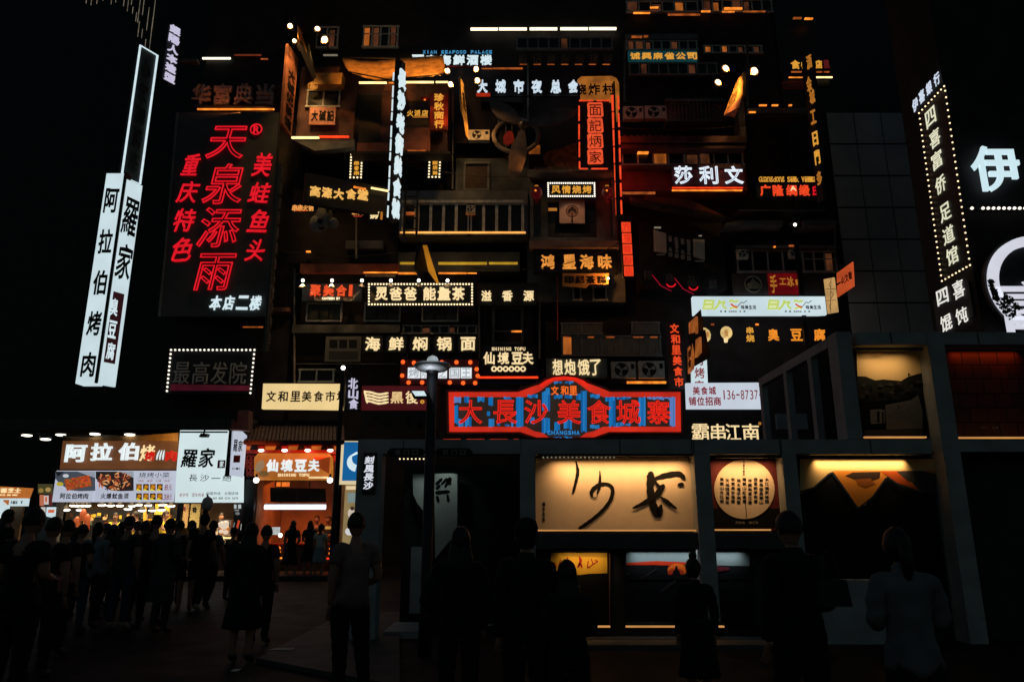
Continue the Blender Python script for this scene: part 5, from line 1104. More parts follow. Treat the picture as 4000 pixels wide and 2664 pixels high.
b = MB(); b.box(xa, P(950, 1800, 29).x - ox, 4.0, 4.1, zg, zt); b.build('back_wall', STW, B_.o)
b = MB(); b.box(P(225, 1800, 25.3).x - ox, xb + .4, .35, 4.0, zb - .05, zb); b.build('ceiling', WALLG, B_.o)
sb = D.poly('sign_board', [(245, 1722), (696, 1722), (696, 1836), (233, 1836)], 0, .2, em('brown lit board', (116, 72, 42), .72, .35, 1))
D.poly('sign_top', [(245, 1722), (696, 1722), (696, 1690), (560, 1700), (250, 1712)], .02, .2, pm('sign top board', (.35, .2, .08), .6, .3, 2), sb)
lamp('SPOT', 'sign_light', P(640, 1684, 24.2), 9, (255, 190, 90), size=.1, target=P(640, 1760, 25), spot=110)
for c, r in (('阿', (260, 1736, 340, 1805)), ('拉', (358, 1730, 442, 1800)), ('伯', (466, 1729, 544, 1798))): B_.ch(c, r, em('shop white letters', (230, 240, 242), 1.0, .1), y=-.03, d=.1, bold=.035)
B_.ch('烤', (550, 1738, 604, 1800), CREAM, y=-.03, d=.06, bold=.0, style='brush'); B_.ch('烤', (568, 1762, 606, 1800), em('shop red', (205, 30, 24), .9, .2), y=-.05, d=.06, bold=.06); B_.ch('肉', (648, 1760, 692, 1801), em('shop red', (205, 30, 24), .9, .2), y=-.05, d=.06, bold=.06)
for k in range(3): B_.stroke('flame', [(612 + k * 12, 1794, 6), (616 + k * 11, 1776, 7), (624 + k * 9, 1758, 3)], WHITE, -.05)
D.box('seam', (200, 1832, 705, 1837), .0, .1, BLACK)
D.box('support_post', (945, 1860, 985, 2250), -.1, .3, BLACK); D.box('support_post', (680, 1960, 694, 2250), .3, .5, BLACK)
for u, v in ((105, 1701), (178, 1716), (238, 1699), (371, 1696), (507, 1698)):
    t = T('ceiling_lamp', {105: 'leftmost round downlight under the corrugated eave', 178: 'lower downlight, second from left under the corrugated eave', 238: 'third downlight from left under the corrugated eave', 371: 'round downlight above the first large white character', 507: 'round downlight above the third large white character'}[u], 'lamp', u, v, 25 if u > 300 else 26, 0, 'round downlights under the eave')
    ball('lens', (0, 0, 0), (.17, .17, .035), LAMP, t.o); b = MB(); b.lathe([(.2, .03), (.2, .1), (.05, .12)], 16); b.build('rim', BLACK, t.o)
for lab, r, kind in (('lit menu panel with skewers, leftmost of the three under the brown sign', (212, 1838, 374, 1960), 0), ('lit menu panel with grilled squid, middle of the three under the brown sign', (370, 1838, 524, 1960), 1), ('lit price list panel, rightmost of the three under the brown sign', (524, 1838, 680, 1960), 2)):
    t = T('menu_lightbox', lab, 'menu board', (r[0] + r[2]) / 2, r[3], 24.85, 0, 'menu panels under the brown sign'); t.box('panel', r, .0, .12, em('menu white', (196, 202, 220), .85, .08, 1))
    p = Pic(t, -.003, .0009); rv = random.Random(kind + 4); u0, v0, u1, v1 = r
    if kind < 2:
        p.poly([(u0 + 4, v0 + 3), (u1 - 2, v0 + 3), (u1 - 2, v0 + 78), (u0 + 100, v0 + 80), (u0 + 60, v0 + 76), (u0 + 20, v0 + 50), (u0 + 4, v0 + 30)][::-1], (70, 78, 88) if kind == 0 else (40, 34, 34))
        p.poly([(u0 + 4, v0 + 3), (u0 + 40, v0 + 3), (u0 + 14, v0 + 24)][::-1], (28, 30, 34)); p.poly([(u0 + 90, v0 + 3), (u1 - 2, v0 + 3), (u1 - 2, v0 + 28), (u0 + 130, v0 + 18)][::-1], (150, 158, 170))
    if kind == 0:
        p.ell(u0 + 45, v0 + 20, 12, 7, (205, 210, 215)); p.ell(u0 + 22, v0 + 52, 14, 8, (190, 170, 50))
        for j in range(8):
            for i in range(13): p.ell(u0 + 42 + i * 7.5 + j * 1.5, v0 + 38 + j * 5.2 - i * 1.5 + rv.uniform(-1, 1), 5, 3.4, (rv.randint(130, 215), rv.randint(55, 100), rv.randint(20, 45)), rv.uniform(-.4, .4), 8)
            p.line([(u0 + 40 + j, v0 + 41 + j * 5.2), (u0 + 150, v0 + 20 + j * 5.2 + 2)], .8, (60, 30, 18))
    elif kind == 1:
        for j in range(95):
            a, c = u0 + rv.uniform(15, 140), v0 + rv.uniform(8, 74); k = rv.uniform(0, 3)
            if (a - u0 - 78) ** 2 / 4900 + (c - v0 - 42) ** 2 / 1300 > 1: continue
            p.ell(a, c, rv.uniform(6, 15), rv.uniform(1.8, 3.4), rv.choice([(150, 70, 45), (90, 38, 30), (205, 130, 85), (225, 170, 110), (60, 28, 24), (190, 90, 40)]), k, 8)
    else:
        p.quad(u0 + 8, v0 + 30, u1 - 6, v0 + 31.5, (150, 150, 165)); 
        for j in range(2):
            for i in range(4):
                a, c = u0 + 8 + i * 27, v0 + 52 + j * 36; p.quad(a, c, a + 22, c + 26, (30, 24, 22) if (i + j) % 2 else (120, 70, 24)); p.ell(a + 12, c + 11, 8, 7, (200, 130, 30), .4, 9); p.poly([(a, c + 26), (a + 20, c + 26), (a + 4, c + 16)], (230, 205, 40))
    p.build('food_picture', picm('menu print', .85), t.o)
    if kind < 2: t.line('阿拉伯烤肉' if kind == 0 else '火爆鱿鱼须', (u0 + 22, v1 - 34, u0 + 134, v1 - 12), INK, y=-.02 if kind else -.13, d=.004, bold=.03)
    else: t.line('烧烤小菜', (u0 + 18, v0 + 7, u0 + 140, v0 + 26), INK, y=-.004, d=.004, bold=.0); t.line('8元', (u0 + 118, v0 + 54, u0 + 148, v0 + 76), RP, y=-.004, d=.004); t.line('38元', (u0 + 114, v0 + 92, u0 + 148, v0 + 114), RP, y=-.004, d=.004); t.line('特色 推荐 火爆 热卖', (u0 + 16, v0 + 36, u0 + 140, v0 + 44), RP, y=-.004, d=.003)
t = T('white_brand_lightbox', 'large white lightbox with two big black brush characters and a small red seal', 'sign', 815, 1964, 24.6)
t.poly('panel', [(704, 1680), (888, 1680), (888, 1858), (948, 1858), (946, 1962), (682, 1962), (690, 1830)], 0, .14, em('stall white panel', (214, 232, 234), .95, .08, .8))
for c, r in (('羅', (708, 1755, 770, 1826)), ('家', (776, 1750, 838, 1826))): t.ch(c, r, INK, y=-.004, d=.006, style='brush', bold=.03, shear=.1)
b = MB(); x0, z0, x1, z1 = t.rect(850, 1797, 880, 1828); b.box(x0, x1, -.008, -.002, z0, z1); b.build('seal', pm('seal red', (.22, .04, .03), .6, .3), t.o)
t.ch('家', (858, 1800, 874, 1824), em('stall white panel', (214, 232, 234), .95, .08, .8), y=-.009, d=.004)
for c, u in zip('長沙一絕', (738, 782, 826, 870)): t.ch(c, (u, 1853 if c != '一' else 1866, u + 34, 1879 if c != '一' else 1869), pm('grey ink', (.12, .12, .12), .6, .2), y=-.004, d=.005, style='brush', bold=-.01)
t.line('老字号 百年传承', (700, 1926, 798, 1940), RP, y=-.004, d=.004); t.line('加盟热线 全国连锁', (806, 1921, 932, 1932), TI, y=-.004, d=.004); t.line('400 888 1234 5678', (830, 1941, 930, 1950), TI, y=-.004, d=.004)
t.box('top_bar', (704, 1684, 888, 1690), -.04, .0, ALU); t.poly('picture_lamp', [(776, 1706), (806, 1706), (812, 1694), (784, 1692)], -.4, -.2, BLACK); t.tube('lamp_arm', [(796, 1694), (800, 1678)], .03, BLACK, -.1)
t = T('narrow_white_lightbox', 'narrow white lightbox with a small red seal hanging beside the large white one', 'sign', 926, 1864, 24.1)
t.poly('panel', [(906, 1682), (944, 1684), (960, 1700), (946, 1864), (896, 1856)], 0, .12, em('stall white panel b', (196, 204, 220), .9, .1, .8)); t.ch('羅', (912, 1716, 928, 1764), INK, y=-.004, d=.005, style='brush'); t.ch('家', (930, 1720, 948, 1764), INK, y=-.004, d=.005, style='brush')
t.box('seal', (912, 1778, 938, 1806), -.006, -.002, pm('seal red', (.22, .04, .03), .6, .3)); t.line('長沙一絕', (906, 1826, 938, 1834), INK, y=-.004, d=.004); t.box('edge', (886, 1682, 904, 1860), .0, .1, BLACK)
# stall interior
INT = T('service_counter', 'stall counter with lit glass display behind the queue', 'counter', 560, 2130, 26.4)
x0 = P(225, 2000, 26.4).x - INT.org.x; x1 = P(940, 2000, 26.4).x - INT.org.x; zc = -INT.org.z
b = MB(); b.box(x0, x1, 0, .7, zc, zc + 1.0); b.build('body', WOOD, INT.o); b = MB(); b.box(x0, x1, -.06, .76, zc + 1.0, zc + 1.05); b.build('top', ALU, INT.o)
INT.box('display_light', (866, 2098, 912, 2103), -.12, -.07, TUBEW)
lamp('AREA', 'stall_light', P(460, 1950, 27.4) + Vector((0, 0, .5)), 190, (255, 214, 160), size=5, size_y=1.5, target=P(460, 1950, 27.4) + Vector((0, .6, -3)), spread=100)
lamp('AREA', 'stall_light', P(810, 1975, 27) + Vector((0, 0, .4)), 90, (255, 210, 150), size=2.2, size_y=1.5, target=P(810, 1960, 27) + Vector((0, .6, -3)), spread=100)
rv = random.Random(11)
for i, u in enumerate((283, 297, 310, 322, 336, 345, 398, 432, 468, 514, 545, 580, 635, 668, 313, 500, 555, 595, 630, 258)):
    v = (1974 if i < 14 else 1990) + rv.uniform(-3, 3)
    t = T('pendant_lamp', 'small bright pendant lamp in the row above the stall counter', 'lamp', u, v, 27.0 + (i % 3) * .5, 0, 'pendant lamps above the stall counter'); ball('bulb', (0, 0, 0), (.09 if i < 6 else .15, .1, .05), LAMP, t.o); b = MB(); b.lathe([(.02, .3), (.05, .16), (.13, .03), (.13, .01)], 10); b.build('shade', BLACK, t.o)
p = T('wall_poster', 'ochre posters on the back wall of the stall behind the counter', 'poster', 735, 2060, 28.6); p.box('sheet', (690, 1968, 735, 2060), 0, .03, pm('tan poster', (.5, .36, .18), .7, .3, 2)); p.box('sheet', (742, 1968, 780, 2060), 0, .03, pm('olive poster', (.45, .40, .18), .7, .3, 2)); p.line('烤肉', (700, 1978, 726, 1994), RP, y=-.004); p.line('香', (750, 1980, 770, 2000), INK, y=-.004)
t = T('yellow_cloth', 'bright yellow hanging cloth behind the staff', 'cloth', 640, 2005, 28.2); t.box('sheet', (605, 1968, 662, 2010), 0, .02, pm('yellow cloth', (.65, .50, .08), .9, .2, 4))
t = T('black_chalk_menu', 'black upright menu with pale marks and a red sausage picture at the stall end', 'menu board', 928, 2085, 25.6); t.box('board', (912, 1966, 946, 2085), 0, .06, BLACK)
p = Pic(t, -.006); p.poly([(918, 2078), (926, 2078), (938, 2034), (930, 2030)], (190, 70, 40)); p.line([(912, 2060), (916, 2040)], 2, (150, 160, 160)); p.line([(940, 2070), (943, 2045)], 3, (160, 165, 160)); p.quad(914, 1970, 924, 1986, (170, 175, 175)); p.quad(930, 1970, 942, 1986, (170, 175, 175)); p.quad(916, 1990, 934, 1995, (130, 130, 130)); p.ell(928, 2005, 9, 6, (110, 110, 110)); p.build('print', picm('menu print', .85), t.o)
t = T('glass_display_case', 'lit glass case of food on the counter at the right end of the stall', 'display case', 878, 2090, 26.4); t.box('base', (855, 2058, 896, 2090), 0, .5, em('orange glow case', (200, 110, 30), .9, .4, 4)); t.frame('case', (852, 2030, 900, 2092), .04, -.02, .52, ALU)
for u, v, a in ((870, 2048, .14), (884, 2044, .12), (878, 2056, .13), (866, 2075, .08), (884, 2078, .09)): x, z = t.px(u, v); ball('food', (x, -.05, z), (a, .1, a * .8), em('pale food', (235, 215, 190), .9, .3), t.o)

t = T('stall_shelving', 'crowded back shelves of the barbecue stall with yellow, orange and pale goods', 'shelving', 560, 2110, 28.4); t.box('rack', (262, 1990, 690, 2110), 0, .3, BLACK)
p = Pic(t, -.01); rv = random.Random(31)
for i in range(60):
    u = 268 + rv.random() * 410; v = 1996 + rv.random() * 60; p.quad(u, v, u + rv.uniform(5, 22), v + rv.uniform(5, 24), rv.choice([(190, 140, 40), (120, 64, 28), (60, 40, 26), (200, 170, 120), (150, 60, 30), (40, 44, 40), (90, 96, 84), (220, 180, 60), (70, 56, 40)]))
for u in (560, 618, 652): p.quad(u, 1972, u + 12, 2050, (205, 165, 60))
p.build('goods', picm('shop goods', .2), t.o)  # goods glow faintly: stall light put into their colours
for u, v, c in ((325, 2010, (200, 90, 50)), (340, 2030, (190, 110, 50)), (300, 2040, (170, 80, 40))): x, z = t.px(u, v, -1); ball('hanging_meat', (x, -1, z), (.12, .1, .22), em('roast meat', (196, 92, 46), .55, .4, 5), t.o)
# far left stalls
t = T('small_orange_stall', 'small stall with an orange fascia at the far left edge', 'food stall', 50, 2000, 27)
t.poly('fascia', [(-60, 1896), (118, 1906), (104, 1945), (-60, 1945)], 0, .2, em('orange fascia', (190, 110, 48), .85, .3, 1.2)); t.row('香酥芝士', (-20, 1906, 82, 1925), CREAM, d=.05, bold=.05); t.line('CHEESE AND MORE', (-10, 1930, 70, 1936), CREAM, y=-.01); t.box('white_strip', (-60, 1946, 102, 1976), .02, .2, PANELW); t.box('orange_square', (12, 1952, 34, 1972), .0, .018, em('orange fascia', (190, 110, 48), .85, .3, 1.2)); t.line('卡滋乐 V', (40, 1955, 90, 1968), INK, y=.015)
t.box('side_wall', (-60, 1977, 70, 2240), .4, .5, STW)
t = T('poster_pillar', 'pillar plastered with food posters and a white square notice at far left', 'pillar', 180, 2240, 26); t.box('shaft', (150, 1890, 205, 2240), 0, .5, WALLG)
p = Pic(t, -.01); p.quad(148, 1890, 206, 1928, (70, 66, 40)); p.ell(160, 1915, 10, 9, (150, 120, 60)); p.ell(188, 1912, 11, 9, (170, 140, 80)); p.quad(155, 1932, 172, 1975, (190, 110, 80)); p.quad(172, 1935, 190, 1970, (205, 195, 190)); p.quad(190, 1930, 206, 1975, (90, 40, 34)); p.ell(180, 1950, 4, 12, (200, 90, 50)); p.quad(160, 1980, 178, 2010, (200, 195, 190)); p.build('posters', picm('menu print', .85), t.o)
t = T('white_notice', 'small square white notice with an orange block at far left', 'notice', 197, 2022, 25.4); t.poly('sheet', [(182, 1980), (218, 1980), (214, 2024), (154, 2010), (155, 2003), (180, 2005)], 0, .03, PANELW); t.box('orange_block', (188, 1990, 212, 2002), -.01, -.002, em('coral print', (220, 110, 70), .9, .2))
t = T('far_lit_window', 'round white lit sign at the very left edge', 'sign', 10, 2010, 27); x, z = t.px(0, 1990); b = MB(); b.prism([(x + .3 * math.cos(k * .3927), z + .3 * math.sin(k * .3927)) for k in range(16)], 0, .08); b.build('disc', PANELW, t.o)

# ============================================================ tofu stall (centre left)
F_ = T('tofu_stall', 'red lacquered stall with tiled eave and warm orange interior', 'food stall', 1145, 2245, 25.0)
D = Dp(F_, 25.0); zg = -F_.org.z; ox, oy = F_.org.x, F_.org.y
ORW = pm('orange stall wall', (.42, .20, .10), .75, .25, 2)
bx = lambda u: P(u, 2000, 27.6).x - ox
b = MB(); b.box(bx(985), bx(1325), 2.9, 3.0, zg, 3.2); b.build('back_wall', ORW, F_.o)
b = MB(); b.box(P(985, 2000, 25).x - ox, P(985, 2000, 25).x - ox + .1, .1, 2.9, zg, 3.2); b.build('side_wall', ORW, F_.o); b = MB(); b.box(P(1318, 2000, 25).x - ox, P(1318, 2000, 25).x - ox + .1, .1, 2.9, zg, 3.2); b.build('side_wall', ORW, F_.o)
b = MB(); b.box(bx(960), bx(1335), .1, 2.9, 3.62, 3.7); b.build('ceiling', REDW, F_.o)
# tiles
TILE = pm('roof tile dark', (.12, .075, .07), .6, .4, 3)
p0 = [P(960, 1728, 23.9), P(1336, 1728, 23.9)]; p1 = [P(975, 1668, 26.4), P(1336, 1668, 26.4)]; b = MB()
for i in range(26):
    s = i / 25; a, c = p0[0].lerp(p0[1], s) - F_.org, p1[0].lerp(p1[1], s) - F_.org; b.tube([a, a.lerp(c, .33), a.lerp(c, .66), c], [.085, .08, .08, .08], 6)
b.add([tuple(v - F_.org) for v in (p0[0], p0[1], p1[1], p1[0])], [(0, 1, 2, 3)]); b.build('tiled_eave', TILE, F_.o)
D.box('ridge', (970, 1642, 1336, 1668), 1.3, 1.6, WALL)
RL = em('lit red beam', (176, 34, 16), .75, .5, 1.5)
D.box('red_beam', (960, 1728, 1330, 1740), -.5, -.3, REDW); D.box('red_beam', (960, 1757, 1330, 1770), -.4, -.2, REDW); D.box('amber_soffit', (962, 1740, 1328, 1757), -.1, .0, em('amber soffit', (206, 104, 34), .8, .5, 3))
for u in (975, 1074, 1160, 1252): D.poly('rafter', [(u, 1756), (u + 30, 1756), (u + 38, 1737), (u + 8, 1737)], -.5, -.12, BLACK)
for u in (1020, 1112, 1202, 1290):
    t = T('downlight', {1020: 'first', 1112: 'second', 1202: 'third', 1290: 'fourth'}[u] + ' from left of the four downlights in the red beam', 'lamp', u, 1759, 24.45, 0, 'downlights in the red beam'); ball('lens', (0, 0, 0), (.1, .05, .05), LAMP, t.o); b = MB(); b.lathe([(.12, .04), (.12, .14)], 12); b.build('can', REDW, t.o)
D.box('frieze', (962, 1771, 1328, 1776), -.1, .1, BLACK)
for u0, u1 in ((962, 998), (1296, 1327)):
    for j in range(4):
        for i in range(2): D.frame('lattice', (u0 + i * (u1 - u0) / 2, 1778 + j * 24, u0 + (i + 1) * (u1 - u0) / 2, 1800 + j * 24), .045, -.1, 0, REDW)
t = T('tofu_name_board', 'amber board with four chunky white characters in the red eave', 'sign', 1145, 1872, 24.6)
t.poly('board', [(1012, 1774), (1280, 1774), (1292, 1790), (1292, 1858), (1278, 1870), (1014, 1870), (998, 1856), (998, 1790)], 0, .12, em('amber name board', (190, 108, 42), .8, .4, 1.4)); t.poly('frame', [(1008, 1770), (1284, 1770), (1297, 1788), (1297, 1860), (1282, 1874), (1010, 1874), (993, 1858), (993, 1788)], .02, .2, GOLDD)
p = Pic(t, -.004); p.ell(1015, 1820, 16, 26, (150, 130, 100), .5); p.ell(1030, 1850, 20, 12, (120, 90, 50)); p.poly([(1225, 1785), (1290, 1785), (1285, 1850), (1235, 1820)][::-1], (150, 62, 24)); p.build('painted_scene', picm('name board print', .6), t.o)
for c, u in zip('仙境豆夫', (1041, 1098, 1152, 1204)): t.ch(c, (u, 1794, u + 46, 1842), em('shop white letters', (230, 240, 242), 1.0, .1), y=-.02, d=.06, style='brush', bold=.055)
t.row('SHINING TOFU', (1086, 1849, 1208, 1861), CREAM, d=.04, bold=.05, y=-.01, fill=.9); t.box('pill', (1206, 1861, 1280, 1868), -.04, -.01, CREAM)
for u, w in ((1001, 'left'), (1289, 'right')):
    t = T('globe_lamp', 'round globe lamp at the ' + w + ' end of the amber board', 'lamp', u, 1875, 24.4, 0, 'globe lamps'); ball('globe', (0, 0, 0), .095, LAMP, t.o); b = MB(); b.lathe([(.05, .08), (.03, .2)], 10); b.build('stem', BLACK, t.o)
t = T('menu_screen', 'dark double menu screen hanging inside the red stall', 'screen', 1165, 1962, 25.6); t.poly('screen', [(1055, 1904), (1270, 1908), (1272, 1960), (1056, 1960)], 0, .08, pm('dead screen', (.012, .016, .015), .15, .3, 2)); t.box('divider', (1157, 1905, 1160, 1961), -.01, 0, BLACK); t.tube('hanger', [(1210, 1905), (1210, 1880)], .02, BLACK)
t = T('tube_lamp', 'long white tube lamp across the red stall', 'lamp', 1153, 1990, 25.5); x0, z = t.px(1034, 1980); x1 = t.px(1272, 1980)[0]; b = MB(); b.tube([(x0, 0, z), (x1, 0, z)], .085, 10); b.build('tube', em('white tube lamp', (240, 236, 246), 1.6, .06), t.o, True); b = MB(); b.box(x0, x1, .0, .05, z + .085, z + .12); b.build('fitting', ALU, t.o)
for u in (1090, 1110, 1125): D.box('hanging_tag', (u - 10, 1882, u + 6, 1900), 1.2, 1.22, em('orange tag', (226, 120, 40), .9, .3))
t = T('tofu_counter', 'stall counter with glowing orange edge and warm food trays', 'counter', 1190, 2190, 25.9); zc = -t.org.z; x0, x1 = t.px(1000, 2150)[0], t.px(1318, 2150)[0]
b = MB(); b.box(x0, x1, 0, .6, zc, zc + .98); b.build('body', WOOD, t.o); b = MB(); b.box(x0, x1, -.05, .65, zc + .98, zc + 1.03); b.build('top', REDW, t.o)
t.box('edge_light', (1076, 2176, 1100, 2182), -.12, -.06, TUBEO); t.box('edge_light', (1262, 2178, 1302, 2184), -.12, -.06, TUBER); t.box('edge_light', (1192, 2180, 1222, 2184), -.12, -.06, TUBER)
for u, v in ((1090, 2140), (1090, 2155), (1300, 2142), (1298, 2160)): x, z = t.px(u, v); ball('warm_lamp', (x, -.12, z), (.1, .06, .06), TUBEO, t.o)
t.box('tray', (1270, 2055, 1312, 2066), -.1, .2, em('cream tray', (220, 160, 80), .8, .3)); t.box('notice', (1062, 2058, 1092, 2088), -.16, -.12, em('notice sheet', (200, 205, 205), .8, .3, 8)); x, z = t.px(1100, 2090); ball('white_bowl', (x, -.14, z), .07, LAMP, t.o)
lamp('AREA', 'stall_light', P(1150, 1990, 26.2) + Vector((0, 0, .9)), 40, (255, 140, 60), size=3, size_y=1.2, target=P(1150, 1990, 26.2) + Vector((0, .8, -3)), spread=110)
lamp('AREA', 'eave_light', P(1150, 1780, 24.2), 14, (255, 110, 50), size=3, size_y=.3, target=P(1150, 1720, 24.6))
t = T('blue_crescent_sign', 'blue lit sign with a white crescent in a cream frame, cut by the grey post', 'sign', 1362, 1890, 24.4)
t.box('frame', (1324, 1722, 1420, 1891), .02, .2, em('cream sign frame', (232, 212, 168), .9, .12, 1)); t.box('panel', (1340, 1726, 1420, 1877), -.01, .02, em('blue sign panel', (24, 104, 168), .85, .2, 1))
cp = [(1393 + 38 * math.cos(a), 1806 + 36 * math.sin(a)) for a in [R(d) for d in range(100, 285, 12)]] + [(1398 + 24 * math.cos(a), 1790 + 26 * math.sin(a)) for a in [R(d) for d in range(270, 95, -14)]]
t.poly('crescent', cp, -.03, -.012, WHITE)
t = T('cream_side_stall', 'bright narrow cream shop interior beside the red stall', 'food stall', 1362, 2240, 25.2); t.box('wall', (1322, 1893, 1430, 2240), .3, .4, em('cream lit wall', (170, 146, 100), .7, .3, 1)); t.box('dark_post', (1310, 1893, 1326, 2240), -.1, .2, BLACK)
p = Pic(t, .29); p.quad(1358, 1925, 1390, 1962, (120, 140, 140)); p.ell(1372, 2005, 14, 20, (205, 190, 175)); p.ell(1376, 1985, 8, 8, (60, 44, 36)); p.ell(1366, 2075, 18, 16, (215, 215, 220)); p.quad(1352, 1898, 1392, 1912, (225, 205, 165)); p.build('shelf_goods', picm('menu print', .85), t.o)

# ============================================================ art display frame in the foreground (Y = 11)
G = T('display_frame', 'two-storey dark grey steel display frame holding lit art panels in the foreground', 'display frame', 2600, 2516, 11.0)
D = Dp(G, 11.0); zg = -G.org.z; gx, gy, gz = G.org.x, G.org.y, G.org.z
def gz_at(v, Y=11.0): return P(2000, v, Y).z - gz
def gx_at(u, v, Y=11.0): return P(u, v, Y).x - gx
ztop, zbeam = gz_at(1715), gz_at(1772); zu0, zu1 = gz_at(1345), gz_at(1297)
def gpost(u0, u1, v, z0, z1, y0=0, y1=.34, name='post'):
    b = MB(); b.box(gx_at(u0, v), gx_at(u1, v), y0, y1, z0, z1); return b.build(name, FRAME, G.o)
gpost(1395, 1492, 1800, zg, ztop); gpost(2032, 2090, 1800, zg + .3, zbeam - .003); gpost(2712, 2774, 1800, zg + .3, zbeam - .003); gpost(3052, 3108, 1750, zg + .3, zbeam - .003)
xp0, xp1 = gx_at(3617, 1297), gx_at(3682, 1297); b = MB(); b.box(xp0, xp1, 0, .36, zg, zu1 + .01); b.build('post', FRAME, G.o)
for u0, u1 in ((1493, 2034), (2036, 2708), (2712, 3050), (3054, 3640)): b = MB(); b.box(gx_at(u0, 1740), min(gx_at(u1, 1740), xp0 - .003), .006, .33, zbeam, ztop - .002); b.build('beam', FRAME, G.o)
gpost(3288, 3346, 1500, ztop, zu1 + .005); b = MB(); b.box(gx_at(3346, 1320) , xp0 - .003, .01, .3, zu0, zu1); b.build('beam', FRAME, G.o)
b = MB(); b.box(xp1 + .003, xp1 + 3.2, .01, .3, zu0, zu1); b.build('beam', FRAME, G.o); b = MB(); b.box(xp1 + .003, xp1 + 3.2, .01, .3, gz_at(1764), gz_at(1718)); b.build('beam', FRAME, G.o)
# side of the upper storey running back
xs0 = gx_at(3288, 1500); xs1 = xs0 + .12
b = MB(); b.box(xs0, xs1, .36, 3.7, zu0 + .03, zu1 - .01); b.build('side_beam', FRAME, G.o); b = MB(); b.box(xs0, xs1, .36, 3.7, ztop - .12, ztop - .002); b.build('side_beam', FRAME, G.o)
for y in (1.05, 2.2, 3.55): b = MB(); b.box(xs0 + .003, xs1 - .003, y, y + .15, ztop, zu0 + .028); b.build('side_post', FRAME, G.o)
b = MB(); b.box(xs1, xs1 + .6, .5, .56, zu0 - .9, zu0 - .75); b.build('cross_rail', FRAME, G.o); b = MB(); b.box(xs1, xs1 + .6, 3.2, 3.28, zu0 - .9, zu0 - .6); b.build('cross_rail', FRAME, G.o)
b = MB(); b.box(gx_at(2090, 1600), xp0, .4, 3.6, ztop - .2, ztop - .13); b.build('deck', BLACK, G.o)
b = MB(); b.box(gx_at(2090, 2300), xp0, .36, .5, zg, zbeam); b.build('back_panel', DARK, G.o); b = MB(); b.box(xs1 + .03, xp0, .36, .5, ztop, zu0); b.build('back_panel', DARK, G.o); b = MB(); b.box(xp1, xp1 + 3.2, .36, .5, zg, zu0); b.build('back_panel', DARK, G.o)
b = MB(); b.box(gx_at(2092, 2110), gx_at(3112, 2110), .03, .3, gz_at(2142), gz_at(2080)); b.build('rail', pm('dark steel', (.06, .065, .07), .6, .2, 3), G.o)
b = MB(); b.box(gx_at(2112, 2530), gx_at(3100, 2530), -.5, .3, zg, zg + .06); b.build('plinth', pm('dark steel', (.06, .065, .07), .6, .2, 3), G.o); b = MB(); b.box(gx_at(3200, 2400), gx_at(3470, 2400), -.03, .3, zg, zg + .85); b.build('plinth', FRAME, G.o)
b = MB(); b.box(gx_at(1475, 2430), gx_at(1625, 2430), .5, 1.6, zg, zg + .1); b.build('threshold', FRAME, G.o)
def strip_lamp(u0, u1, v, e, rgb=(255, 196, 126), tilt=18, y=.06, sp=110):
    a, c = P(u0, v, 11 + y), P(u1, v, 11 + y); L = (c - a).length
    o = lamp('AREA', 'panel_light', (a + c) / 2, e, rgb, size=L, size_y=.03, spread=sp); o.rotation_euler = (R(14 + tilt), 0, 0)
def art(label, r, mat, y=.28, name='art_panel'):
    t = T(name, label, 'art panel', (r[0] + r[2]) / 2, r[3], 11 + y, 0); t.box('panel', r, 0, .06, mat); return t
def sill(t, r, v, m): t.box('lit_sill', (r[0], v, r[2], v + 6), -.26, -.2, m)
SILL = em('warm sill line', (214, 150, 84), .85, .2, 2)
t = art('wide cream panel with two huge black brush characters', (2092, 1788, 2712, 2072), PAPER); sill(t, (2100, 0, 2720, 0), 2068, SILL)
_sy = [0]
def St(pts): _sy[0] += .0012; t.stroke('brush_stroke', pts, INK, -.006 - _sy[0])
St([(2249, 1798, 4), (2257, 1840, 13), (2250, 1880, 12), (2238, 1925, 10)])
St([(2343, 1838, 3), (2344, 1870, 10), (2340, 1905, 12), (2332, 1930, 4)])
St([(2312, 1938, 10), (2312, 1918, 16), (2336, 1895, 15), (2372, 1890, 12), (2392, 1908, 14), (2388, 1945, 15), (2362, 1985, 15), (2322, 2022, 14), (2290, 2046, 15), (2264, 2064, 14)])
St([(2312, 1938, 6), (2325, 1945, 4), (2334, 1935, 3)])
St([(2542, 1852, 30), (2540, 1900, 28), (2545, 1950, 30), (2562, 2000, 32), (2574, 2004, 30), (2582, 1975, 14)])
St([(2560, 1868, 12), (2600, 1856, 20), (2652, 1850, 20), (2672, 1868, 16)]); St([(2652, 1893, 14), (2664, 1892, 16), (2668, 1898, 6)])
St([(2590, 1898, 20), (2566, 1930, 24), (2520, 1962, 18), (2474, 1984, 10)]); St([(2576, 1938, 5), (2600, 1955, 16), (2620, 1970, 14), (2642, 1986, 8)]); St([(2556, 1876, 10), (2574, 1900, 14), (2590, 1900, 20)])
for i in range(4): t.ch('湘水北去'[i], (2118, 1960 + i * 20, 2130, 1976 + i * 20), INK, y=-.004, d=.004, bold=.05, name='small_character')
b = MB(); x0, z0, x1, z1 = t.rect(2100, 1780, 2712, 1788); b.box(x0, x1, -.26, -.2, z0, z1); b.build('lamp_housing', BLACK, t.o)
for i in range(18): x, z = t.px(2120 + i * 16, 1791); ball('led', (x, -.2, z), .012, em('dim led', (140, 138, 120), .8, 0), t.o)
strip_lamp(2170, 2680, 1790, 9.5)
t = art('dark red panel with a cream moon disc covered in small brush characters', (2782, 1796, 3048, 2072), em('x', (0, 0, 0), 0) if 0 else pm('oxblood print', (.10, .016, .02), .7, .3, 2)); sill(t, (2788, 0, 3012, 0), 2066, SILL)
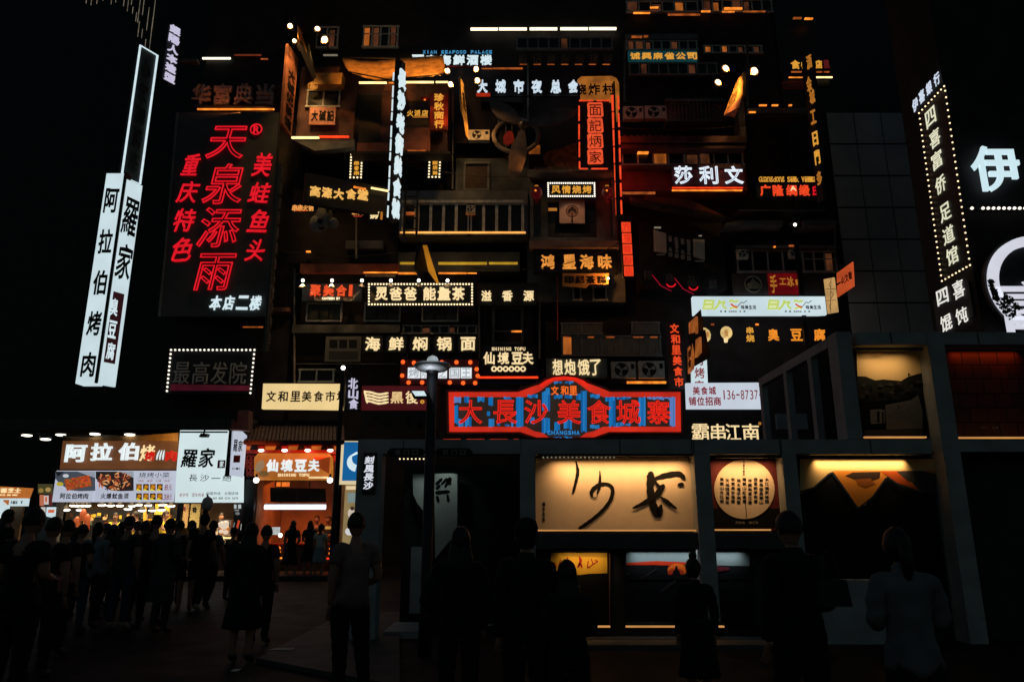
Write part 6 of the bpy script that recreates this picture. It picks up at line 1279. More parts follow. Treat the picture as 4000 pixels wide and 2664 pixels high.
t.poly('disc', [(2908 + 118 * math.cos(R(k)), 1910 + 116 * math.sin(R(k))) for k in range(0, 360, 8)], -.012, -.002, PAPER); t.box('dark_band', (2782, 1985, 3048, 2062), -.0016, -.0004, INK)
rv = random.Random(8); chs = '風雨山水江湖天地日月春花秋實長沙岳麓湘水橘子洲頭看萬山紅遍層林盡染漫江碧透百舸爭流鷹擊長空'
k = 0
for i in range(9):
    for j in range(6):
        u = 2812 + i * 22; v = 1866 + j * 17 + (i % 2) * 4
        if (u - 2902) ** 2 + (v - 1908) ** 2 > 106 ** 2: continue
        t.ch(chs[k % len(chs)], (u, v, u + 15, v + 13), INK, y=-.014, d=.003, style='brush', bold=.03, name='small_character'); k += 1
for j in range(5): t.ch('何當共剪西'[j], (2902, 1800 + j * 12, 2909, 1810 + j * 12), INK, y=-.014, d=.003, name='small_character')
t.stroke('ink_tail', [(2912, 1960, 4), (2914, 1990, 3), (2916, 2022, 4)], pm('teal ink', (.02, .07, .07), .6, .2), -.014)
t.row('月亮岛 湘江夜', (2872, 2036, 2962, 2046), pm('grey print', (.25, .25, .25), .6, .2), y=-.004, d=.003); strip_lamp(2800, 3030, 1790, 5)
b = MB(); x0, z0, x1, z1 = t.rect(2782, 1782, 3048, 1794); b.box(x0, x1, -.26, -.2, z0, z1); b.build('lamp_housing', BLACK, t.o)
t = art('panel of black double-peaked mountains against an orange sky', (3122, 1790, 3660, 2330), pm('black print', (.006, .007, .008), .8, .2, 3, spec=.05))
p = Pic(t, -.003); p.poly([(3124, 1920), (3124, 1792), (3656, 1792), (3656, 1838), (3124, 1838)][::-1][:0] or [(3656, 1792), (3124, 1792), (3124, 1928), (3180, 1906), (3240, 1850), (3260, 1838), (3656, 1838)], (212, 178, 124))
p.poly([(3656, 1838), (3252, 1838), (3290, 1890), (3352, 1984), (3380, 1972), (3440, 1900), (3466, 1860), (3500, 1888), (3580, 1918), (3656, 1926)], (205, 128, 50))
p.poly([(3300, 1858), (3330, 1845), (3440, 1842), (3436, 1868), (3400, 1880), (3345, 1876)], (60, 44, 36)); p.poly([(3340, 1872), (3400, 1868), (3420, 1890), (3380, 1905), (3350, 1892)][::-1], (150, 84, 36)); p.poly([(3490, 1840), (3600, 1838), (3656, 1850), (3656, 1924), (3590, 1915), (3560, 1880), (3520, 1870)], (64, 62, 60)); p.poly([(3440, 1840), (3500, 1840), (3560, 1890), (3590, 1912), (3500, 1884), (3466, 1858)], (190, 84, 36))
for a in ([(3124, 1922), (3180, 1904), (3240, 1850), (3252, 1846)], [(3252, 1846), (3290, 1896), (3350, 1984), (3358, 1982), (3410, 1940), (3462, 1866)], [(3466, 1862), (3510, 1894), (3590, 1920), (3656, 1928)]): p.line(a, 7, (44, 52, 66))
p.build('mountain_print', picm('matte print')); strip_lamp(3190, 3540, 1786, 3.4, (255, 214, 155), y=.19, sp=75); t.box('lamp_housing', (3130, 1764, 3650, 1774), -.26, -.2, BLACK)
t = art('small panel with red brush characters on a yellow sky over black hills', (2150, 2155, 2386, 2450), pm('black print', (.006, .007, .008), .8, .2, 3, spec=.05)); sill(t, (2226, 0, 2384, 0), 2444, SILL)
p = Pic(t, -.003); p.poly([(2372, 2158), (2152, 2158), (2150, 2232), (2180, 2234), (2210, 2238), (2250, 2246), (2300, 2240), (2372, 2238)], (200, 168, 62)); p.poly([(2372, 2158), (2190, 2158), (2200, 2172), (2372, 2176)], (160, 138, 60)); p.poly([(2378, 2160), (2384, 2160), (2384, 2440), (2380, 2440)][::-1], (96, 76, 48)); p.build('hill_print', picm('matte print'))
CR = pm('crimson ink', (.30, .01, .03), .6, .2)
for pts in ([(2200, 2190, 5), (2202, 2210, 5), (2214, 2198, 4)], [(2216, 2176, 4), (2220, 2188, 5), (2228, 2190, 4), (2214, 2206, 4), (2228, 2218, 5)], [(2262, 2172, 4), (2268, 2190, 10), (2260, 2212, 6)], [(2256, 2214, 5), (2266, 2200, 8), (2274, 2216, 6)], [(2298, 2190, 4), (2296, 2216, 5), (2312, 2206, 4), (2334, 2192, 4), (2322, 2188, 3)], [(2310, 2182, 4), (2316, 2202, 4)], [(2164, 2196, 5), (2172, 2212, 5)], [(2190, 2184, 4), (2182, 2214, 5)]): t.stroke('brush_stroke', pts, CR, -.008)
strip_lamp(2200, 2370, 2148, 1.1, y=.1)
t = art('dark lake painting with a low red sun behind boats and a pale sky', (2442, 2155, 2932, 2452), pm('black print', (.006, .007, .008), .8, .2, 3, spec=.05)); sill(t, (2446, 0, 2830, 0), 2444, SILL); t.box('sill_plate', (2446, 2432, 2830, 2440), -.26, -.2, pm('dark steel', (.06, .065, .07), .6, .2, 3))
p = Pic(t, -.003); p.poly([(2928, 2157), (2446, 2157), (2446, 2200), (2660, 2206), (2928, 2210)], (104, 116, 116)); p.poly([(2700, 2196), (2560, 2190), (2446, 2198), (2446, 2206), (2560, 2206), (2660, 2210)], (170, 44, 20)); p.ell(2645, 2226, 38, 26, (206, 90, 24)); p.ell(2640, 2236, 32, 18, (170, 50, 24)); p.poly([(2730, 2206), (2760, 2210), (2775, 2238), (2735, 2240)][::-1], (170, 24, 34)); p.poly([(2780, 2208), (2850, 2216), (2846, 2226), (2785, 2236)][::-1], (84, 28, 38))
p.poly([(2446, 2244), (2928, 2240), (2928, 2262), (2446, 2262)][::-1], (14, 14, 16)); p.ell(2642, 2240, 15, 18, (14, 12, 14)); p.ell(2642, 2218, 5, 9, (14, 12, 14))
for a, c in (([(2500, 2262), (2565, 2220)], 5), ([(2580, 2310), (2640, 2264)], 8), ([(2480, 2338), (2504, 2330)], 4), ([(2745, 2312), (2830, 2290), (2860, 2262)], 3), ([(2770, 2334), (2800, 2318)], 3), ([(2446, 2242), (2460, 2240)], 8)): p.line(a, c, (44, 40, 44))
p.build('lake_print', picm('matte print')); strip_lamp(2470, 2900, 2148, 2.4, (225, 235, 240), y=.16, sp=100)
t = art('landscape panel of a white cottage under dark hills and an amber sky', (3346, 1372, 3606, 1704), pm('black print', (.006, .007, .008), .8, .2, 3, spec=.05)); sill(t, (3380, 0, 3620, 0), 1704, SILL)
p = Pic(t, -.003); p.poly([(3604, 1374), (3346, 1374), (3350, 1470), (3380, 1470), (3420, 1486), (3450, 1482), (3520, 1488), (3550, 1470), (3604, 1456)], (214, 184, 130)); p.poly([(3350, 1470), (3380, 1470), (3420, 1486), (3520, 1488), (3604, 1456), (3604, 1560), (3350, 1570)], (30, 32, 30))
for i in range(40): p.ell(3360 + rv.random() * 236, 1490 + rv.random() * 60, 6 + rv.random() * 9, 4 + rv.random() * 6, rv.choice([(22, 24, 22), (40, 42, 38), (52, 52, 48)]), 0, 8)
p.poly([(3458, 1582), (3560, 1562), (3586, 1542), (3604, 1600), (3604, 1676), (3462, 1676)], (96, 94, 90)); p.poly([(3398, 1600), (3440, 1598), (3456, 1602), (3456, 1652), (3402, 1656)], (110, 108, 102)); p.quad(3426, 1606, 3436, 1650, (18, 18, 18)); p.quad(3446, 1608, 3452, 1650, (18, 18, 18)); p.quad(3506, 1586, 3512, 1592, (20, 20, 20)); p.poly([(3376, 1680), (3604, 1672), (3604, 1702), (3378, 1702)], (52, 52, 50))
for i in range(60): p.quad(*(lambda a, c: (a, c, a + 7, c + 2.2))(3464 + rv.random() * 120, 1592 + rv.random() * 78), rv.choice([(82, 80, 76), (112, 110, 104), (74, 72, 70)]))
p.line([(3550, 1470), (3548, 1458), (3556, 1466)], 4, (20, 20, 20)); p.build('landscape_print', picm('matte print')); t.line('橘子洲头 岳麓书院', (3352, 1378, 3452, 1388), pm('brown ink', (.16, .06, .02), .6, .2), y=-.12, d=.003); strip_lamp(3385, 3560, 1370, 1.5, (255, 212, 155), y=.02, sp=120, tilt=20); t.box('lamp_housing', (3346, 1358, 3606, 1368), -.26, -.2, BLACK)
BRP = brickm('stone block print', (.16, .045, .022), (.10, .032, .02), (.008, .006, .006), 1.5, .8, (.42, .34), False, .2)
t = art('panel of large stone blocks glowing red only along its top at the right edge', (3690, 1372, 4060, 1706), BRP); sill(t, (3740, 0, 4060, 0), 1706, SILL); strip_lamp(3720, 3980, 1364, .55, (255, 110, 50), y=.2, sp=90); t.box('lamp_housing', (3690, 1350, 4060, 1357), -.26, -.2, BLACK); t.row('石门 古城', (3830, 1666, 3900, 1674), pm('grey print', (.25, .25, .25), .6, .2), y=-.004, d=.003)
# dark entrance in the frame
for lab, r, txt in (('dim black station-style sign, left of the lamp post under the beam', (1512, 1750, 1660, 1783), '南门口'), ('dim black station-style sign, right of the lamp post under the beam', (1698, 1750, 1846, 1783), '西门口')):
    t = T('gate_name_sign', lab, 'sign', (r[0] + r[2]) / 2, r[3], 10.9, 0, 'gate name signs'); b = MB(); x0, z0, x1, z1 = t.rect(*r); c = .05
    b.prism([(x0 + c, z0), (x1 - c, z0), (x1, z0 + c), (x1, z1 - c), (x1 - c, z1), (x0 + c, z1), (x0, z1 - c), (x0, z0 + c)], 0, .06); b.build('board', BLACK, t.o)
    for i, c in enumerate(txt): t.ch(c, (r[0] + 32 + i * 34, r[1] + 7, r[0] + 52 + i * 34, r[3] - 7), pm('dim grey letters', (.34, .36, .37), .6, .2), y=-.002, d=.01, bold=.01)
t = T('led_row', 'short row of tiny warm lights under the left gate name sign', 'light row', 1610, 1796, 11.3); t.box('rail', (1555, 1788, 1662, 1791), 0, .05, BLACK); t.bulbs([(1562 + i * 15.5, 1792) for i in range(7)], .012, BULB, -.02)
t = T('glass_door_panel', 'dark interior with pale calligraphy panel seen through the entrance of the frame', 'display panel', 1742, 2110, 12.6); t.poly('panel', [(1696, 1850), (1770, 1848), (1786, 1852), (1786, 2080), (1740, 2130), (1700, 2180)], 0, .06, pm('grey green panel', (.50, .52, .48), .7, .2, 1.5))
for pts in ([(1706, 1890, 14), (1724, 1872, 12)], [(1726, 1890, 10), (1746, 1872, 12), (1752, 1886, 9)], [(1708, 1906, 16), (1718, 1896, 10)], [(1740, 1900, 12), (1758, 1866, 10), (1756, 1890, 14)], [(1706, 1924, 16), (1752, 1920, 14)], [(1708, 1940, 12), (1712, 1958, 12)], [(1748, 1934, 10), (1752, 1956, 12)]): t.stroke('brush_stroke', pts, INK, -.006)
lamp('SPOT', 'panel_spot', P(1740, 1815, 12.2), 1.0, (200, 220, 215), size=.03, target=P(1738, 1900, 12.6), spot=80)
t = T('pale_panel', 'narrow grey panel glimpsed behind the lamp post', 'display panel', 1630, 2395, 12.9); t.poly('panel', [(1612, 1852), (1658, 1852), (1658, 2000), (1630, 1965), (1614, 1930)], 0, .05, pm('grey green panel', (.50, .52, .48), .7, .2, 1.5)); t.box('lower_panel', (1602, 2135, 1650, 2395), 0, .05, FRAME)
b = MB(); b.box(gx_at(1495, 1900), gx_at(2032, 1900), 2.2, 2.3, zg, zbeam); b.build('back_panel', BLACK, G.o)
lamp('SPOT', 'panel_spot', P(1635, 1815, 12.4), .9, (200, 220, 215), size=.03, target=P(1640, 1990, 12.9), spot=80)
t = T('white_brush_sign', 'narrow black sign with four white brush characters on the left grey post', 'sign', 1440, 1925, 10.96); t.box('board', (1418, 1768, 1468, 1928), 0, .035, BLACK)
for i, c in enumerate('刻風長沙'): t.ch(c, (1424 - i * 1.5, 1782 + i * 33, 1462 - i * 1.5, 1812 + i * 33), em('white brush letters', (222, 226, 236), .95, .1), d=.02, style='brush', bold=.03, shear=.12)
# street lamp, floodlight on it, camera post
t = T('street_lamp', 'black lamp post with a round silver saucer head in front of the food market', 'street lamp', 1685, 2480, 10.0)
zg2 = -t.org.z; x, z = t.px(1690, 1400); zl = t.px(1690, 1440)[1]
b = MB(); b.lathe([(.085, zg2), (.085, zg2 + .5), (.075, zg2 + .55), (.07, zl - .05)], 16, (x, 0, 0)); b.build('pole', BLACK, t.o, True)
b = MB(); b.lathe([(.055, zl - .1), (.09, zl - .05), (.10, zl + .0), (.10, zl + .02)], 16, (x, 0, 0)); b.build('collar', BLACK, t.o, True)
b = MB(); b.lathe([(.10, zl - .035), (.2, zl - .02), (.265, zl + .03), (.25, zl + .06), (.12, zl + .09), (.075, zl + .1)], 28, (x, 0, 0)); b.build('saucer', pm('pale enamel', (.62, .64, .64), .3, .15, 8), t.o, True)
b = MB(); b.lathe([(.075, zl + .095), (.08, zl + .13), (.06, zl + .165), (.02, zl + .185)], 20, (x, 0, 0)); b.build('dome', em('lamp dome', (176, 186, 190), .8, .4, 8), t.o, True)
lamp('POINT', 'lamp_light', t.org + Vector((x - .02, -.2, zl - .16)), 1.1, (235, 242, 255), size=.04); lamp('POINT', 'lamp_light', t.org + Vector((x, -.3, zl + .25)), .8, (235, 242, 255), size=.04)
t = T('floodlight', 'flat white floodlight bracketed to the lamp post', 'floodlight', 1640, 1545, 9.8, 0); t.poly('housing', [(1602, 1524), (1660, 1524), (1678, 1548), (1612, 1550)], .0, .2, BLACK); t.poly('lens', [(1608, 1527), (1656, 1527), (1666, 1545), (1622, 1546)], -.02, -.002, WHITE); t.poly('bracket', [(1664, 1535), (1676, 1535), (1694, 1580), (1688, 1600)], .05, .1, BLACK)
t = T('camera_post', 'black post with a small bright ball lamp on top left of the flag sign', 'post', 1340, 1900, 24.0); x, z = t.px(1340, 1446); b = MB(); b.lathe([(.1, -t.org.z), (.09, 0), (.07, z)], 12, (x, 0, 0)); b.build('pole', BLACK, t.o); ball('lamp', (x, 0, z + .08), .075, LAMP, t.o)
for u, v0, v1 in ((2700, 1718, 1770), (3046, 1718, 1770), (1575, 1718, 1770), (2420, 1718, 1770), (3400, 1718, 1770), (3480, 1300, 1342), (3820, 1300, 1342)): D = Dp(G, 11.0); D.box('joint', (u, v0, u + 3, v1), .0, .009, BLACK)
# ============================================================ people
BONES = [('pelvis', 'waist'), ('waist', 'chest'), ('chest', 'neck'), ('neck', 'head0'), ('pelvis', 'hipL'), ('hipL', 'kneeL'), ('kneeL', 'ankL'), ('ankL', 'toeL'), ('pelvis', 'hipR'), ('hipR', 'kneeR'), ('kneeR', 'ankR'), ('ankR', 'toeR'),
         ('chest', 'shL'), ('shL', 'elL'), ('elL', 'wrL'), ('chest', 'shR'), ('shR', 'elR'), ('elR', 'wrR')]
BASE = dict(pelvis=(0, .01, .93), waist=(0, .0, 1.08), chest=(0, .0, 1.27), neck=(0, .015, 1.44), head0=(0, -.005, 1.54),
            hipL=(.095, .01, .88), kneeL=(.10, -.01, .49), ankL=(.10, .03, .085), toeL=(.115, -.13, .035), hipR=(-.095, .01, .88), kneeR=(-.10, -.01, .49), ankR=(-.10, .03, .085), toeR=(-.115, -.13, .035),
            shL=(.165, .01, 1.40), elL=(.212, .03, 1.12), wrL=(.208, -.03, .87), shR=(-.165, .01, 1.40), elR=(-.212, .03, 1.12), wrR=(-.208, -.03, .87))
RAD = dict(pelvis=(.15, .115), waist=(.142, .10), chest=(.165, .112), neck=(.06, .06), head0=(.052, .055), hip=(.097, .10), knee=(.064, .068), ank=(.038, .042), toe=(.036, .026), sh=(.068, .066), el=(.05, .048), wr=(.028, .03))
SKIN = pm('skin', (.30, .17, .12), .55, .1, 8); HAIR = pm('black hair', (.012, .010, .010), .5, .3, 14, stretch=(1, 1, .2))
def skin_eval(verts, edges, rads, root, sub=2):
    me = bpy.data.meshes.new('s'); me.from_pydata(verts, edges, []); o = bpy.data.objects.new('s', me); col.objects.link(o)
    o.modifiers.new('k', 'SKIN').use_smooth_shade = True; m = o.modifiers.new('u', 'SUBSURF'); m.levels = sub; m.render_levels = sub
    if not me.skin_vertices: me.skin_vertices.new() if hasattr(me.skin_vertices, 'new') else None
    sv = me.skin_vertices[0].data
    for i, r in enumerate(rads): sv[i].radius = r; sv[i].use_root = (i == root)
    e = bpy.data.meshes.new_from_object(o.evaluated_get(bpy.context.evaluated_depsgraph_get()))
    vs = [tuple(v.co) for v in e.vertices]; fs = [tuple(p.vertices) for p in e.polygons]
    bpy.data.objects.remove(o); bpy.data.meshes.remove(me); return vs, fs
def hand_geo():
    v = [(0, 0, 0), (0, 0, -.05), (0, 0, -.085)]; e = [(0, 1), (1, 2)]; r = [(.026, .016), (.036, .014), (.036, .012)]
    out = MB(); a, f = skin_eval(v, e, r, 0, 1); out.add(a, f)
    for k, (x, L) in enumerate(((-.03, .062), (-.011, .075), (.009, .07), (.028, .055))):
        a, f = skin_eval([(x * .9, 0, -.07), (x, -.006, -.085 - L * .4), (x * 1.05, -.022, -.085 - L * .75), (x * 1.05, -.04, -.085 - L * .95)], [(0, 1), (1, 2), (2, 3)], [(.009, .009), (.0085, .0085), (.008, .008), (.006, .006)], 0, 1); out.add(a, f)
    a, f = skin_eval([(-.02, -.004, -.02), (-.045, -.018, -.05), (-.05, -.032, -.08)], [(0, 1), (1, 2)], [(.014, .012), (.010, .010), (.007, .007)], 0, 1); out.add(a, f)
    return out
_hand = hand_geo()
def head_geo(hair=False, grow=0.0):
    b = MB(); n, m = 22, 16; vs = []
    for i in range(m + 1):
        th = math.pi * i / m; z = -math.cos(th)
        for j in range(n):
            ph = 2 * math.pi * j / n; s = math.sin(th); x, y = s * math.cos(ph), s * math.sin(ph)
            rx, ry = .077, .098
            if z < 0: k = 1 + z * .38 * max(0, 1 if y < 0 else .6); x *= k if y < .2 else max(.62, k)
            front = max(0, -y)
            yy = y * ry; xx = x * rx; zz = z * .118
            if not hair:
                d = math.exp(-((x * 3.4) ** 2 + ((z + .12) * 4.2) ** 2)); yy -= .020 * d * (front > .5)
                for ex in (-.42, .42): yy += .010 * math.exp(-(((x - ex) * 5) ** 2 + ((z - .08) * 6) ** 2)) * (front > .4)
                yy -= .006 * math.exp(-((x * 4) ** 2 + ((z + .5) * 8) ** 2)) * (front > .4); yy += .012 if (z < -.6 and y > 0) else 0
            vs.append((xx * (1 + grow / rx), yy * (1 + grow / ry), zz * (1 + grow / .118)))
    fs = []
    for i in range(m):
        for j in range(n): fs.append((i * n + j, i * n + (j + 1) % n, (i + 1) * n + (j + 1) % n, (i + 1) * n + j))
    return vs, fs, n, m
def make_person(pose=None, fem=False, scale=1.0, hair='short', top='tee', legs='trousers'):
    """returns {part: mesh}; person faces -y"""
    J = {k: Vector(v) for k, v in BASE.items()}
    for k, d in (pose or {}).items(): J[k] = J[k] + Vector(d)
    names = list(J); idx = {n: i for i, n in enumerate(names)}
    rr = []
    for n_ in names:
        r = RAD.get(n_) or RAD[n_[:-1]]; r = list(r)
        if fem: r = [r[0] * (.86 if n_ in ('chest', 'waist') or n_[:2] in ('sh', 'el') else .95), r[1] * .92]
        rr.append(tuple(r))
    bv, bf = skin_eval([tuple(J[n]) for n in names], [(idx[a], idx[b]) for a, b in BONES], rr, idx['pelvis'], 2)
    rad1 = lambda n_: sum(rr[idx[n_]]) / 2
    def nearest(p):
        best = None
        for a, b in BONES:
            A, B2 = J[a], J[b]; ab = B2 - A; t = max(0, min(1, (p - A).dot(ab) / ab.length_squared)); d = (p - A - ab * t).length / (.6 * ((1 - t) * rad1(a) + t * rad1(b)) + .02)
            if best is None or d < best[0]: best = (d, b, t)
        return best[1], best[2]
    near = [nearest(Vector(v)) for v in bv]
    tmp = bpy.data.meshes.new('t'); tmp.from_pydata(bv, [], bf); tmp.update(); nor = [v.normal.copy() for v in tmp.vertices]; bpy.data.meshes.remove(tmp)
    def cover(test, off, name, ruf=.0):
        keep = [f for f in bf if all(test(*near[i], Vector(bv[i])) for i in f)]; use = sorted({i for f in keep for i in f}); mp = {o: k for k, o in enumerate(use)}
        vs = [Vector(bv[i]) + nor[i] * (off + ruf * math.sin(bv[i][2] * 55 + bv[i][0] * 30)) for i in use]; return vs, [tuple(mp[i] for i in f) for f in keep]
    parts = {}
    def todo(name, vs, fs, mod=True): parts[name] = ([tuple(Vector(v) * scale) for v in vs], fs)
    body = MB(); body.add(bv, bf); hc = J['head0'] + Vector((0, -.015, .065)); hv, hf, n, m = head_geo()
    body.add([tuple(Vector(v) + hc) for v in hv], hf)
    for s in (-1, 1):
        e = uvball(8, 6); body.add([(hc.x + s * .078 + v[0] * .012, hc.y + .012 + v[1] * .018, hc.z + .0 + v[2] * .03) for v in e.v], e.f)
    for s, w, el in ((1, 'wrL', 'elL'), (-1, 'wrR', 'elR')):
        d = (J[w] - J[el]).normalized(); q = Vector((0, 0, -1)).rotation_difference(d); body.add([tuple(J[w] + q @ Vector((v[0] * s, v[1], v[2]))) for v in _hand.v], _hand.f)
    todo('body', body.v, body.f)
    arms = ('shL', 'shR', 'elL', 'elR'); torso = ('waist', 'chest', 'neck', 'shL', 'shR')
    slv = {'tee': .62, 'long': 1.1, 'tank': -1, 'dress': .35}[top]
    def ttop(b, t, p):
        if b in ('waist', 'chest', 'shL', 'shR'): return True
        if b == 'neck': return t < (1.1 if top == 'long' else .55)
        if b == 'head0': return top == 'long' and t < .5
        if b in ('elL', 'elR'): return t < slv
        if b in ('wrL', 'wrR'): return slv > 1 and t < .9
        if b in ('hipL', 'hipR'): return True
        return b in ('kneeL', 'kneeR') and t < .06
    vs, fs = cover(ttop, .016, 'shirt', .004); todo('dress' if legs == 'dress' else 'shirt', vs, fs)
    if legs in ('trousers', 'shorts'):
        lim = .93 if legs == 'trousers' else -1
        vs, fs = cover(lambda b, t, p: b in ('hipL', 'hipR') or (b in ('kneeL', 'kneeR') and (legs == 'trousers' or t < .75)) or (b in ('ankL', 'ankR') and t < lim), .012, 'trousers', .004); todo(legs, vs, fs)
    else:
        zt, zb_ = (1.02, .5) if legs == 'skirt' else (1.06, .42); b = MB(); N = 20; prof = []
        for i in range(7):
            k = i / 6; z = zt + (zb_ - zt) * k; prof.append((.125 + .10 * k ** .8, z))
        for i, (r, z) in enumerate(prof):
            for j in range(N):
                a = 2 * math.pi * j / N; q = 1 + .05 * math.sin(a * 6) * i / 6; b.v.append((J['pelvis'].x + r * q * 1.08 * math.cos(a), J['pelvis'].y + r * q * .86 * math.sin(a), z))
        for i in range(6):
            for j in range(N): b.f.append((i * N + j, i * N + (j + 1) % N, (i + 1) * N + (j + 1) % N, (i + 1) * N + j))
        if legs == 'dress': parts['dress'][0].extend([tuple(Vector(v) * scale) for v in b.v]); k = len(parts['dress'][0]) - len(b.v); parts['dress'][1].extend([tuple(i + k for i in f) for f in b.f])
        else: todo('skirt', b.v, b.f)
    vs, fs = cover(lambda b, t, p: b in ('toeL', 'toeR') or (b in ('ankL', 'ankR') and t > .9), .012, 'shoes'); vs = [Vector((v[0], v[1], max(.004, v[2]))) for v in vs]
    for s in 'LR':
        kf = [f for f in fs if (sum(vs[i][0] for i in f) / len(f) > (J['ankL'].x + J['ankR'].x) / 2) == (s == 'L')]; use = sorted({i for f in kf for i in f}); mp = {o: k for k, o in enumerate(use)}; todo('shoe' + s, [vs[i] for i in use], [tuple(mp[i] for i in f) for f in kf])
    hv, hf, n, m = head_geo(True, .010); H = []
    keep = []
    for f in hf:
        c = sum((Vector(hv[i]) for i in f), Vector()) / 4
        if c.z > (.045 if c.y < -.02 else (-.035 if hair == 'short' else -.085)): keep.append(f)
    hb = MB(); hb.add([tuple(Vector(v) * 1.03 + hc + Vector((0, .006, .008))) for v in hv], keep)
    if hair == 'long':
        prof = []
        for i in range(7):
            k = i / 6; z = hc.z - .02 - .34 * k; hb_y = hc.y + .06 + .045 * math.sin(k * 2.4); w = .088 + .03 * math.sin(k * 3)
            for j in range(10): a = 2 * math.pi * j / 10; prof.append((hc.x + w * math.cos(a), hb_y + .045 * math.sin(a), z))
        hb.add(prof, [(i * 10 + j, i * 10 + (j + 1) % 10, (i + 1) * 10 + (j + 1) % 10, (i + 1) * 10 + j) for i in range(6) for j in range(10)] + [tuple(60 + j for j in range(10))])
    if hair == 'bun':
        u = uvball(12, 8); hb.add([(hc.x + v[0] * .05, hc.y + .02 + v[1] * .05, hc.z + .155 + v[2] * .05) for v in u.v], u.f)
    if hair == 'tail':
        hb.tube([(hc.x, hc.y + .09, hc.z + .05), (hc.x, hc.y + .14, hc.z + .02), (hc.x, hc.y + .15, hc.z - .12), (hc.x, hc.y + .12, hc.z - .24)], [.03, .04, .04, .01], 8)
    if hair == 'cap':
        hb.lathe([(.1, -.005), (.102, .05), (.085, .1), (.04, .125), (.01, .13)], 18, (hc.x, hc.y + .01, hc.z + .02), .9, 1.1); hb.add([(hc.x + x, hc.y + y, hc.z + .025 + z) for x, y, z in ((-.08, -.08, 0), (.08, -.08, 0), (.06, -.19, -.015), (-.06, -.19, -.015), (-.08, -.08, .012), (.08, -.08, .012), (.06, -.19, -.005), (-.06, -.19, -.005))], [(0, 1, 2, 3), (4, 5, 6, 7), (2, 3, 7, 6)])
    todo('hair', hb.v, hb.f)
    M_ = {}
    for k, (vs, fs) in parts.items():
        me = bpy.data.meshes.new(k); me.from_pydata(vs, [], fs); me.update(); me.polygons.foreach_set('use_smooth', [True] * len(me.polygons)); M_[k] = me
    return M_
POSES = {
    'stand': {},
    'phone': dict(elL=(-.01, -.03, .02), wrL=(-.10, -.24, .23), elR=(.01, -.03, .02), wrR=(.10, -.24, .23), head0=(0, -.03, -.005)),
    'walk': dict(kneeL=(0, -.14, .02), ankL=(0, -.19, .0), toeL=(0, -.19, .02), kneeR=(0, .05, .0), ankR=(0, .22, .03), toeR=(0, .22, .0), wrL=(0, .12, .02), wrR=(0, -.14, .04), elL=(0, .06, 0), elR=(0, -.06, 0)),
    'weight': dict(pelvis=(.03, 0, 0), hipL=(.03, 0, .01), hipR=(.03, 0, -.01), kneeR=(-.02, -.06, -.01), ankR=(-.05, -.02, 0), toeR=(-.07, -.03, 0), wrR=(.1, -.16, .16), elR=(-.02, .02, 0), waist=(.01, 0, 0)),
    'bag': dict(elR=(-.02, .0, .0), wrR=(.02, -.18, .22), wrL=(.01, .0, .0), kneeL=(.01, -.04, 0)),
    'reach': dict(elR=(.0, -.18, .08), wrR=(.04, -.42, .34), elL=(.0, -.12, .04), wrL=(-.05, -.32, .26), head0=(0, -.02, 0)),
    'hips': dict(elL=(.09, .06, .0), wrL=(-.03, -.03, .12), elR=(-.02, 0, 0)),
}
_pm = {}
CL = {}
def cloth(n, rgb): return pm('cloth ' + n, rgb, .9, .25, 7, .2)
CB = cloth('black', (.012, .012, .014)); CG = cloth('grey', (.12, .13, .14)); CW = cloth('white', (.55, .54, .50)); CD = cloth('denim', (.03, .04, .06)); CY = cloth('yellow', (.70, .52, .06)); CT = cloth('dusty rose', (.20, .13, .13)); CBL = cloth('pale blue grey', (.20, .24, .26)); CK = cloth('charcoal', (.03, .032, .035))
SHOE = pm('shoe', (.05, .05, .05), .6, .3, 6); SHW = pm('pale shoe', (.4, .36, .28), .6, .3, 6); SHORG = pm('orange trainer', (.45, .25, .05), .6, .3, 6)
def person(label, u, vtop, Y, face=180, pose='stand', fem=False, H=None, hair='short', top='tee', legs='trousers', shirt=CB, low=CB, shoe=SHOE, group=None, foot=None, xoff=0, hairm=None):
    base = 1.725 + (.05 if hair == 'bun' else 0)
    if H is None:
        H = P(u, vtop, Y).z - (0 if foot is None else foot)
    sc_ = H / base; key = (pose, fem, round(sc_, 2), hair, top, legs)
    if key not in _pm: _pm[key] = make_person(POSES[pose], fem, round(sc_, 2), hair, top, legs)
    o = bpy.data.objects.new('person', None); col.objects.link(o); p = P(u, vtop, Y); o.location = (p.x, Y, 0 if foot is None else foot); o.rotation_euler = (0, 0, R(face)); tag(o, label, 'person', group)
    mats = dict(body=SKIN, shirt=shirt, dress=shirt, trousers=low, shorts=low, skirt=low, hair=hairm or HAIR, shoeL=shoe, shoeR=shoe)
    body = None
    for k, me in _pm[key].items():
        m2 = me.copy(); m2.materials.append(mats[k]); q = link({'shoeL': 'shoe', 'shoeR': 'shoe'}.get(k, k), m2, None, o)
        if k in ('shirt', 'dress', 'trousers', 'shorts', 'skirt'): s = q.modifiers.new('t', 'SOLIDIFY'); s.thickness = .006
    return o
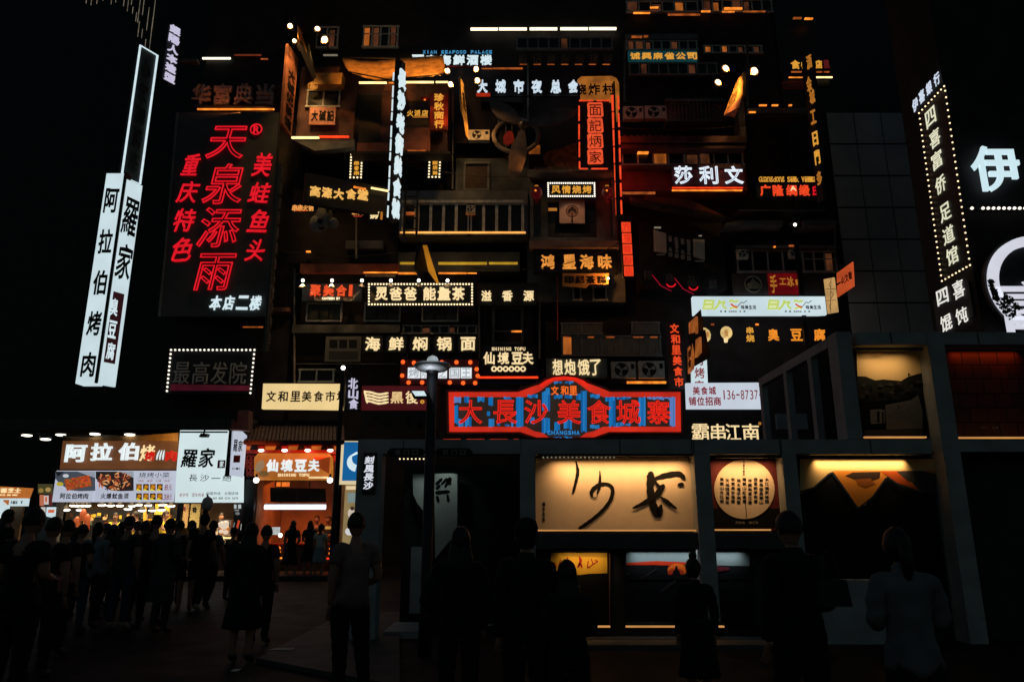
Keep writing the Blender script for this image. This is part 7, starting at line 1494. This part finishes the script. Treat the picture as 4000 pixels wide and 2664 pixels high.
def bag(label, loc, w, h, mat, cat='bag', d=.12):
    o = bpy.data.objects.new('bag', None); col.objects.link(o); o.location = loc; tag(o, label, cat)
    b = MB(); b.add([(-w / 2, -d / 2, 0), (w / 2, -d / 2, 0), (w / 2, d / 2, 0), (-w / 2, d / 2, 0), (-w * .44, -d * .3, h), (w * .44, -d * .3, h), (w * .44, d * .3, h), (-w * .44, d * .3, h)], [(0, 1, 5, 4), (1, 2, 6, 5), (2, 3, 7, 6), (3, 0, 4, 7), (4, 5, 6, 7), (3, 2, 1, 0)]); b.build('pouch', mat, o)
    b = MB(); b.tube([(-w * .25, 0, h), (-w * .2, 0, h + .14), (0, 0, h + .19), (w * .2, 0, h + .14), (w * .25, 0, h)], .012, 6); b.build('handle', mat, o); return o
Q = 'people queueing at the barbecue stall'
person('broad silhouette with hair near the left edge, standing close to the photographer', 128, 1988, 7, 176, 'phone', shirt=CB)
person('dark-haired person cut by the left edge, turned toward the small orange stall', 34, 1992, 14, 150, 'stand', True, hair='long', shirt=CB)
person('person in a yellow-lit top with face turned, low at the left edge', 36, 2048, 17, 40, 'phone', True, hair='short', shirt=CT)
person('tall black silhouette in front of the white square notice', 215, 2022, 8.5, 185, 'stand', shirt=CB)
person('person with round dark head left of centre in the queue, under the skewer menu', 325, 2049, 12, 180, 'weight', shirt=CB, low=CD, group=Q)
person('person in a pale grey-blue sleeved top in the queue, under the skewer menu', 386, 2042, 12.5, 190, 'bag', True, hair='tail', shirt=CBL, low=CB, top='long', group=Q)
person('person with a pale shoulder bag side in the queue, under the squid menu', 444, 2049, 13.5, 170, 'hips', True, hair='long', shirt=CG, low=CB, group=Q)
person('tall dark person in the middle of the queue, under the squid menu', 508, 2018, 12.5, 180, 'stand', shirt=CK, low=CD, shoe=SHW, group=Q)
person('short person in black between the squid menu and the price list', 566, 2034, 13.5, 180, 'phone', shirt=CB, low=CB, group=Q)
person('tall person with thick hair under the price list', 616, 2014, 13, 195, 'weight', shirt=CB, low=CB, group=Q)
person('person in dark grey with a rounded back carrying a square bag, under the price list', 667, 2026, 12, 165, 'bag', shirt=CK, low=CK, top='long', group=Q)
person('slim person with a white phone, under the left part of the white lightbox', 752, 2032, 15, 200, 'phone', True, hair='tail', shirt=CB, legs='shorts', low=CB, shoe=SHORG, group=Q)
person('tall person with hair pulled up standing under the pale round balloon', 803, 1996, 15, 180, 'walk', True, hair='bun', shirt=CB, low=CB, shoe=SHW, group=Q)
person('person in a grey top walking under the middle of the white lightbox', 836, 2033, 15.5, 175, 'walk', shirt=CG, low=CB, group=Q)
for lab, u, v, Y, f, fem, hair in (('dark head and shoulders at the left of the stall, behind the broad silhouette', 268, 2034, 10, 180, False, 'short'), ('dark back half hidden behind the pale sleeved top', 418, 2046, 16, 175, False, 'short'), ('dark back between the shoulder bag and the tall dark person', 478, 2040, 17, 185, True, 'long'), ('dark back half hidden behind the tall dark person at right', 540, 2036, 17, 180, False, 'short'), ('dark back peeping out left of the thick-haired person', 592, 2042, 17, 170, True, 'tail'), ('dark back under the gap between price list and white lightbox', 706, 2036, 16, 190, False, 'short'), ('dark low figure left of the head under the skewer menu', 300, 2062, 14, 200, True, 'long'), ('dark person at the right end of the stall beside the black chalk menu', 915, 2062, 17, 150, True, 'short')):
    person(lab, u, v, Y, f, 'stand', fem, hair=hair, shirt=CB if u % 3 else CK, low=CB, group=Q)
t = T('balloon', 'pale round balloon with a leafy tip floating before the white lightbox', 'balloon', 810, 2020, 18); b = MB(); x, z = t.px(810, 1967); b.lathe([(.02, -.17), (.08, -.14), (.125, -.05), (.13, .03), (.1, .12), (.04, .16), (.02, .17)], 20, (x, 0, z)); b.build('skin', pm('balloon skin', (.6, .52, .5), .5, .1, 3), t.o, True); b = MB(); b.tube([(x, 0, z + .16), (x - .02, 0, z + .2), (x - .05, 0, z + .25)], [.025, .02, .004], 6); b.build('tip', BLACK, t.o); t.tube('string', [(808, 2012), (804, 2060)], .006, BLACK)
bag('square dark shopping bag with a pale edge hanging by a person under the price list', (P(640, 2200, 11.7).x, 11.7, .5), .36, .42, CK, d=.16)
for lab, u, v, f in (('stall cook in a yellow shirt, under the squid menu, face down', 455, 2004, 20), ('stall cook in a yellow shirt with face turned sideways, behind the middle of the queue', 537, 1998, -70), ('stall cook in a yellow shirt, rightmost, under the price list', 645, 1996, 80)):
    person(lab, u, v, 27.4, f, 'reach', shirt=CY, low=CB, group='cooks in yellow shirts')
person('shop assistant with bent head behind the lit glass case', 866, 2004, 27.6, 30, 'reach', True, shirt=CW, low=CB)
person('long-haired person seen from behind, standing before the red stall at left', 982, 2042, 9.5, 180, 'phone', True, hair='long', top='long', legs='dress', shirt=CB, low=CB)
person('man in a black tee seen from behind, before the red stall', 1043, 2054, 11, 180, 'stand', shirt=CB, low=CB)
person('woman in a long black dress waiting at the red stall', 1147, 2032, 24.2, 185, 'weight', True, hair='long', top='tee', legs='dress', shirt=CB)
person('woman in dark clothes between the black dress and the white top', 1214, 2034, 24.3, 200, 'phone', True, hair='long', shirt=CB, low=CB, legs='skirt')
person('woman in a white top and pale skirt at the red stall counter', 1256, 2046, 24.2, 175, 'stand', True, hair='tail', shirt=CW, legs='skirt', low=CBL, shoe=SHW)
person('stall worker with black hair behind the red stall counter, left one', 1239, 2013, 26.8, 10, 'reach', shirt=CK); person('stall worker with black hair behind the red stall counter, right one', 1286, 2016, 26.8, -15, 'reach', shirt=CK)
person('man in a dusty rose tee standing beside the grey post with the white brush sign', 1396, 2005, 7.4, 205, 'weight', shirt=CT, low=CB)
person('long-haired dark figure in front of the glass entrance, hands low', 1800, 2062, 6.2, 185, 'hips', True, hair='long', top='long', shirt=CB, low=CB)
person('dark figure in a cap below the left edge of the cream calligraphy panel', 2056, 2032, 5.6, 180, 'stand', hair='cap', top='long', shirt=CB, low=CB, hairm=CB)
person('child in black standing in front of the small panel with the yellow sky', 2215, 2195, 5.4, 180, 'phone', hair='long', top='long', shirt=CB, low=CB)
person('small figure with a topknot in front of the lake painting', 2705, 2165, 7.0, 180, 'stand', True, hair='bun', shirt=CB, low=CB, top='long', legs='dress')
person('large dark figure with one arm bent, right of the moon disc panel', 3080, 2004, 5.2, 190, 'bag', shirt=CB, low=CB, top='long')
o = person('figure in a grey loose top seen from behind, below the mountain panel', 3505, 2062, 4.6, 172, 'phone', True, hair='tail', top='long', shirt=cloth('slate', (.13, .145, .155)), low=CB)
bag('soft dark handbag hanging from the bent arm of the large dark figure', tuple(P(3255, 2365, 5.0)), .20, .16, CK, d=.12)
for lab, u, v, w in (('tiny pale scrap of paper on the dark paving below the queue', 1100, 2541, .16), ('thin bright scrap on the ground before the cream calligraphy panel', 1905, 2443, .09), ('tiny pale scrap of paper low at the left of the picture', 920, 2620, .05)):
    x_, y_ = gnd(u, v, .05 if u == 1100 else 0); o = MB(); o.add([(-w, -.03, 0), (w * .8, -.05, .004), (w, .04, .012), (-w * .7, .05, .006), (-w, -.03, .003), (w * .8, -.05, .007), (w, .04, .015), (-w * .7, .05, .009)], [(4, 5, 6, 7), (3, 2, 1, 0), (0, 1, 5, 4), (1, 2, 6, 5), (2, 3, 7, 6), (3, 0, 4, 7)])
    q = o.build('paper_scrap', pm('paper scrap', (.7, .68, .6), .8, .1, 6)); q.location = (x_, y_, .066 if u == 1100 else .004); tag(q, lab, 'scrap of paper')
# tidy: drop the helper used to grow letters
bpy.data.objects.remove(_fo)
